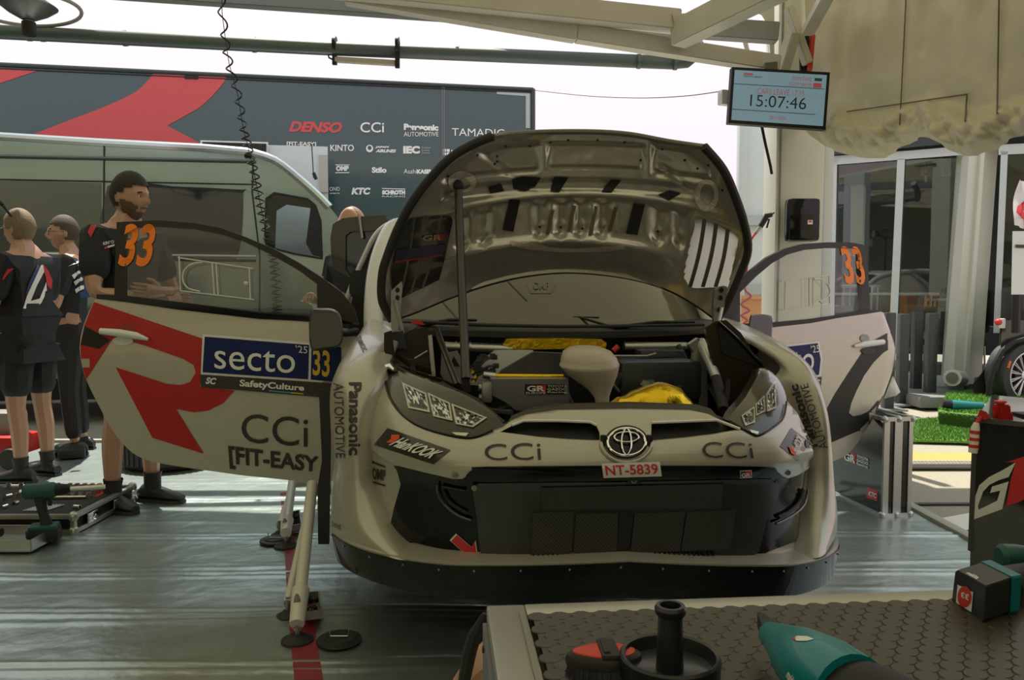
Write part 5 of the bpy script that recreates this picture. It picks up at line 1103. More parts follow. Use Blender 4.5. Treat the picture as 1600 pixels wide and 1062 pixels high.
decal_text('sponsor_lettering', 'CCi', BLACKT, dL, DB, Lp((640, 752), (880, 768), (880, 874), (640, 856)), bold=.0, off=.003, step=14)
decal_text('sponsor_lettering', '[FIT-EASY', BLACKT, dL, DB, Lp((592, 868), (920, 908), (916, 980), (598, 952)), bold=.03, off=.003, step=10)
t = MB(); g = mp(.03); t.tube([g(*c3(130, 455)), g(*c3(200, 462)), g(*c3(260, 472)), g(*c3(303, 485))], [.013, .017, .016, .006], 12); hd = t.build('door_handle', WHITEP, dL)
decal_poly('handle_recess', mat('dark red', (.3, .01, .01), .3), dL, DB, ellipse(*c3(228, 445), 13, 9), off=.003); decal_poly('handle_recess', WHITEP, dL, DB, ellipse(*c3(212, 490), 16, 7), off=.003)
fr_out = Lp((181, 330), (190, 62), (340, 55), (470, 66), (570, 84), (660, 118), (760, 160), (850, 210), (930, 262), (1000, 315), (1045, 370), (1062, 428), (910, 420), (700, 400), (400, 365), (225, 338))
fr_in = Lp((222, 327), (224, 85), (340, 75), (470, 84), (570, 104), (650, 132), (750, 180), (850, 238), (912, 285), (914, 398), (700, 385), (400, 348))
wf = sheet('window_frame', WINF, dL, fr_out, mp(-.015), backd(-.015, .02), holes=(fr_in,), step=20)
decal = sheet('window_pane', GLASSD, dL, fr_in, mp(-.025), step=30)
belt = sheet('belt_trim', BLACKG, dL, Lp((118, 322), (225, 328), (400, 350), (700, 390), (915, 405), (1062, 425), (1062, 432), (915, 422), (700, 411), (400, 376), (220, 350), (116, 338)), mp(.004), backd(.004, .02), step=20)
WBv = bvh([decal, wf])
decal_text('number_decal', '33', ORANGET, dL, WBv, Lp((213, 68), (334, 70), (317, 223), (194, 221)), bold=.028, off=.004, shear=.12)
SLM = mat('clear slider edge', (.62, .62, .58), .15, 0, .5)
t = MB(); g = mp(.0)
for a, b in (((410, 190), (682, 230)), ((420, 310), (686, 342)), ((415, 185), (420, 312)), ((668, 226), (672, 342)), ((534, 208), (542, 326)), ((548, 210), (556, 328))): t.tube([g(*c3(*a)), g(*c3(*b))], .0030, 6)
t.tube([g(*c3(*p)) for p in smoothpoly([(500, 208), (460, 213), (432, 240), (430, 275), (448, 300), (490, 312)], 5, False)], .0035, 6)
t.tube([g(*c3(650, 282)), g(*c3(664, 284))], .008, 8); t.build('sliding_window', SLM, dL)
# left mirror
def mirror(px0, par, mp, arm, name='wing_mirror'):
    t = MB(); cx = sum(p[0] for p in px0) / len(px0); g0, g1, g2 = mp(.20), mp(.17), mp(.06)
    k = len(px0); ringp = lambda g, s: [g(cx + (x - cx) * s, y if s == 1 else 513 + (y - 513) * s) for x, y in px0]
    A_ = ringp(mp(.225), .9); B2 = ringp(mp(.205), 1.0); C2 = ringp(mp(.13), 1.0); D2 = ringp(mp(.11), .85)
    t.add(A_ + B2 + C2 + D2, [tuple(range(k)), tuple(range(4 * k - 1, 3 * k - 1, -1))] + [(r * k + i, r * k + (i + 1) % k, (r + 1) * k + (i + 1) % k, (r + 1) * k + i) for r in range(3) for i in range(k)])
    m_ = t.build(name, CARBON, par); t = MB(); t.tube([mp(.16)(*arm[0]), mp(.1)(*arm[1]), mp(.02)(*arm[2])], [.018, .014, .02], 10); t.build('mirror_arm', BLACKM, m_)
    return m_
mirror(smoothpoly([(484, 486), (500, 481), (522, 483), (533, 495), (536, 525), (530, 541), (505, 546), (485, 543)], 3), dL, mp, ((515, 520), (540, 521), (556, 518)))
# right door
mp, n, dr = doorset(1)
def backd(off, d): g = mp(off); return lambda x, y: g(x, y) - (I3 @ n) * d
skin_px = [(1125, 520), (1205, 512), (1268.7, 505), (1311, 497), (1359, 490), (1378, 487)] + smoothpoly([(1380, 488), (1389, 512), (1397, 536), (1398, 551), (1395, 577), (1381, 616), (1367, 648), (1352, 673), (1336, 697), (1321, 712), (1303, 720)], 4, False) + [(1240, 728), (1200, 735), (1150, 740)]
dR = sheet('door', PAINT, car, skin_px, mp(0, .02), backd(0, .012), step=20, sharp=45)
sheet('door_inner_panel', CARBON, dR, [(x * .96 + 50, y * .96 + 24) for x, y in skin_px], lambda x, y: mp(0)(x, y) - (I3 @ n) * .05, lambda x, y: mp(0)(x, y) - (I3 @ n) * .065, step=25)
DB = bvh([dR]); R5 = lambda *a: [c5(*p) for p in a]
decal_poly('door_graphic', BLACKM, dR, DB, [(1391, 518), (1397, 540), (1380, 551), (1365, 566), (1350, 587), (1338, 611), (1330, 630), (1326.5, 645), (1333, 650), (1345, 648), (1358, 642), (1381, 616), (1395, 583), (1392, 600), (1381, 616), (1367, 648), (1352.5, 673), (1341, 673), (1299, 691), (1293, 673), (1289, 645), (1304.5, 616), (1316, 598), (1329, 578), (1347, 551), (1362, 533)], step=14)
decal_poly('door_graphic', WHITET, dR, DB, [(1150, 547), (1280, 532.5), (1285, 560), (1282, 589), (1150, 608)], off=.003, step=14)
decal_poly('door_graphic', BLUET, dR, DB, [(1150, 551), (1277.5, 536), (1282, 561), (1279.5, 585), (1150, 603)], off=.0045, step=14)
decal_poly('door_graphic', BLACKT, dR, DB, [(1200, 600), (1284, 588), (1282, 606.5), (1230, 614)], off=.005, step=14)
decal_text('sponsor_lettering', 'secto', WHITET, dR, DB, [(1189, 556), (1272, 546), (1271, 580), (1189, 589)], off=.006, step=10)
decal_text('sponsor_lettering', "'25", WHITET, dR, DB, [(1266, 540), (1280, 538), (1280, 550), (1268, 551)], off=.006)
decal_text('sponsor_lettering', 'SC', WHITET, dR, DB, [(1269, 594), (1281, 592), (1280, 602), (1268, 604)], bold=.04, off=.0065)
t = MB(); g = mp(.03, .02); t.tube([g(1335, 541), g(1350, 538), g(1364, 536), g(1380, 534)], [.007, .017, .017, .015], 12); t.build('door_handle', WHITEP, dR)
decal_poly('handle_recess', GREYT, dR, DB, ellipse(1351, 528, 7, 6), off=.003); decal_poly('handle_recess', BLACKG, dR, DB, ellipse(1357, 548, 11, 5), off=.006)
fo_ = R5((80, 570), (95, 500), (130, 400), (170, 350), (250, 270), (330, 205), (420, 160), (520, 135), (640, 127), (760, 128), (828, 140), (850, 250), (862, 485), (700, 520), (560, 540), (350, 560), (185, 575))
fi_ = R5((188, 550), (187, 388), (270, 305), (350, 238), (430, 192), (520, 167), (640, 157), (770, 158), (800, 165), (818, 484), (700, 505), (560, 525), (350, 545))
wf = sheet('window_frame', WINF, dR, fo_, mp(-.015, .02), backd(-.015, .02), holes=(fi_,), step=20)
pane = sheet('window_pane', GLASSC, dR, fi_, mp(-.025, .02), step=30)
sheet('belt_trim', BLACKM, dR, R5((80, 565), (350, 545), (560, 525), (700, 505), (860, 478), (922, 478), (926, 494), (860, 508), (700, 532), (560, 553), (350, 576), (80, 590)), mp(.004, .02), backd(.004, .02), step=20)
decal_text('number_decal', '33', ORANGET, dR, bvh([pane, wf]), R5((704, 148), (808, 150), (843, 347), (736, 345)), bold=.028, off=.004)
t = MB(); g = mp(.0, .02)
for a, b in (((400, 330), (525, 312)), ((525, 312), (650, 300)), ((402, 478), (650, 448)), ((422, 325), (418, 478)), ((648, 300), (652, 450)), ((545, 312), (545, 460)), ((565, 312), (565, 458))): t.tube([g(*c5(*a)), g(*c5(*b))], .0036, 6)
t.tube([g(*c5(*p)) for p in smoothpoly([(570, 318), (610, 320), (640, 345), (652, 380), (640, 412), (600, 435)], 5, False)], .006, 6); t.build('sliding_window', SLM, dR)
mirror(smoothpoly([(1171, 497), (1180, 491), (1200, 492), (1207, 498), (1206, 530), (1203, 549), (1190, 552), (1170, 547)], 3), dR, mp, ((1172, 533), (1150, 528), (1128, 518)))
# black sheet standing in for the shade inside the cabin, and bolster
slab('cabin_shadow_panel', mat('cabin shade black', (.012, .013, .013), .6), [(550, 560), (545, 500), (553, 450), (568, 405), (584, 376), (598, 366), (604, 372), (590, 420), (580, 470), (574, 540)], 1.9, .02)
t = MB(); t.tube([K(x, y, 1.9) for x, y in smoothpoly([(541, 470), (550, 445), (566, 408), (585, 370), (604, 352), (622, 347)], 5, False)], .014, 8); t.build('door_aperture', WPAINT, car)
slab('head_restraint', BLACKR, smoothpoly([(546, 458), (549, 426), (556, 422), (580, 424), (583, 430), (578, 460), (562, 461)], 3), 1.6, .05)
# ================================================================== PEOPLE
def skinned(chains, sub=1):
    """chains: dict of joint -> (pos, radius), edges; returns evaluated verts, faces of a continuous skin surface"""
    J, E_ = chains; names = list(J); me = bpy.data.meshes.new('s'); me.from_pydata([J[k][0] for k in names], [(names.index(a), names.index(b)) for a, b in E_], [])
    o = bpy.data.objects.new('s', me); COL.objects.link(o); md = o.modifiers.new('s', 'SKIN'); md.use_smooth_shade = True
    for i, k in enumerate(names):
        sv = me.skin_vertices[0].data[i]; r = J[k][1]; sv.radius = r if isinstance(r, tuple) else (r, r); sv.use_root = (i == 0)
    s2 = o.modifiers.new('b', 'SUBSURF'); s2.levels = sub; s2.render_levels = sub
    bpy.context.view_layer.update(); dg = bpy.context.evaluated_depsgraph_get(); m2 = bpy.data.meshes.new_from_object(o.evaluated_get(dg))
    r = ([v.co.copy() for v in m2.vertices], [list(p.vertices) for p in m2.polygons]); bpy.data.objects.remove(o); bpy.data.meshes.remove(me); bpy.data.meshes.remove(m2); return r
def headpt(d, grow=0.0):
    x, y, z = d; w_, dp, hh = .074, .094, .118
    X_, Y_, Z_ = x * w_, y * dp, z * hh
    if z < 0: k = -z; X_ *= 1 - .32 * k * k; Y_ *= 1 - (.10 if y > 0 else .38) * k; Y_ += .012 * k
    if y > .3 and abs(x) < .9:
        f = (y - .3) / .7
        Y_ += f * (.022 * math.exp(-(x / .17) ** 2 - ((z + .18) / .17) ** 2) + .010 * math.exp(-(x / .12) ** 2 - ((z - .02) / .22) ** 2))      # nose
        Y_ += f * (.006 * math.exp(-((z - .22) / .10) ** 2)) - f * .008 * (math.exp(-((abs(x) - .38) / .16) ** 2 - ((z - .05) / .12) ** 2))      # brow, sockets
        Y_ += f * (.007 * math.exp(-(x / .30) ** 2 - ((z + .52) / .07) ** 2)) + f * .010 * math.exp(-(x / .3) ** 2 - ((z + .85) / .15) ** 2)       # lips, chin
    p = V((X_, Y_, Z_)); return p + V(d) * grow
def headmesh(grow=0.0, keep=None, n=56, m=44):
    vs = []; fs = []
    for i in range(m + 1):
        t = PI * i / m
        for j in range(n):
            a = 2 * PI * j / n; d = (math.sin(t) * math.cos(a), math.sin(t) * math.sin(a), math.cos(t))
            g = grow(d) if callable(grow) else grow; vs.append(headpt(d, g))
    for i in range(m):
        for j in range(n):
            tm = PI * (i + .5) / m; am = 2 * PI * (j + .5) / n; d = (math.sin(tm) * math.cos(am), math.sin(tm) * math.sin(am), math.cos(tm))
            if keep is None or keep(d): a, b = i * n + j, i * n + (j + 1) % n; fs.append((a, b, b + n, a + n))
    return vs, fs
def hand(t, wr, d, side, curl=.5, s=1.0):
    """palm and five separate bent fingers; d = direction of the fingers, side = thumb direction"""
    d = V(d).normalized(); side = V(side); side = (side - d * side.dot(d)).normalized(); nn = d.cross(side)
    t.tube([wr - d * .02, wr + d * .03 * s, wr + d * .075 * s, wr + d * .09 * s], [.026 * s, .034 * s, .036 * s, .026 * s], 10)
    for k, L in enumerate((.070, .078, .072, .056)):
        b = wr + d * .08 * s + side * (.028 - .019 * k) * s; p1 = b + (d * math.cos(curl * .6) + nn * math.sin(curl * .6)) * L * .45 * s; p2 = p1 + (d * math.cos(curl * 1.6) + nn * math.sin(curl * 1.6)) * L * .33 * s; p3 = p2 + (d * math.cos(curl * 2.4) + nn * math.sin(curl * 2.4)) * L * .25 * s
        t.tube([b, p1, p2, p3], [.0095 * s, .009 * s, .008 * s, .006 * s], 8)
    b = wr + d * .02 * s + side * .028 * s; p1 = b + (d * .6 + side * .7 + nn * .3) * .035 * s; p2 = p1 + (d * .85 + side * .2 + nn * .4) * .035 * s
    t.tube([b, p1, p2], [.013 * s, .0105 * s, .008 * s], 8)
def shoe(par, ank, fwd, m, sole, L=.29):
    f = V((fwd[0], fwd[1], 0)).normalized(); sd = V((f.y, -f.x, 0)); a = V((ank[0], ank[1], 0)); t = MB()
    secs = [(-.085, .030, .055), (-.06, .036, .085), (-.01, .040, .095), (.05, .043, .075), (.11, .050, .055), (.16, .046, .045), (.195, .028, .032)]
    n = 14; k = len(t.v)
    for (x, w_, h) in secs:
        for j in range(n):
            an = 2 * PI * j / n; yy = math.cos(an) * w_; zz = .018 + max(0, (math.sin(an) * .5 + .5)) * h; t.v.append(a + f * x + sd * yy + V((0, 0, zz)))
    for i in range(len(secs) - 1):
        for j in range(n): t.f.append((k + i * n + j, k + i * n + (j + 1) % n, k + (i + 1) * n + (j + 1) % n, k + (i + 1) * n + j))
    t.f.append(tuple(range(k, k + n))[::-1]); t.f.append(tuple(range(k + (len(secs) - 1) * n, k + len(secs) * n)))
    o = t.build('shoe', m, par); t = MB(); pts = [a + f * x + sd * w_ * s_ for s_ in (1,) for x, w_ in ((-.09, .028), (-.05, .042), (.05, .047), (.12, .053), (.17, .046), (.205, .02))] + [a + f * x - sd * w_ for x, w_ in ((.205, .02), (.17, .046), (.12, .053), (.05, .047), (-.05, .042), (-.09, .028))]
    nn = len(pts); t.add(pts + [p + V((0, 0, .022)) for p in pts], [tuple(range(nn))[::-1], tuple(range(nn, 2 * nn))] + [(i, (i + 1) % nn, (i + 1) % nn + nn, i + nn) for i in range(nn)]); t.build('shoe_sole', sole, o)
    t = MB()
    for q in (.03, .055, .08): t.tube([a + f * q + sd * .022 + V((0, 0, .10 - q * .42)), a + f * q - sd * .022 + V((0, 0, .10 - q * .42))], .004, 6)
    t.build('laces', BLACKM, o); return o
def person(loc, face, H, label, pose, shirt, shorts, hair, hairkeep, legs='shorts', head_turn=0.0, head_tilt=0.0, glasses=False, beard=None, group=None, skin=SKIN, stout=1.0, hair_grow=.012):
    s = H / 1.8; r = empty('person', loc, math.atan2(-face[0], face[1]), label, 'person', group)
    J = {'pelvis': ((0, 0, .95), (.15 * stout, .115)), 'belly': ((0, .01, 1.10), (.145 * stout, .11 * stout)), 'chest': ((0, 0, 1.30), (.155 * stout, .115)), 'neck0': ((0, -.01, 1.475), .085), 'neck1': ((0, .015, 1.56), .061), 'skull': ((0, .03, 1.64), .058)}
    E_ = [('pelvis', 'belly'), ('belly', 'chest'), ('chest', 'neck0'), ('neck0', 'neck1'), ('neck1', 'skull')]
    for c, sg in (('l', -1), ('r', 1)):
        P = lambda k, d: tuple(pose.get(k + '_' + c, (sg * d[0], d[1], d[2])))
        J['sh_' + c] = (P('sh', (.180, -.01, 1.455)), .068 * stout); J['ua_' + c] = (tuple((V(P('sh', (.180, -.01, 1.455))) + V(P('el', (.24, -.02, 1.14)))) / 2), .052)
        J['el_' + c] = (P('el', (.24, -.02, 1.14)), .042); J['fa_' + c] = (tuple(V(P('el', (.24, -.02, 1.14))).lerp(V(P('wr', (.25, .06, .90))), .35)), .042); J['wr_' + c] = (P('wr', (.25, .06, .90)), .027)
        J['hip_' + c] = (P('hip', (.095, 0, .88)), .095); J['th_' + c] = (tuple(V(P('hip', (.095, 0, .88))).lerp(V(P('kn', (.11, .01, .50))), .5)), .082); J['kn_' + c] = (P('kn', (.11, .01, .50)), .056)
        J['ca_' + c] = (tuple(V(P('kn', (.11, .01, .50))).lerp(V(P('an', (.115, -.02, .09))), .35) + V((0, -.015, 0))), .058); J['an_' + c] = (P('an', (.115, -.02, .09)), .037)
        E_ += [('neck0', 'sh_' + c), ('sh_' + c, 'ua_' + c), ('ua_' + c, 'el_' + c), ('el_' + c, 'fa_' + c), ('fa_' + c, 'wr_' + c), ('pelvis', 'hip_' + c), ('hip_' + c, 'th_' + c), ('th_' + c, 'kn_' + c), ('kn_' + c, 'ca_' + c), ('ca_' + c, 'an_' + c)]
    def sc(J_, add=0.0): return {k: (tuple(V(p) * s), tuple((a + add) * s for a in (q if isinstance(q, tuple) else (q, q)))) for k, (p, q) in J_.items()}
    vs, fs = skinned((sc(J), E_)); t = MB(); t.add(vs, fs)
    HM = Matrix.Translation(V((0, .035, 1.675)) * s) @ Matrix.Rotation(head_turn, 4, 'Z') @ Matrix.Rotation(head_tilt, 4, 'X') @ Matrix.Scale(s * 1.07, 4)
    hv, hf = headmesh(); t.add([HM @ p for p in hv], hf)
    for sg in (-1, 1):
        t.sphere(HM @ V((sg * .072, -.008, -.005)), .022 * s, 12, 8, M=(HM.to_3x3() @ Matrix.Rotation(sg * .35, 3, 'Z') @ Matrix.Diagonal((.35, .75, 1.35))))
    for c, sg in (('l', -1), ('r', 1)):
        wr, el = V(J['wr_' + c][0]) * s, V(J['el_' + c][0]) * s; hand(t, wr, pose.get('hd_' + c, wr - el), pose.get('hs_' + c, (-sg * .3, 1, .3)), pose.get('curl', .5), s)
    body = t.build('body', skin, r)
    t = MB(); hv, hf = headmesh(lambda d: hair_grow * (.55 + .45 * max(0, d[2])), hairkeep); t.add([HM @ p for p in hv], hf); t.build('hair', hair, r, sharp=80)
    if beard: t = MB(); hv, hf = headmesh(.003, lambda d: d[2] < -.34 - .25 * (abs(d[0]) < .5 and d[1] > 0) + .5 * max(0, abs(d[0]) - .6) and d[1] > -.05 and d[2] > -.97); t.add([HM @ p for p in hv], hf); t.tube([HM @ V((-.024, .084, -.050)), HM @ V((0, .0945, -.047)), HM @ V((.024, .084, -.050))], .0035 * s, 6); t.build('beard', beard, r, sharp=80)
    for sg in (-1, 1):
        t = MB(); t.sphere(HM @ V((sg * .029, .078, .006)), .0095 * s, 10, 8, (1, .6, .62)); e = t.build('eye', WHITEP, r); t = MB(); t.sphere(HM @ V((sg * .029, .0845, .006)), .0048 * s, 8, 6, (1, .5, 1)); t.build('iris', BLACKM, e)
        t = MB(); t.tube([HM @ V((sg * .045, .080, .022)), HM @ V((sg * .03, .088, .027)), HM @ V((sg * .014, .088, .023))], .0035 * s, 6); t.build('eyebrow', hair, r)
    t = MB(); t.tube([HM @ V((-.022, .083, -.060)), HM @ V((0, .092, -.059)), HM @ V((.022, .083, -.060))], .0035 * s, 6); t.build('mouth', mat('lip', (.30, .11, .08), .5), r)
    if glasses:
        t = MB()
        for sg in (-1, 1):
            t.tube([HM @ V((sg * .032 + .02 * math.cos(a), .094, .002 + .016 * math.sin(a))) for a in [2 * PI * i / 16 for i in range(17)]], .0016 * s, 6); t.tube([HM @ V((sg * .052, .092, .006)), HM @ V((sg * .076, .0, .006))], .0016 * s, 6)
        t.tube([HM @ V((-.012, .096, .004)), HM @ V((.012, .096, .004))], .0016 * s, 6); t.build('glasses', BLACKM, r)
    # shirt
    SJ = {k: J[k] for k in ('pelvis', 'belly', 'chest', 'neck0')}; SJ['hem'] = ((0, 0, .91), (.135, .105)); SE = [('hem', 'pelvis'), ('pelvis', 'belly'), ('belly', 'chest'), ('chest', 'neck0')]
    for c in 'lr':
        sh, el = V(J['sh_' + c][0]), V(J['el_' + c][0]); SJ['sh_' + c] = (tuple(sh), .074 * stout); SJ['m_' + c] = (tuple(sh.lerp(el, .45)), .066); SJ['e_' + c] = (tuple(sh.lerp(el, .80)), .060); SE += [('neck0', 'sh_' + c), ('sh_' + c, 'm_' + c), ('m_' + c, 'e_' + c)]
    vs, fs = skinned((sc(SJ, .014), SE)); t = MB(); t.add(vs, fs); shirt_o = t.build('shirt', shirt, r)
    t = MB(); t.tube([V((0, -.005, 1.475)) * s, V((0, .005, 1.515)) * s], [.078 * s, .066 * s], 18, False); t.build('collar', shirt, r)
    PJ = {'waist': ((0, 0, 1.08), (.155 * stout, .125 * stout)), 'pelvis': ((0, 0, .95), (.160 * stout, .13 * stout))}; PE = [('waist', 'pelvis')]
    for c in 'lr':
        PJ['hip_' + c] = (J['hip_' + c][0], .108); PJ['th_' + c] = (J['th_' + c][0], .10); k = V(J['kn_' + c][0]); PE += [('pelvis', 'hip_' + c), ('hip_' + c, 'th_' + c)]
        if legs == 'shorts': PJ['k_' + c] = (tuple(k.lerp(V(J['hip_' + c][0]), .12)), .094); PE.append(('th_' + c, 'k_' + c))
        else: PJ['k_' + c] = (tuple(k), .072); PJ['c_' + c] = (tuple(k.lerp(V(J['an_' + c][0]), .45)), .072); PJ['a_' + c] = (tuple(k.lerp(V(J['an_' + c][0]), .93)), .060); PE += [('th_' + c, 'k_' + c), ('k_' + c, 'c_' + c), ('c_' + c, 'a_' + c)]
    vs, fs = skinned((sc(PJ), PE)); t = MB(); t.add(vs, fs); t.build('shorts' if legs == 'shorts' else 'trousers', shorts, r)
    for c, sg in (('l', -1), ('r', 1)):
        a = V(J['an_' + c][0]) * s; fw = pose.get('ft_' + c, (sg * .15, 1)); shoe(r, a, fw, mat('black shoe', (.02, .02, .02), .5), mat('black sole', (.03, .03, .03), .6))
        if legs == 'shorts': t = MB(); k = V(J['kn_' + c][0]) * s; t.tube([a + V((0, 0, -.03)), a.lerp(k, .12), a.lerp(k, .20)], [.045 * s, .045 * s, .050 * s], 12, False); t.build('sock', BLACKR, r)
    bpy.context.view_layer.update()
    return r, shirt_o, body
NAVY = mat('navy black shirt cloth', (.012, .013, .018), .75, 0, 0, .2, 30, .15, 60); SHORT = mat('black work cloth', (.014, .014, .016), .8, 0, 0, .2, 30)
HAIRD = mat('dark hair', (.018, .013, .010), .7, 0, 0, .5, 80, .6, 150); HAIRG = mat('grey sandy hair', (.20, .15, .09), .7, 0, 0, .4, 90, .5, 160); HAIRB = mat('brown hair', (.07, .05, .035), .7, 0, 0, .4, 90, .5, 160)
short_hair = lambda d: d[2] > .38 - .25 * (d[1] < .2) - .55 * (d[1] < -.15) + .12 * (d[1] > .55)
# tall mechanic with crossed arms
crossed = {'el_l': (-.27, .06, 1.16), 'wr_l': (.02, .25, 1.17), 'el_r': (.27, .06, 1.16), 'wr_r': (-.06, .22, 1.12), 'hd_l': (.8, -.15, .05), 'hd_r': (-.8, -.1, .1), 'hs_l': (0, .2, 1), 'hs_r': (0, .2, 1), 'curl': .5,
           'an_l': (-.10, .04, .09), 'kn_l': (-.10, .05, .50)}
p1, sh1, bd1 = person((-2.16, 4.50, 0), (.93, -.36), 1.87, 'tall bearded mechanic in black shirt and shorts, arms crossed behind the open left door', crossed, NAVY, SHORT, HAIRD, short_hair, beard=mat('short stubble', (.13, .075, .05), .8), head_turn=.15, head_tilt=-.08, stout=1.05, hair_grow=.014)
# older man, far left
p2, sh2, bd2 = person((-3.12, 5.15, 0), (-.97, .20), 1.74, 'older man with grey sandy hair in navy team polo and shorts at the left edge', {'el_r': (.26, .06, 1.12), 'wr_r': (.22, .28, .95), 'el_l': (-.25, .05, 1.12), 'wr_l': (-.2, .28, .98)}, NAVY, SHORT, HAIRG,
                     lambda d: d[2] > .30 - .30 * (d[1] < .3) - .55 * (d[1] < -.1) + .25 * (d[1] > .5), glasses=True, stout=1.12, head_tilt=-.12)
p3, sh3, bd3 = person((-3.30, 6.0, 0), (-.90, -.25), 1.78, 'man with glasses and blue lanyard in black striped shirt and long trousers', {'el_r': (.25, .05, 1.12), 'wr_r': (.06, .28, 1.12), 'el_l': (-.25, .05, 1.12), 'wr_l': (-.04, .28, 1.14), 'curl': 1.0}, NAVY, mat('black trousers', (.016, .016, .016), .8), HAIRB,
                     short_hair, legs='long', glasses=True, beard=mat('light stubble', (.36, .20, .14), .8), head_turn=.2)
p4_, sh4, bd4 = person((-.97, 5.0, 0), (-.5, -.85), 1.74, 'bald man in dark shirt standing behind the black framed mirror panel', {'el_l': (-.2, .1, 1.12), 'wr_l': (-.1, .3, 1.25), 'el_r': (.22, .05, 1.12), 'wr_r': (.1, .28, 1.2)}, NAVY, SHORT, mat('shaved hair', (.28, .15, .10), .6), lambda d: d[2] > .2 and d[1] < .2, legs='long', hair_grow=.002)
# prints on shirts
def sd(names, m, root, so, poly, off=.004): T_ = bvh([so]); return decal_poly(names, m, root, T_, poly, off=off, step=6)
REDS = mat('red shirt print', (.55, .03, .04), .6)
sd('shoulder_patch', REDS, p1, sh1, [(137, 362), (142, 352), (158, 341), (168, 339), (166, 350), (150, 355), (142, 371)])
SB1 = bvh([sh1]); decal_text('shirt_lettering', 'KINTO', WHITET, p1, SB1, [(161, 378), (178, 375), (178, 380), (161, 383)], bold=.03); decal_poly('shirt_patch', WHITET, p1, SB1, [(163, 386), (179, 381), (179, 384), (163, 389)]); decal_poly('shirt_patch', REDS, p1, SB1, [(163, 386), (168, 384.5), (168, 387.5), (163, 389)], off=.005)
sd('stripe_print', REDS, p2, sh2, [(12, 420), (22, 419), (12, 428), (5, 438), (4, 434)])
sd('stripe_print', WHITET, p2, sh2, [(67, 414), (69, 424), (58, 445), (48, 470), (62, 466), (70, 446), (72, 440), (73, 455), (64, 474), (50, 482), (36, 482), (42, 462), (56, 432), (64, 414)])
sd('stripe_print', REDS, p2, sh2, [(66, 412), (75, 422), (82, 438), (80, 452), (74, 446), (70, 428)])
sd('stripe_print', mat('blue shirt print', (.02, .04, .12), .6), p2, sh2, [(59, 412), (62, 418), (50, 445), (40, 462), (44, 445)])
for q_ in ([(112, 430), (120, 424), (132, 419), (132, 424), (122, 428), (116, 436)], [(115, 440), (126, 433), (133, 431), (133, 436), (124, 440), (118, 446)], [(117, 452), (126, 446), (134, 445), (134, 450), (124, 454), (119, 458)], [(106, 416), (120, 408), (132, 405), (130, 408), (118, 412)]): sd('stripe_print', WHITET, p3, sh3, q_)
t = MB(); I = winv(p3); t.tube([I @ at(128, 398, 5.87), I @ at(132, 430, 5.83), I @ at(133, 462, 5.82)], .006, 6); t.box(I @ at(134, 460, 5.81), (.03, .06, .04)); t.build('lanyard', mat('blue lanyard', (.03, .10, .30), .5), p3)
t = MB(); I = winv(p2); t.tube([I @ at(0, 316, 5.0), I @ at(10, 326, 5.0)], .012, 8); t.build('airline_tip', BLACKM, None).hide_render = False; bpy.data.objects.remove(bpy.data.objects['airline_tip'])
# mechanic kneeling between bench and car: mostly hidden
kn = {'J': 1}; rk = empty('person', (0, 0, 0), 0, 'mechanic crouching behind the workbench, only a bare arm and dark sleeve in view', 'person')
a_ = lambda x, y, Y: tuple(at(x, y, Y))
J = {'pelvis': ((.42, 1.55, .25), .13), 'chest': ((.28, 1.50, .42), .13), 'neck': ((.16, 1.46, .50), .06), 'head': ((.10, 1.44, .53), .05), 'sh_l': (a_(800, 1010, 1.36), .055), 'el_l': (a_(752, 1055, 1.34), .044), 'wr_l': (a_(700, 1120, 1.36), .030),
     'hip': ((.42, 1.45, .2), .09), 'kn': ((.05, 1.35, .12), .06), 'an': ((.40, 1.3, .05), .04), 'hip2': ((.5, 1.65, .2), .09), 'kn2': ((.12, 1.62, .12), .06), 'an2': ((.5, 1.7, .05), .04)}
vs, fs = skinned((J, [('pelvis', 'chest'), ('chest', 'neck'), ('neck', 'head'), ('chest', 'sh_l'), ('sh_l', 'el_l'), ('el_l', 'wr_l'), ('pelvis', 'hip'), ('hip', 'kn'), ('kn', 'an'), ('pelvis', 'hip2'), ('hip2', 'kn2'), ('kn2', 'an2')]))
t = MB(); t.add(vs, fs); HM = Matrix.Translation((.06, 1.43, .50)) @ Matrix.Rotation(1.9, 4, 'Z') @ Matrix.Rotation(-.8, 4, 'X'); hv, hf = headmesh(); t.add([HM @ p for p in hv], hf); hand(t, V(a_(700, 1120, 1.36)), (-.2, 0, -1), (0, -1, 0)); t.build('body', SKIN, rk)
t = MB(); hv, hf = headmesh(.01, short_hair); t.add([HM @ p for p in hv], hf); t.build('hair', HAIRB, rk)
vs, fs = skinned(({'a': ((.42, 1.55, .25), .145), 'b': ((.28, 1.50, .42), .145), 'c': (a_(805, 1008, 1.36), .066), 'd': (a_(775, 1032, 1.35), .060)}, [('a', 'b'), ('b', 'c'), ('c', 'd')])); t = MB(); t.add(vs, fs); t.build('shirt', NAVY, rk)
t = MB(); t.tube([at(757, 958, 1.26), at(742, 990, 1.27), at(733, 1020, 1.28), at(724, 1070, 1.30)], [.004, .011, .012, .010], 8); t.build('sleeve_strap', BLACKR, rk)
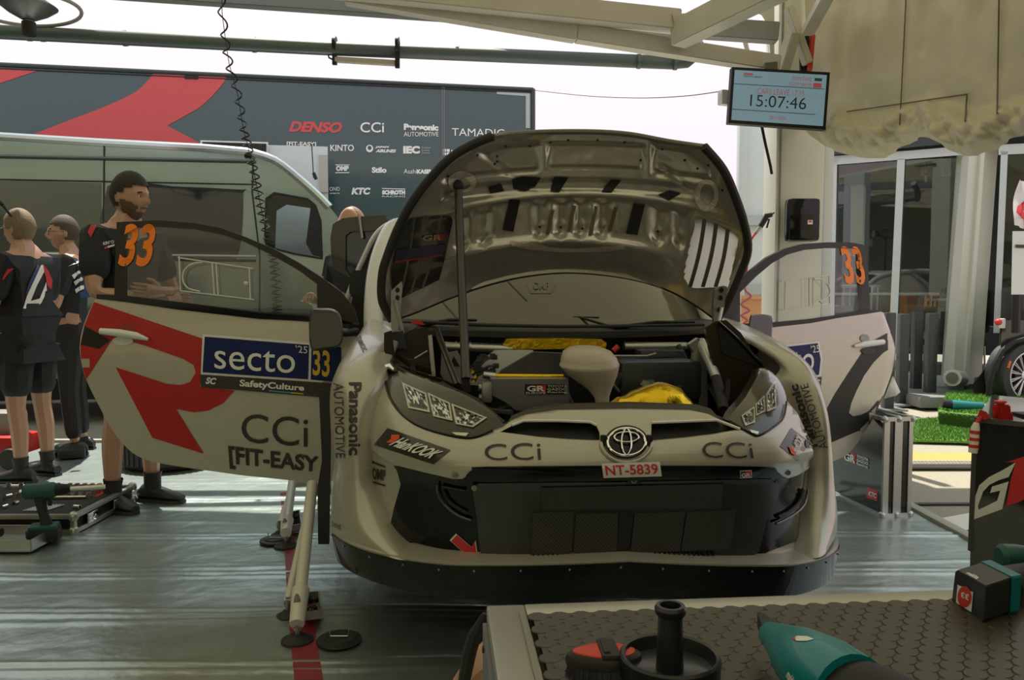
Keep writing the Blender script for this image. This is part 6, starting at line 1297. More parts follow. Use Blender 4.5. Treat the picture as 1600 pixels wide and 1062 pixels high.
# ================================================================== SMALLER THINGS
def stand(label, f1, f2, top, Yt, scale=1.0):
    F1, F2 = fl(*f1), fl(*f2); T_ = at(*top, Yt); r = empty('jack_stand', F1, 0, label, 'stand', 'stands holding up the car')
    T_ -= F1; F2 -= F1; r1 = .0225
    base = V((0, 0, .075)); d = (T_ - base)
    t = MB(); t.tube([base + d * .02, T_], r1, 16); t.build('leg', STEELP, r)
    t = MB(); t.tube([base - d * .02, base + d * .20, base + d * .22], [.026, .031, .024], 18); t.build('leg_sleeve', STEELP, r)
    t = MB(); t.sphere(base + d * .12 + V((0, -.029, 0)), .022, 14, 8, (.6, .25, 1.9)); t.build('sleeve_slot', mat('slot grey', (.20, .2, .19), .5), r)
    b2 = F2 + V((0, 0, .06)); t = MB(); t.tube([b2, T_ + V((-.01, .03, -.05))], .016, 12); t.build('leg', STEELP, r)
    for c, q in ((V((0, 0, 0)), 1.0), (F2, .75)):
        t = MB(); t.lathe([(0, .03), (.02 * q, .03), (.03 * q, .022), (.055 * q, .012), (.056 * q, .002), (0, .002)], Matrix.Translation(c), 24); fo = t.build('foot', BLACKR, r)
        t = MB(); t.tube([c + V((0, 0, .02)), c + V((0, 0, .08))], .009, 8); t.tube([c + V((0, 0, .045)), c + V((0, 0, .055))], .015, 6); t.build('foot_screw', ALUD, fo)
    t = MB(); t.tube([T_ + V((-.01, 0, -.02)), T_ + V((.22, .1, -.03))], .028, 12); t.build('cross_arm', STEELP, r)
    return r
stand('nearest white tubular stand beside the front left of the car', (465, 1003), (450, 965), (488, 756), 3.25)
stand('white tubular stand further back under the left car door', (447, 855), (437, 838), (457, 750), 4.35)
def tray(c4pts, z, label, n, red, seed):
    P = [fl(x, y, z) for x, y in c4pts]; c = sum(P, V()) / 4; r = empty('parts_tray', c, 0, label, 'tray', None); L = [p - c for p in P]; t = MB()
    t.add(L + [p * .95 - V((0, 0, .004)) for p in L], [(0, 1, 2, 3)[::-1], (4, 5, 6, 7), (0, 1, 5, 4), (1, 2, 6, 5), (2, 3, 7, 6), (3, 0, 4, 7)]); t.build('tray_base', ALUD, r)
    for i in range(4): t = MB(); t.beam(L[i] + V((0, 0, .012)), L[(i + 1) % 4] + V((0, 0, .012)), .006, .03); t.build('tray_side', ALU, r)
    random.seed(seed)
    for i in range(n):
        u, v = random.uniform(.12, .88), random.uniform(.12, .88); p = (P[0] * (1 - u) + P[1] * u) * (1 - v) + (P[3] * (1 - u) + P[2] * u) * v; t = MB(); M = Matrix.Translation(p + V((0, 0, .006))) @ Matrix.Rotation(random.uniform(.3, 1.5), 4, random.choice('XY'))
        t.lathe([(0, .014), (.010, .014), (.012, .010), (.012, -.006), (.017, -.010), (.017, -.016), (0, -.016)], M, 6)
        t.build('wheel_nut', mat('dark red nut', (.12, .015, .015), .35, .5) if i in red else mat('dark nut', (.05, .05, .05), .3, .8), None, label='loose wheel nut lying in the %s' % label.split(',')[0], cat='nut', group='nuts in the %s' % label.split(',')[0])
tray([(466, 937), (498, 934), (503, 964), (471, 968)], .04, 'small metal nut tray by the nearest stand, dark nuts inside', 14, (0, 3, 5), 3)
tray([(452, 808), (468, 804), (471, 826), (455, 829)], .04, 'small metal nut tray by the far stand, black nuts inside', 10, (), 4)
for x, y, rr, lb in ((530, 1005, .075, 'black round floor cap with wire handle in front of the car, near the red stripe'), (430, 848, .072, 'black round floor cap beside the far stand')):
    c = fl(x, y); t = MB(); t.lathe([(0, .010), (rr * .3, .010), (rr * .7, .013), (rr * .72, .008), (rr, .006), (rr * 1.02, 0)], None, 32); o = t.build('floor_cap', mat('dark green black disc', (.022, .026, .024), .5), None, label=lb, cat='cap', group='round floor caps'); o.location = c + V((0, 0, .012))
    t = MB(); t.tube([(-.03, 0, .012), (-.035, 0, .04)], .0018, 5); t.tube([(.03, 0, .012), (.035, 0, .04)], .0018, 5); t.tube([(-.03, 0, .014), (.03, 0, .014)], .003, 6); t.build('wire_handle', ALU, o)
# socket case on the floor at left
P0, P1 = fl(128, 836), fl(148, 785); case = empty('socket_case', (P0.x - .04, P0.y, .01), 0, 'open aluminium socket case lying on the floor at left, full of sockets', 'tool case')
hh = .085; W_ = 1.35; D_ = .62
t = MB(); t.box((-W_ / 2, D_ / 2, hh / 2), (W_, D_, hh), bevel=.006); t.build('case_body', BLACKM, case)
ALC = mat('case aluminium edge', (.5, .5, .47), .35, .8)
for a, b_ in (((0, 0, hh), (-W_, 0, hh)), ((0, 0, hh), (0, D_, hh)), ((0, 0, .01), (-W_, 0, .01)), ((0, 0, .01), (0, D_, .01)), ((0, D_, hh), (-W_, D_, hh)), ((0, 0, 0), (0, 0, hh))):
    t = MB(); t.beam(a, b_, .03, .022, (0, 0, 1) if a[2] == b_[2] else (1, 0, 0), bevel=.003); t.build('edge_rail', ALC, case)
for c in ((0, 0, .012), (0, 0, hh), (0, D_, hh), (0, D_, .012)): t = MB(); t.sphere(c, .026, 12, 8); t.build('corner_cap', ALC, case)
for yy in (.15, .42): t = MB(); t.box((.016, yy, .045), (.012, .10, .05), bevel=.004); t.tube([(.024, yy - .03, .045), (.030, yy, .03), (.024, yy + .03, .045)], .005, 6); t.build('latch', CHROME, case)
t = MB(); t.box((-W_ / 2, D_ / 2, hh + .004), (W_ - .05, D_ - .05, .01)); t.build('foam_insert', mat('dark foam', (.025, .025, .026), .8), case)
random.seed(21); k_ = 0
rows_ = [(-.10 - .042 * i, D_ * .86 - .05 * j, 'r') for i in range(6) for j in range(5)] + [(-.06 - .05 * i, .12 + .0 * j, 's') for i in range(1) for j in range(1)] + [(-.42 - .07 * i + .01 * j, .10 + .11 * j, 's') for i in range(11) for j in range(5) if random.random() < .85]
proto = {}
for kk, m_, r_ in (('r', ALUD, .013), ('s', CHROME, .012)):
    me = MB(); me.lathe([(r_ * .5, .010), (r_ * .55, .034), (r_, .034), (r_, .0), (0, .0)], None, 10); o = me.build('socket', m_, None); proto[kk] = o
n_ = 0
for x, y, kk in rows_:
    o = proto[kk].copy(); COL.objects.link(o); o.parent = case; o.location = (x, y, hh + .006); n_ += 1
    if kk == 's' and random.random() < .4: o.rotation_euler = (PI / 2, 0, random.uniform(0, 3)); o.location.z += .012
for o in proto.values(): bpy.data.objects.remove(o)
t = MB(); t.box((-.205, .50, hh + .008), (.28, .28, .006)); t.build('red_tray', REDM, case)
for i in range(7): t = MB(); t.tube([(-.28 + i * .018, .05, hh + .014), (-.25 + i * .018, .17, hh + .014)], .004, 6); t.build('hex_key', ALU, case)
t = MB(); t.tube([(-.30, .30, hh + .02), (-.10, .31, hh + .02)], .009, 10); t.tube([(-.34, .30, hh + .02), (-.30, .30, hh + .02)], .018, 12); t.build('ratchet', CHROME, case)
c = fl(52, 856); dr_ = empty('case_drawer', (c.x, c.y - .08, .01), 0, 'shallow grey metal tray on the floor in front of the socket case', 'tray')
t = MB(); t.box((-.35, .10, .012), (.80, .24, .02), bevel=.004); t.build('tray_base', ALUD, dr_)
for a, b_ in (((-.75, -.02, .035), (.05, -.02, .035)), ((.05, -.02, .035), (.05, .22, .035)), ((-.75, .22, .035), (.05, .22, .035))): t = MB(); t.beam(a, b_, .01, .05); t.build('tray_side', ALU, dr_)
t = MB(); t.tube([(-.30, .10, .06), (-.16, .10, .06)], [.03, .02], 12); t.build('ratchet_handle', BLACKR, None, label='black gripped tool lying in the shallow grey tray', cat='tool').location = dr_.location
# cordless drivers
def driver(loc, rz, label, flip=None, s=1.0, teal=TEALD):
    r = empty('impact_driver', loc, rz, label, 'power tool')
    t = MB(); t.box((0, 0, .035 * s), (.082 * s, .12 * s, .055 * s), bevel=.010 * s); t.build('battery', BLACKM, r); t = MB(); t.box((0, .0, .070 * s), (.078 * s, .11 * s, .022 * s), bevel=.008 * s); t.box((.0, -.062 * s, .045 * s), (.05 * s, .006 * s, .03 * s)); t.build('battery_shoe', teal, r)
    t = MB(); t.tube([(0, .01 * s, .08 * s), (0, .0, .12 * s), (0, -.01 * s, .17 * s), (0, -.01 * s, .20 * s)], [.024 * s, .019 * s, .021 * s, .027 * s], 14); t.build('grip', BLACKR, r)
    t = MB(); t.tube([(0, -.075 * s, .225 * s), (0, -.065 * s, .225 * s), (0, .04 * s, .225 * s), (0, .05 * s, .225 * s)], [.024 * s, .034 * s, .034 * s, .028 * s], 18); t.build('motor_housing', teal, r)
    t = MB(); t.tube([(0, .05 * s, .225 * s), (0, .09 * s, .225 * s), (0, .105 * s, .225 * s)], [.028 * s, .022 * s, .012 * s], 16); t.build('gear_case', BLACKM, r)
    t = MB(); t.tube([(0, .10 * s, .225 * s), (0, .24 * s, .225 * s)], .010 * s, 10); t.build('socket_bit', ALU, r); t = MB(); t.box((0, .025 * s, .175 * s), (.014 * s, .016 * s, .035 * s), bevel=.004); t.build('trigger', BLACKM, r)
    return r
c = fl(70, 851); driver((c.x, c.y, .012), -PI / 2 + .3, 'dark green impact driver standing on its battery before the socket case', s=1.12)
# vacuum / tyre / bag / jack at left
c = fl(240, 738); ty = empty('tyre', (c.x, c.y + .28, .012), 0, 'black tyre lying flat on the floor behind the left door', 'tyre')
t = MB(); t.lathe([(.20, .02), (.21, .0), (.30, .0), (.33, .03), (.335, .12), (.33, .19), (.30, .22), (.21, .22), (.20, .19), (.20, .02)], None, 48); t.build('tread', BLACKR, ty)
for k in range(48): t = MB(); a = 2 * PI * k / 48; t.box((.334 * math.cos(a), .334 * math.sin(a), .11), (.010, .026, .15), rot=a); t.build('tread_block', BLACKR, ty)
t = MB(); t.lathe([(0, .18), (.05, .19), (.06, .15), (.17, .12), (.2, .18), (.2, .05), (0, .05)], None, 24); t.build('rim', ALUD, ty)
c = fl(88, 718); t = MB(); t.box((c.x + .06, c.y + .1, .045), (.18, .30, .07), rot=.5, bevel=.03); t.build('knee_pad', mat('black pad', (.015, .015, .018), .6), None, label='black kneeling pad on the floor behind the older man', cat='pad')
c = fl(8, 735); jk = empty('hoover_unit', (c.x - .05, c.y, .01), 0, 'red and black wheeled unit half out of frame at left', 'machine')
t = MB(); t.box((0, .1, .16), (.34, .3, .14), bevel=.04); t.build('red_shell', REDP, jk)
for sx in (-.1, .13):
    t = MB(); t.lathe([(0, .02), (.07, .02), (.08, .0), (.07, -.02), (0, -.02)], Matrix.Translation((sx, -.06, .08)) @ Matrix.Rotation(PI / 2, 4, 'X'), 20); t.build('caster', BLACKR, jk)
t = MB(); t.box((-.05, .15, .30), (.25, .2, .16), bevel=.03); t.build('grey_drum', mat('grey drum', (.25, .25, .23), .5), jk); jk.name = 'wheeled_vacuum'
t = MB(); t.tube([at(-8, 308, 5.0), at(4, 320, 5.0)], .012, 8); t.tube([at(4, 320, 5.0), at(18, 338, 5.0)], .008, 6)
t.build('hanging_tool', BLACKM, None, label='black hose end with red tip above the older man at the left edge', cat='hose')
# flight case, right
A0, A1, A2 = fl(1378, 808), fl(1318, 779), fl(1421, 806)
fcx = (A1 - A0).normalized(); fcy = (A2 - A0); wcs = fcy.length; fcy.normalize(); L_ = .62; hc_ = at(1381, 655, A0.y).z
fc = empty('flight_case', A0, 0, 'black aluminium-edged flight case standing upright under the right car door', 'flight case')
def fp(a, b_, z): return fcx * a + fcy * b_ + V((0, 0, z))
t = MB(); t.add([fp(0, 0, .01), fp(L_, 0, .01), fp(L_, wcs, .01), fp(0, wcs, .01), fp(0, 0, hc_), fp(L_, 0, hc_), fp(L_, wcs, hc_), fp(0, wcs, hc_)], [(0, 1, 2, 3), (4, 5, 6, 7), (0, 1, 5, 4), (1, 2, 6, 5), (2, 3, 7, 6), (3, 0, 4, 7)])
fcb = t.build('case_body', mat('case black laminate', (.02, .02, .018), .15, 0, .2), fc, smooth=False)
def rail_(a, b_, w_=.022): t = MB(); t.beam(a, b_, w_, w_, (fcy + fcx * .2) if abs((V(b_) - V(a)).normalized().z) > .9 else (0, 0, 1), bevel=.003); t.build('edge_rail', ALC, fc)
for b0_, b1_ in ((-.02, .18), (.36, .64), (.88, 1.02)):
    t = MB(); t.add([fp(e, q_ * wcs, z) for e in (-.008, .002) for q_, z in ((b0_, .0), (b1_, .0), (b1_, hc_), (b0_, hc_))], [(0, 1, 2, 3), (7, 6, 5, 4), (0, 4, 5, 1), (1, 5, 6, 2), (2, 6, 7, 3), (3, 7, 4, 0)]); t.build('edge_plate', ALC, fc, smooth=False)
rail_(fp(0, 0, 0), fp(0, 0, hc_), .012)
for b_ in (0, 1): rail_(fp(0, b_ * wcs, .01), fp(L_, b_ * wcs, .01)); rail_(fp(0, b_ * wcs, hc_), fp(L_, b_ * wcs, hc_)); rail_(fp(L_, b_ * wcs, 0), fp(L_, b_ * wcs, hc_))
for z in (.01, hc_): rail_(fp(0, 0, z), fp(0, wcs, z)); rail_(fp(0, .5 * wcs, hc_), fp(L_, .5 * wcs, hc_), .03)
for b_ in (0, .5, 1):
    for z in (.012, hc_): t = MB(); t.sphere(fp(0, b_ * wcs, z), .020, 12, 8); t.build('corner_cap', ALC, fc)
FCB = bvh([fcb]); lq = [(1318, 703), (1357, 716), (1356, 734), (1318, 722)]; q = quadmap(lq)
decal_poly('case_sticker', REDT, fc, FCB, [q(.28, -.05), q(.5, .0), q(.5, .9), q(.28, .8)])
decal_text('sticker_lettering', 'GR', WHITET, fc, FCB, [q(.03, .2), q(.48, .1), q(.48, .8), q(.03, .8)], bold=.04, off=.005)
for i, s in enumerate(('TOYOTA', 'GAZOO', 'Racing')): decal_text('sticker_lettering', s, WHITET, fc, FCB, [q(.54, .0 + .32 * i), q(1, .0 + .32 * i), q(1, .25 + .32 * i), q(.54, .25 + .32 * i)], off=.005, bold=.02)
decal_poly('case_sticker', REDT, fc, FCB, [(1355, 761), (1372, 767), (1371, 783), (1354, 777)]); decal_text('sticker_lettering', 'KTC', WHITET, fc, FCB, [(1357, 766), (1370, 771), (1370, 779), (1357, 774)], bold=.05, off=.005, shear=.2)
t = MB(); t.prism([(1378, 652), (1400, 654), (1394, 646), (1360, 640), (1352, 643)], lambda x, y: at(x, y, 4.55), lambda x, y: at(x, y, 4.6)); t.build('case_tray', ALU, fc)
# white bracket things behind the door edge
t = MB(); t.add([at(1382, 622, 5.2), at(1394, 588, 5.2), at(1405, 612, 5.25), at(1398, 618, 5.2)], [(0, 1, 2, 3)]); o = t.build('stand_foot', mat('white board', (.6, .6, .57), .5), None, label='small white triangular plate behind the right door edge', cat='plate')
md = o.modifiers.new('t', 'SOLIDIFY'); md.thickness = .01
# artificial turf and things on it
GRS = mat('artificial grass', (.16, .36, .05), .8, 0, 0, .45, 60, 1.0, 300)
def turf(name, pts, z0, z1, label, dens):
    P = [fl(x, y, 0) for x, y in pts]; r = MB(); n = len(P); r.add([V((p.x, p.y, z0)) for p in P] + [V((p.x, p.y, z1)) for p in P], [tuple(range(n))[::-1], tuple(range(n, 2 * n))] + [(i, (i + 1) % n, (i + 1) % n + n, i + n) for i in range(n)])
    o = r.build(name, GRS, None, label=label, cat='grass mat'); xs_ = [p.x for p in P]; ys_ = [p.y for p in P]; t = MB(); random.seed(9); c_ = 0
    while c_ < dens:
        x, y = random.uniform(min(xs_), max(xs_)), random.uniform(min(ys_), max(ys_))
        if not inside((x, y), [(p.x, p.y) for p in P]): continue
        c_ += 1; a = random.uniform(0, PI); dx, dy = math.cos(a) * .006, math.sin(a) * .006; k = len(t.v); l1, l2 = random.uniform(-.02, .02), random.uniform(-.02, .02)
        t.v += [V((x - dx, y - dy, z1)), V((x + dx, y + dy, z1)), V((x + l1, y + l2, z1 + random.uniform(.02, .035)))]; t.f.append((k, k + 1, k + 2))
    finish('grass_blades', t.v, t.f, GRS, o, smooth=False, kind='stuff'); return o
turf('grass_carpet', [(1424, 660), (1470, 657), (1620, 662), (1620, 700), (1500, 692), (1424, 690)], .0, .02, 'flat piece of artificial grass carpet in the sun by the flight case', 9000)
gr_o = turf('grass_platform', [(1465, 668), (1640, 690), (1660, 640), (1600, 625), (1480, 635)], .0, .15, 'raised artificial grass block under the parked car wheel', 9000)
t = MB(); P = [fl(x, y, 0) for x, y in ((1465, 668), (1640, 690))]; random.seed(4)
for i in range(4500):
    u = random.random(); p = P[0].lerp(P[1], u); z = random.uniform(.0, .16); k = len(t.v); t.v += [p + V((-.006, 0, z)), p + V((.006, 0, z)), p + V((random.uniform(-.015, .015), -.03, z - .01))]; t.f.append((k, k + 1, k + 2))
finish('grass_blades', t.v, t.f, GRS, gr_o, smooth=False, kind='stuff')
ramp = empty('cable_ramp', fl(1450, 728), 0, 'grey studded cable ramp beside the yellow line outside the tent', 'cable ramp')
a = fl(1300, 728) - ramp.location; b_ = fl(1640, 728) - ramp.location; t = MB(); t.beam(a + V((0, 0, .01)), b_ + V((0, 0, .01)), .14, .03, bevel=.01); t.build('ramp_body', mat('worn grey rubber', (.16, .155, .14), .7), ramp)
t = MB()
for i in range(60):
    for j in range(3): t.box(a.lerp(b_, (i + .5 * (j % 2)) / 60) + V((0, -.04 + .04 * j, .026)), (.022, .018, .008))
t.build('ramp_stud', mat('pale stud', (.36, .35, .32), .6), ramp, kind='stuff')
def lay(x, y, z): return fl(x, y, z)
tg = empty('cordless_drill', lay(1520, 640, .17), 0, 'teal and black cordless drill lying on the raised artificial grass', 'power tool')
t = MB(); t.tube([(-.16, .05, .04), (-.02, 0, .04), (.08, -.02, .04)], [.045, .035, .03], 12); t.build('motor_housing', TEAL, tg); t = MB(); t.tube([(-.24, .07, .05), (-.16, .05, .04)], .04, 12); t.build('battery', BLACKM, tg); t = MB(); t.tube([(.08, -.02, .04), (.2, -.04, .04)], .015, 8); t.build('socket_bit', ALU, tg)
# parked rally car at right edge: wheel, arch, board
pc = empty('parked_car', at(1600, 640, 8.3), 0, 'dark parked rally car with silver multi-spoke wheel at the right edge', 'car')
def rel(x, y, Y=8.3): return at(x, y, Y) - pc.location
wcx = rel(1592, 585, 8.25); M = Matrix.Translation(wcx) @ Matrix.Rotation(.30, 4, 'Z') @ Matrix.Rotation(PI / 2, 4, 'X')
t = MB(); t.lathe([(.25, .10), (.26, .12), (.33, .11), (.345, .08), (.345, -.1), (.25, -.1)], M, 44); tyre2 = t.build('tyre', BLACKR, pc)
t = MB(); t.lathe([(.25, .08), (.25, .115), (.235, .115), (.225, .06), (.225, -.08)], M, 40); t.build('rim', ALU, pc)
t = MB(); t.lathe([(.21, -.02), (.19, -.01), (.05, .0)], M, 30); t.build('brake_disc', BLACKM, pc)
for k in range(15):
    a = 2 * PI * k / 15; t = MB()
    for da in (-.05, .05): t.beam(M @ V((.05 * math.cos(a), .05 * math.sin(a), .075)), M @ V((.235 * math.cos(a + da), .235 * math.sin(a + da), .10)), .012, .015, M.to_3x3() @ V((0, 0, 1)))
    t.build('spoke', ALU, pc)
t = MB(); t.lathe([(0, .10), (.03, .10), (.06, .085), (.065, .05)], M, 20); t.build('wheel_hub', ALU, pc); t = MB(); t.lathe([(0, .12), (.02, .12), (.025, .10)], M, 12); t.build('wheel_nut', REDM, pc)
for a in (1.2, 2.6, 4.4): t = MB(); t.tube([M @ V((.30 * math.cos(a + k * .05), .30 * math.sin(a + k * .05), .118)) for k in range(6)], .014, 6); t.build('tyre_marking', mat('orange tyre print', (.6, .12, .02), .6), pc)
t = MB(); P_o = [(1512, 612), (1536, 600), (1552, 565), (1566, 540), (1590, 522), (1640, 516), (1640, 440), (1563, 496), (1560, 530), (1548, 560), (1530, 590)]
arch = [(1545, 640), (1535, 625), (1548, 575), (1566, 545), (1590, 530), (1640, 524), (1640, 500), (1590, 512), (1570, 520), (1556, 548), (1540, 575), (1522, 612)]
t.prism([(1566, 500), (1640, 500), (1640, 530), (1590, 530), (1572, 541), (1563, 552)], lambda x, y: rel(x, y, 8.15), lambda x, y: rel(x, y, 8.9)); t.build('fender', mat('dark brown grey paint', (.05, .045, .04), .3, .2, .5), pc)
t = MB(); t.tube([rel(x, y, 8.1) for x, y in ((1545, 632), (1546, 600), (1553, 572), (1566, 548), (1584, 534), (1610, 527), (1650, 524))], .03, 10); t.build('arch_lip', BLACKM, pc)
t = MB(); t.prism([(1524, 628), (1545, 632), (1550, 590), (1562, 545), (1540, 575), (1520, 600)], lambda x, y: rel(x, y, 8.3), lambda x, y: rel(x, y, 8.8)); t.build('bumper_corner', BLACKM, pc)
t = MB(); t.box(rel(1640, 480, 8.9), (1.2, 1.2, .45), bevel=.05); t.build('body', mat('dark brown grey paint', (.05, .045, .04), .3, .2, .5), pc)
t = MB(); t.sphere(at(1560, 503, 8.1), .035, 14, 10); rl = t.build('warning_lamp', REDM, None, label='small red lamp on a white mount beside the parked car', cat='lamp'); t = MB(); t.box(at(1566, 505, 8.14), (.05, .04, .10), bevel=.01); t.build('lamp_mount', WHITEP, rl)
bd_ = MB(); bd_.prism([(1582, 361), (1640, 361), (1640, 460), (1580, 460)], lambda x, y: at(x, y, 8.0), lambda x, y: at(x, y, 8.05)); bo = bd_.build('notice_board', mat('white notice board', (.62, .64, .63), .5), None, label='white notice board above the parked car at right', cat='board')
t = MB(); t.prism([(1587, 382), (1640, 383), (1640, 388), (1587, 387)], lambda x, y: at(x, y, 7.99), lambda x, y: at(x, y, 8.0)); t.build('board_print', BLACKT, bo); t = MB(); t.tube([at(1588, 460, 8.03), at(1587, 520, 8.03)], .04, 8); t.build('board_leg', BLACKM, bo)
FLG = mat('white flag', (.72, .66, .68), .7); t = MB(); vs = []; n1_ = 8
for j in range(9):
    for i in range(n1_ + 1):
        x0 = interp([(0, 1594), (1, 1581)], j / 8); x = x0 + (1640 - x0) * i / n1_; y = 280 + j * 9 + i * 1.5; vs.append(at(x, y, 7.6) + V((0, .05 * math.sin(i * 1.4 + j * .5), 0)))
fg = finish('flag', vs, [(j * 9 + i, j * 9 + i + 1, (j + 1) * 9 + i + 1, (j + 1) * 9 + i) for j in range(8) for i in range(8)], FLG, None, label='white flag with red print at the right edge', cat='flag')
FGB = bvh([fg]); decal_poly('flag_print', REDT, fg, FGB, [(1590, 322), (1612, 305), (1612, 318), (1598, 330), (1612, 345), (1602, 345), (1588, 332)], off=.01)
# right cabinet with G lettering
cab = empty('tool_cabinet', at(1518, 640, 1.95), 0, 'black gloss tool cabinet with white G and red print at the right edge', 'cabinet')
CPT = V((at(1518, 640, 1.95))); CPT.z = 0; cdir = V((.82, -.57, 0)).normalized(); cn_ = V((cdir.y, -cdir.x, 0))
cm = lambda off=0.0: (lambda x, y: onpl(x, y, CPT + cn_ * off, cn_))
CI = winv(cab)
body_ = sheet('cabinet_body', mat('cabinet gloss black', (.02, .02, .02), .06, 0, .8), cab, [(1524, 653), (1620, 664), (1900, 690), (1900, 1500), (1508, 1300), (1516, 860)], lambda x, y: CI @ cm(0)(x, y), lambda x, y: CI @ (cm(0)(x, y) - cn_ * .55), smooth=False)
t = MB(); t.beam(CI @ cm(.004)(1523, 655), CI @ cm(.004)(1900, 692), .012, .012); t.build('cabinet_edge', mat('edge grey', (.08, .08, .075), .4), cab)
t = MB(); t.beam(CI @ cm(.003)(1524, 655), CI @ cm(.003)(1516, 860), .008, .008, (1, 0, 0)); t.build('cabinet_edge', mat('edge grey', (.08, .08, .075), .4), cab)
CB2 = bvh([body_])
decal_poly('letter_print', WHITEP, cab, CB2, [(1587, 722), (1576, 745), (1560, 750), (1546, 757), (1536, 768), (1528, 790), (1529, 796), (1558, 782), (1563, 766), (1547, 770), (1550, 760), (1576, 752), (1566, 795), (1522, 811), (1524, 775), (1530, 758), (1545, 745), (1565, 735)])
decal_poly('letter_print', REDT, cab, CB2, [(1572, 722), (1640, 700), (1640, 760), (1590, 785), (1572, 790), (1579, 750), (1587, 722)], off=.001)
rc = empty('red_clamp_stand', at(1560, 652, 1.95), 0, 'red metal clamp fixture on top of the black tool cabinet', 'clamp'); I = winv(rc); r_ = lambda x, y: I @ at(x, y, 1.93)
t = MB(); t.beam(r_(1564, 632), r_(1567, 664), .030, .03, (0, -1, 0), bevel=.003); t.beam(r_(1553, 644), r_(1576, 646), .02, .02, bevel=.003); t.beam(r_(1573, 645), r_(1575, 664), .016, .02, (0, -1, 0)); t.build('clamp_frame', REDP, rc); t = MB(); t.tube([r_(1564, 636), r_(1563, 627)], [.008, .010], 10); t.tube([r_(1563, 629), r_(1563, 626)], .014, 10); t.build('clamp_knob', REDM, rc)
rb = empty('spray_bottle', at(1530, 670, 1.95), 0, 'red and white spray bottle hung at the cabinet corner', 'bottle'); I = winv(rb); r_ = lambda x, y: I @ at(x, y, 1.90)
t = MB(); t.tube([r_(1526, 660), r_(1524, 668), r_(1521, 700), r_(1520, 707)], [.006, .010, .011, .010], 12); t.build('bottle_body', WHITEP, rb)
for y in (672, 683, 694): t = MB(); t.tube([r_(1523.4 - (y - 672) * .08, y), r_(1523 - (y - 672) * .08, y + 5)], .0116, 12); t.build('red_band', REDM, rb)
t = MB(); t.prism([(1527, 650), (1531, 640), (1541, 643), (1548, 652), (1540, 656)], lambda x, y: I @ at(x, y, 1.90), lambda x, y: I @ at(x, y, 1.93)); t.build('trigger_head', REDM, rb)
t = MB(); t.tube([r_(1526, 661), r_(1533, 650)], .005, 8); t.build('spray_neck', REDM, rb)
t = MB(); t.box(at(1600, 652, 2.0) + V((.04, 0, 0)), (.10, .08, .02), bevel=.005); t.build('top_tray', BLACKM, None, label='black tray on top of the tool cabinet', cat='tray')
# ================================================================== WORKBENCH
BZ = .87; BA = fl(760, 951, BZ); BB = fl(1490, 926, BZ); bx = (BB - BA).normalized(); by = V((-bx.y, bx.x, 0))
bench = empty('workbench', (BA.x, BA.y, 0), math.atan2(bx.y, bx.x), 'aluminium framed workbench with brown studded rubber mat in the foreground', 'workbench')
BI = winv(bench); BL_ = (BB - BA).length; BW = .75; BLN = 1.5
t = MB(); t.box((BLN / 2, -BW / 2, BZ - .03), (BLN - .01, BW - .01, .04)); t.build('bench_top', mat('bench board', (.08, .07, .055), .6), bench)
BALU = mat('bench aluminium profile', (.44, .43, .38), .35, .6, 0, .06, 10)
t = MB(); t.box((BLN / 2 + .02, -.014, BZ - .004), (BLN - .04, .028, .016), bevel=.002); t.build('edge_profile', BALU, bench)
t = MB(); t.box((.020, -BW / 2, BZ - .004), (.04, BW, .016), bevel=.003); t.build('edge_profile', BALU, bench)
t = MB(); t.box((.034, -BW / 2, BZ + .005), (.004, BW - .05, .003)); t.build('profile_lip', mat('dull profile', (.25, .24, .2), .4, .4), bench)
t = MB(); t.box((-.001, -BW / 2, BZ - .24), (.006, BW, .45)); t.build('side_panel', mat('grey bench panel', (.17, .18, .185), .5, .2), bench)
t = MB(); t.box((BLN / 2, -.004, BZ - .24), (BLN, .006, .45)); t.build('back_panel', mat('grey bench panel', (.17, .18, .185), .5, .2), bench)
for x, y in ((.02, -.02), (.02, -BW + .03), (BLN - .03, -.02), (BLN - .03, -BW + .03)): t = MB(); t.box((x, y, (BZ - .01) / 2), (.035, .035, BZ - .02), bevel=.004); t.build('leg', BALU, bench)
for yy in (-.03, -.14, -.3): t = MB(); t.lathe([(0, .002), (.0035, .002), (.004, 0)], Matrix.Translation((-.004, yy, BZ - .03 - .0)) @ Matrix.Rotation(-PI / 2, 4, 'Y'), 8); t.build('rivet', BLACKM, bench)
MATB = mat('brown black rubber mat', (.040, .036, .024), .45, 0, .08, .15, 20)
t = MB(); t.box((BLN / 2 + .02, -.028 - (BW - .04) / 2, BZ + .001), (BLN - .05, BW - .04, .006)); mt_ = t.build('rubber_mat', MATB, bench)
t = MB(); sx, sy = .0225, .0155; j = 0; y = -.036
while y > -.62:
    x = .05 + (sx / 2 if j % 2 else 0)
    while x < BLN - .05:
        k = len(t.v); n = 10
        t.v += [V((x + .0110 * math.cos(2 * PI * i / n), y + .0092 * math.sin(2 * PI * i / n), BZ + .004)) for i in range(n)] + [V((x + .0102 * math.cos(2 * PI * i / n), y + .0084 * math.sin(2 * PI * i / n), BZ + .0052 + .0006 * math.sin(2 * PI * i / n))) for i in range(n)]
        t.f += [(k + i, k + (i + 1) % n, k + n + (i + 1) % n, k + n + i) for i in range(n)] + [tuple(k + n + i for i in range(n))]; x += sx
    y -= sy; j += 1
t.build('rubber_stud', MATB, mt_, kind='stuff', sharp=30)
TZ = BZ + .0058
def bt(x, y, z=TZ): return fl(x, y, z)
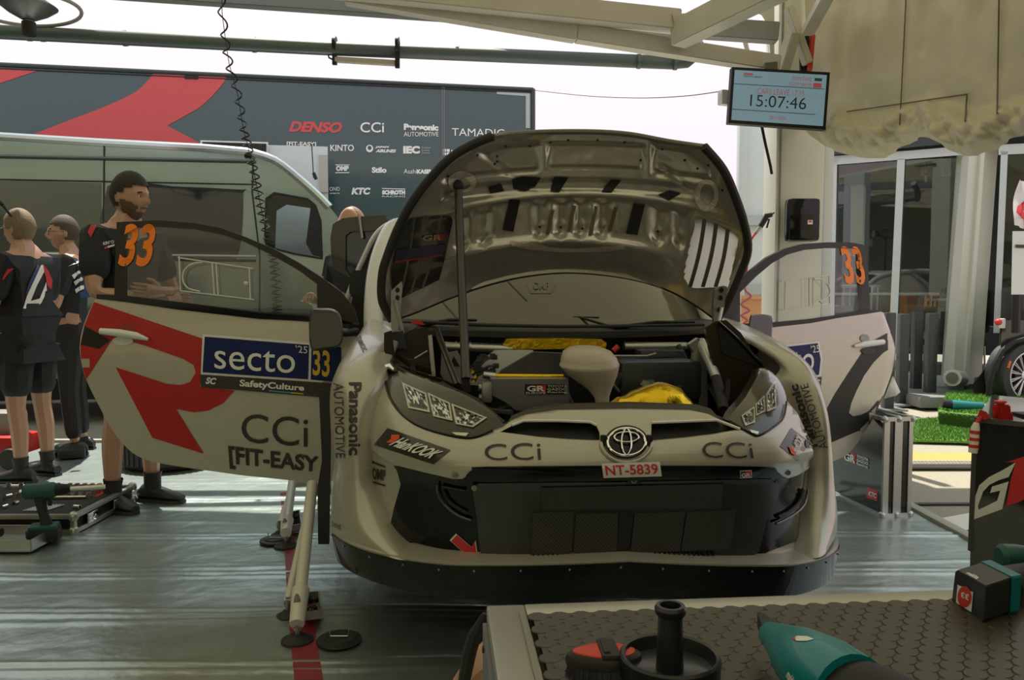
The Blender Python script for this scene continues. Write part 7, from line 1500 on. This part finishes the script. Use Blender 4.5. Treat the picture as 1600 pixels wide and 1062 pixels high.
# hub tool (black flange with upright pipe)
c = bt(1046, 1078); hb = empty('flanged_hub', (c.x, c.y, TZ), 0, 'black round dish with upright tube on the workbench', 'part')
BLKH = mat('black anodised part', (.018, .02, .024), .35, .2, .2)
t = MB(); t.lathe([(0, .018), (.010, .018), (.034, .020), (.037, .030), (.0395, .031), (.041, .029), (.0405, .012), (.034, .002), (0, 0)], None, 48); t.build('dish', BLKH, hb)
t = MB(); t.lathe([(.0075, .018), (.0115, .018), (.0105, .03), (.0100, .062), (.0125, .065), (.0130, .069), (.0115, .0715), (.0085, .0715), (.0078, .06), (.0075, .018)], None, 32); t.build('upright_tube', BLKH, hb)
# brush
c = bt(943, 1062); br = empty('scrubbing_brush', (c.x, c.y, TZ), .05, 'oval scrubbing brush with red top and dark bristles on the workbench', 'brush')
ov = [(.032 * math.cos(a) * (1 if math.cos(a) > 0 else 1), .018 * math.sin(a) * (1 - .35 * max(0, -math.cos(a))), 0) for a in [2 * PI * i / 36 for i in range(36)]]
def ovals(zs_, m, nm):
    t = MB(); n = 36; k = 0; t.v = [V((p[0] * s_, p[1] * s_, z)) for z, s_ in zs_ for p in ov]; t.f = [(r * n + i, r * n + (i + 1) % n, (r + 1) * n + (i + 1) % n, (r + 1) * n + i) for r in range(len(zs_) - 1) for i in range(n)] + [tuple(range(n))[::-1], tuple((len(zs_) - 1) * n + i for i in range(n))]; return t.build(nm, m, br)
ovals([(.014, .92), (.015, 1.0), (.019, 1.02), (.023, .98), (.025, .88)], BLACKR, 'brush_block'); ovals([(.024, .84), (.026, .82), (.027, .72)], mat('red brush top', (.60, .05, .03), .5), 'brush_cap')
t = MB(); t.box((.004, 0, .0265), (.016, .034, .005), bevel=.002); t.box((.001, 0, .0295), (.005, .026, .002)); t.build('brush_grip', BLACKR, br)
t = MB(); random.seed(2)
for i in range(2600):
    a, q_ = random.uniform(0, 2 * PI), random.random() ** .35; x, y = .030 * q_ * math.cos(a), .017 * q_ * math.sin(a) * (1 - .35 * max(0, -math.cos(a))); ex, ey = x * 1.10 + random.uniform(-.002, .002), y * 1.16 + random.uniform(-.002, .002)
    k = len(t.v); t.v += [V((x - .0005, y, .017)), V((x + .0005, y + .0003, .017)), V((ex, ey, random.uniform(0, .003)))]; t.f.append((k, k + 1, k + 2))
finish('bristles', t.v, t.f, mat('grey bristle', (.07, .07, .075), .7), br, smooth=False, kind='stuff')
# grey green handle at bottom
c = bt(912, 1112); t = MB(); t.sphere((c.x, c.y, TZ + .010), .010, 16, 10, (1.5, 1.3, .95)); t.build('rubber_stopper', mat('grey green knob', (.10, .12, .11), .5), None, label='grey green rubber stopper at the bottom edge by the brush', cat='stopper')
# blower
bw = empty('cordless_blower', bt(1300, 1062), 0, 'teal cordless blower with black nozzle lying on the workbench', 'power tool'); I = winv(bw)
def bp(x, y, z): return I @ fl(x, y, z)
ax = smoothpoly([tuple(bp(1205, 990, TZ + .030)) + (.012,), tuple(bp(1222, 1004, TZ + .033)) + (.019,), tuple(bp(1248, 1022, TZ + .036)) + (.027,), tuple(bp(1290, 1052, TZ + .038)) + (.034,), tuple(bp(1330, 1085, TZ + .040)) + (.036,), tuple(bp(1380, 1130, TZ + .040)) + (.034,)], 5, False)
def vt(p): return V(p[:3])
t = MB(); P5 = [tuple(bp(1203, 990, TZ + .030)), tuple(bp(1215, 998, TZ + .032)), tuple(bp(1228, 1008, TZ + .034)), tuple(bp(1250, 1026, TZ + .036)), tuple(bp(1290, 1056, TZ + .037)), tuple(bp(1330, 1086, TZ + .038))]
t.tube(P5, [.0105, .0135, .017, .024, .030, .030], 24); bwb = t.build('blower_housing', mat('teal blower plastic', (.0, .20, .24), .35, 0, .2), bw)
t = MB(); t.tube([bp(1322, 1092, TZ + .030), bp(1350, 1110, TZ + .032), bp(1420, 1140, TZ + .032)], [.030, .034, .032], 24); t.build('fan_cover', BLACKM, bw)
t = MB(); k0, k1 = V(bp(1187, 967, TZ + .028)), V(bp(1206, 992, TZ + .030)); dd = (k1 - k0).normalized(); sdv = dd.cross(V((0, 0, 1))).normalized()
ra = [k0 + sdv * .0022 + V((0, 0, .006)), k0 - sdv * .0022 + V((0, 0, .006)), k0 - sdv * .0022 - V((0, 0, .006)), k0 + sdv * .0022 - V((0, 0, .006))]; rb_ = [k1 + sdv * .0085 + V((0, 0, .0085)), k1 - sdv * .0085 + V((0, 0, .0085)), k1 - sdv * .0085 - V((0, 0, .0085)), k1 + sdv * .0085 - V((0, 0, .0085))]
t.add(ra + rb_, [(0, 1, 2, 3), (7, 6, 5, 4), (0, 4, 5, 1), (1, 5, 6, 2), (2, 6, 7, 3), (3, 7, 4, 0)]); t.build('nozzle', BLACKM, bw)
BWB = bvh([bwb]); decal_poly('round_sticker', WHITET, bw, BWB, [(1237, 996), (1247, 993), (1262, 994), (1272, 998), (1262, 1001), (1245, 1001)], off=.0006, step=6); decal_poly('round_sticker', REDT, bw, BWB, [(1237, 996), (1243, 994.5), (1243, 1000), (1240, 999)], off=.001, step=6)
decal_text('brand_lettering', 'makita', WHITET, bw, BWB, [(1234, 1046), (1245, 1062), (1240, 1078), (1228, 1056)], bold=.03, off=.0008)
# battery pack 33
bk = empty('battery_tool', bt(1530, 968), 0, 'black battery pack with red 33 sticker and teal tool body lying on the workbench', 'power tool'); I = winv(bk)
fr_p = [(1492, 893), (1496, 890), (1540, 914), (1541, 918), (1538, 968), (1534, 973), (1488, 949), (1486, 944)]
Yb0 = .835
def bq(x, y, dy=0): return I @ (at(x, y, Yb0 - (x - 1488) * .0012 + dy))
t = MB(); A_ = [bq(x, y) for x, y in fr_p]; d1 = V((.036, .018, .002)); n = len(A_)
t.add(A_ + [p + d1 for p in A_], [tuple(range(n)), tuple(range(2 * n - 1, n - 1, -1))] + [(i, (i + 1) % n, (i + 1) % n + n, i + n) for i in range(n)])
pk = t.build('battery', mat('battery black', (.02, .022, .026), .4), bk, smooth=False)
md = pk.modifiers.new('b', 'BEVEL'); md.width = .003; md.segments = 2
PKB = bvh([pk]); sq = [(1496.5, 913), (1521, 925), (1518, 956), (1494, 941)]; q = quadmap(sq)
decal_poly('number_sticker', WHITET, bk, PKB, sq, off=.0008, step=20); decal_poly('number_sticker', REDT, bk, PKB, ellipse(1507.5, 932, 11, 16.5), off=.0012, step=20)
decal_text('sticker_lettering', '33', WHITET, bk, PKB, [(1514, 938), (1502, 932), (1503, 924), (1515, 929)], bold=.03, off=.0018)
t = MB(); A2_ = [p * 1.0 + d1 * .99 for p in A_]; cc_ = sum(A2_, V()) / n; A2_ = [cc_ + (p - cc_) * 1.04 for p in A2_]; d2 = V((.013, .005, 0)); t.add(A2_ + [p + d2 for p in A2_], [tuple(range(n)), tuple(range(2 * n - 1, n - 1, -1))] + [(i, (i + 1) % n, (i + 1) % n + n, i + n) for i in range(n)]); t.build('tool_foot', TEAL, bk, smooth=False)
decal_text('brand_lettering', 'makita', WHITET, bk, PKB, [(1514, 893), (1532, 901), (1526, 905), (1509, 896)], bold=.03, off=.0008)
t = MB(); c0_ = cc_ + d2; t.tube([c0_, c0_ + V((.03, .02, .0)), c0_ + V((.16, .03, .012))], [.020, .016, .018], 14); t.build('grip', BLACKR, bk)
# second driver standing behind, on the cabinet side
p = bt(1584, 935); d2_ = empty('cordless_screwdriver', (p.x + .02, p.y + .10, TZ), 0, 'dark teal screwdriver standing behind the battery pack at the right edge', 'power tool'); I = winv(d2_); g_ = lambda x, y: I @ at(x, y, .90)
t = MB(); t.tube([g_(1560, 869), g_(1566, 869), g_(1590, 870), g_(1612, 872)], [.010, .0145, .0145, .013], 16); t.build('motor_housing', TEALD, d2_)
t = MB(); t.tube([g_(1577, 880), g_(1574, 895), g_(1576, 925), g_(1577, 945)], [.011, .0085, .009, .012], 12); t.build('grip', BLACKR, d2_); t = MB(); t.box((g_(1577, 945)) + V((0, 0, -.012)), (.05, .06, .035), bevel=.006); t.build('battery', BLACKM, d2_)
t = MB(); t.box(g_(1581, 859) + V((0, 0, -.003)), (.018, .01, .006), bevel=.002); t.build('selector', TEAL, d2_)
# labels for pieces found alike
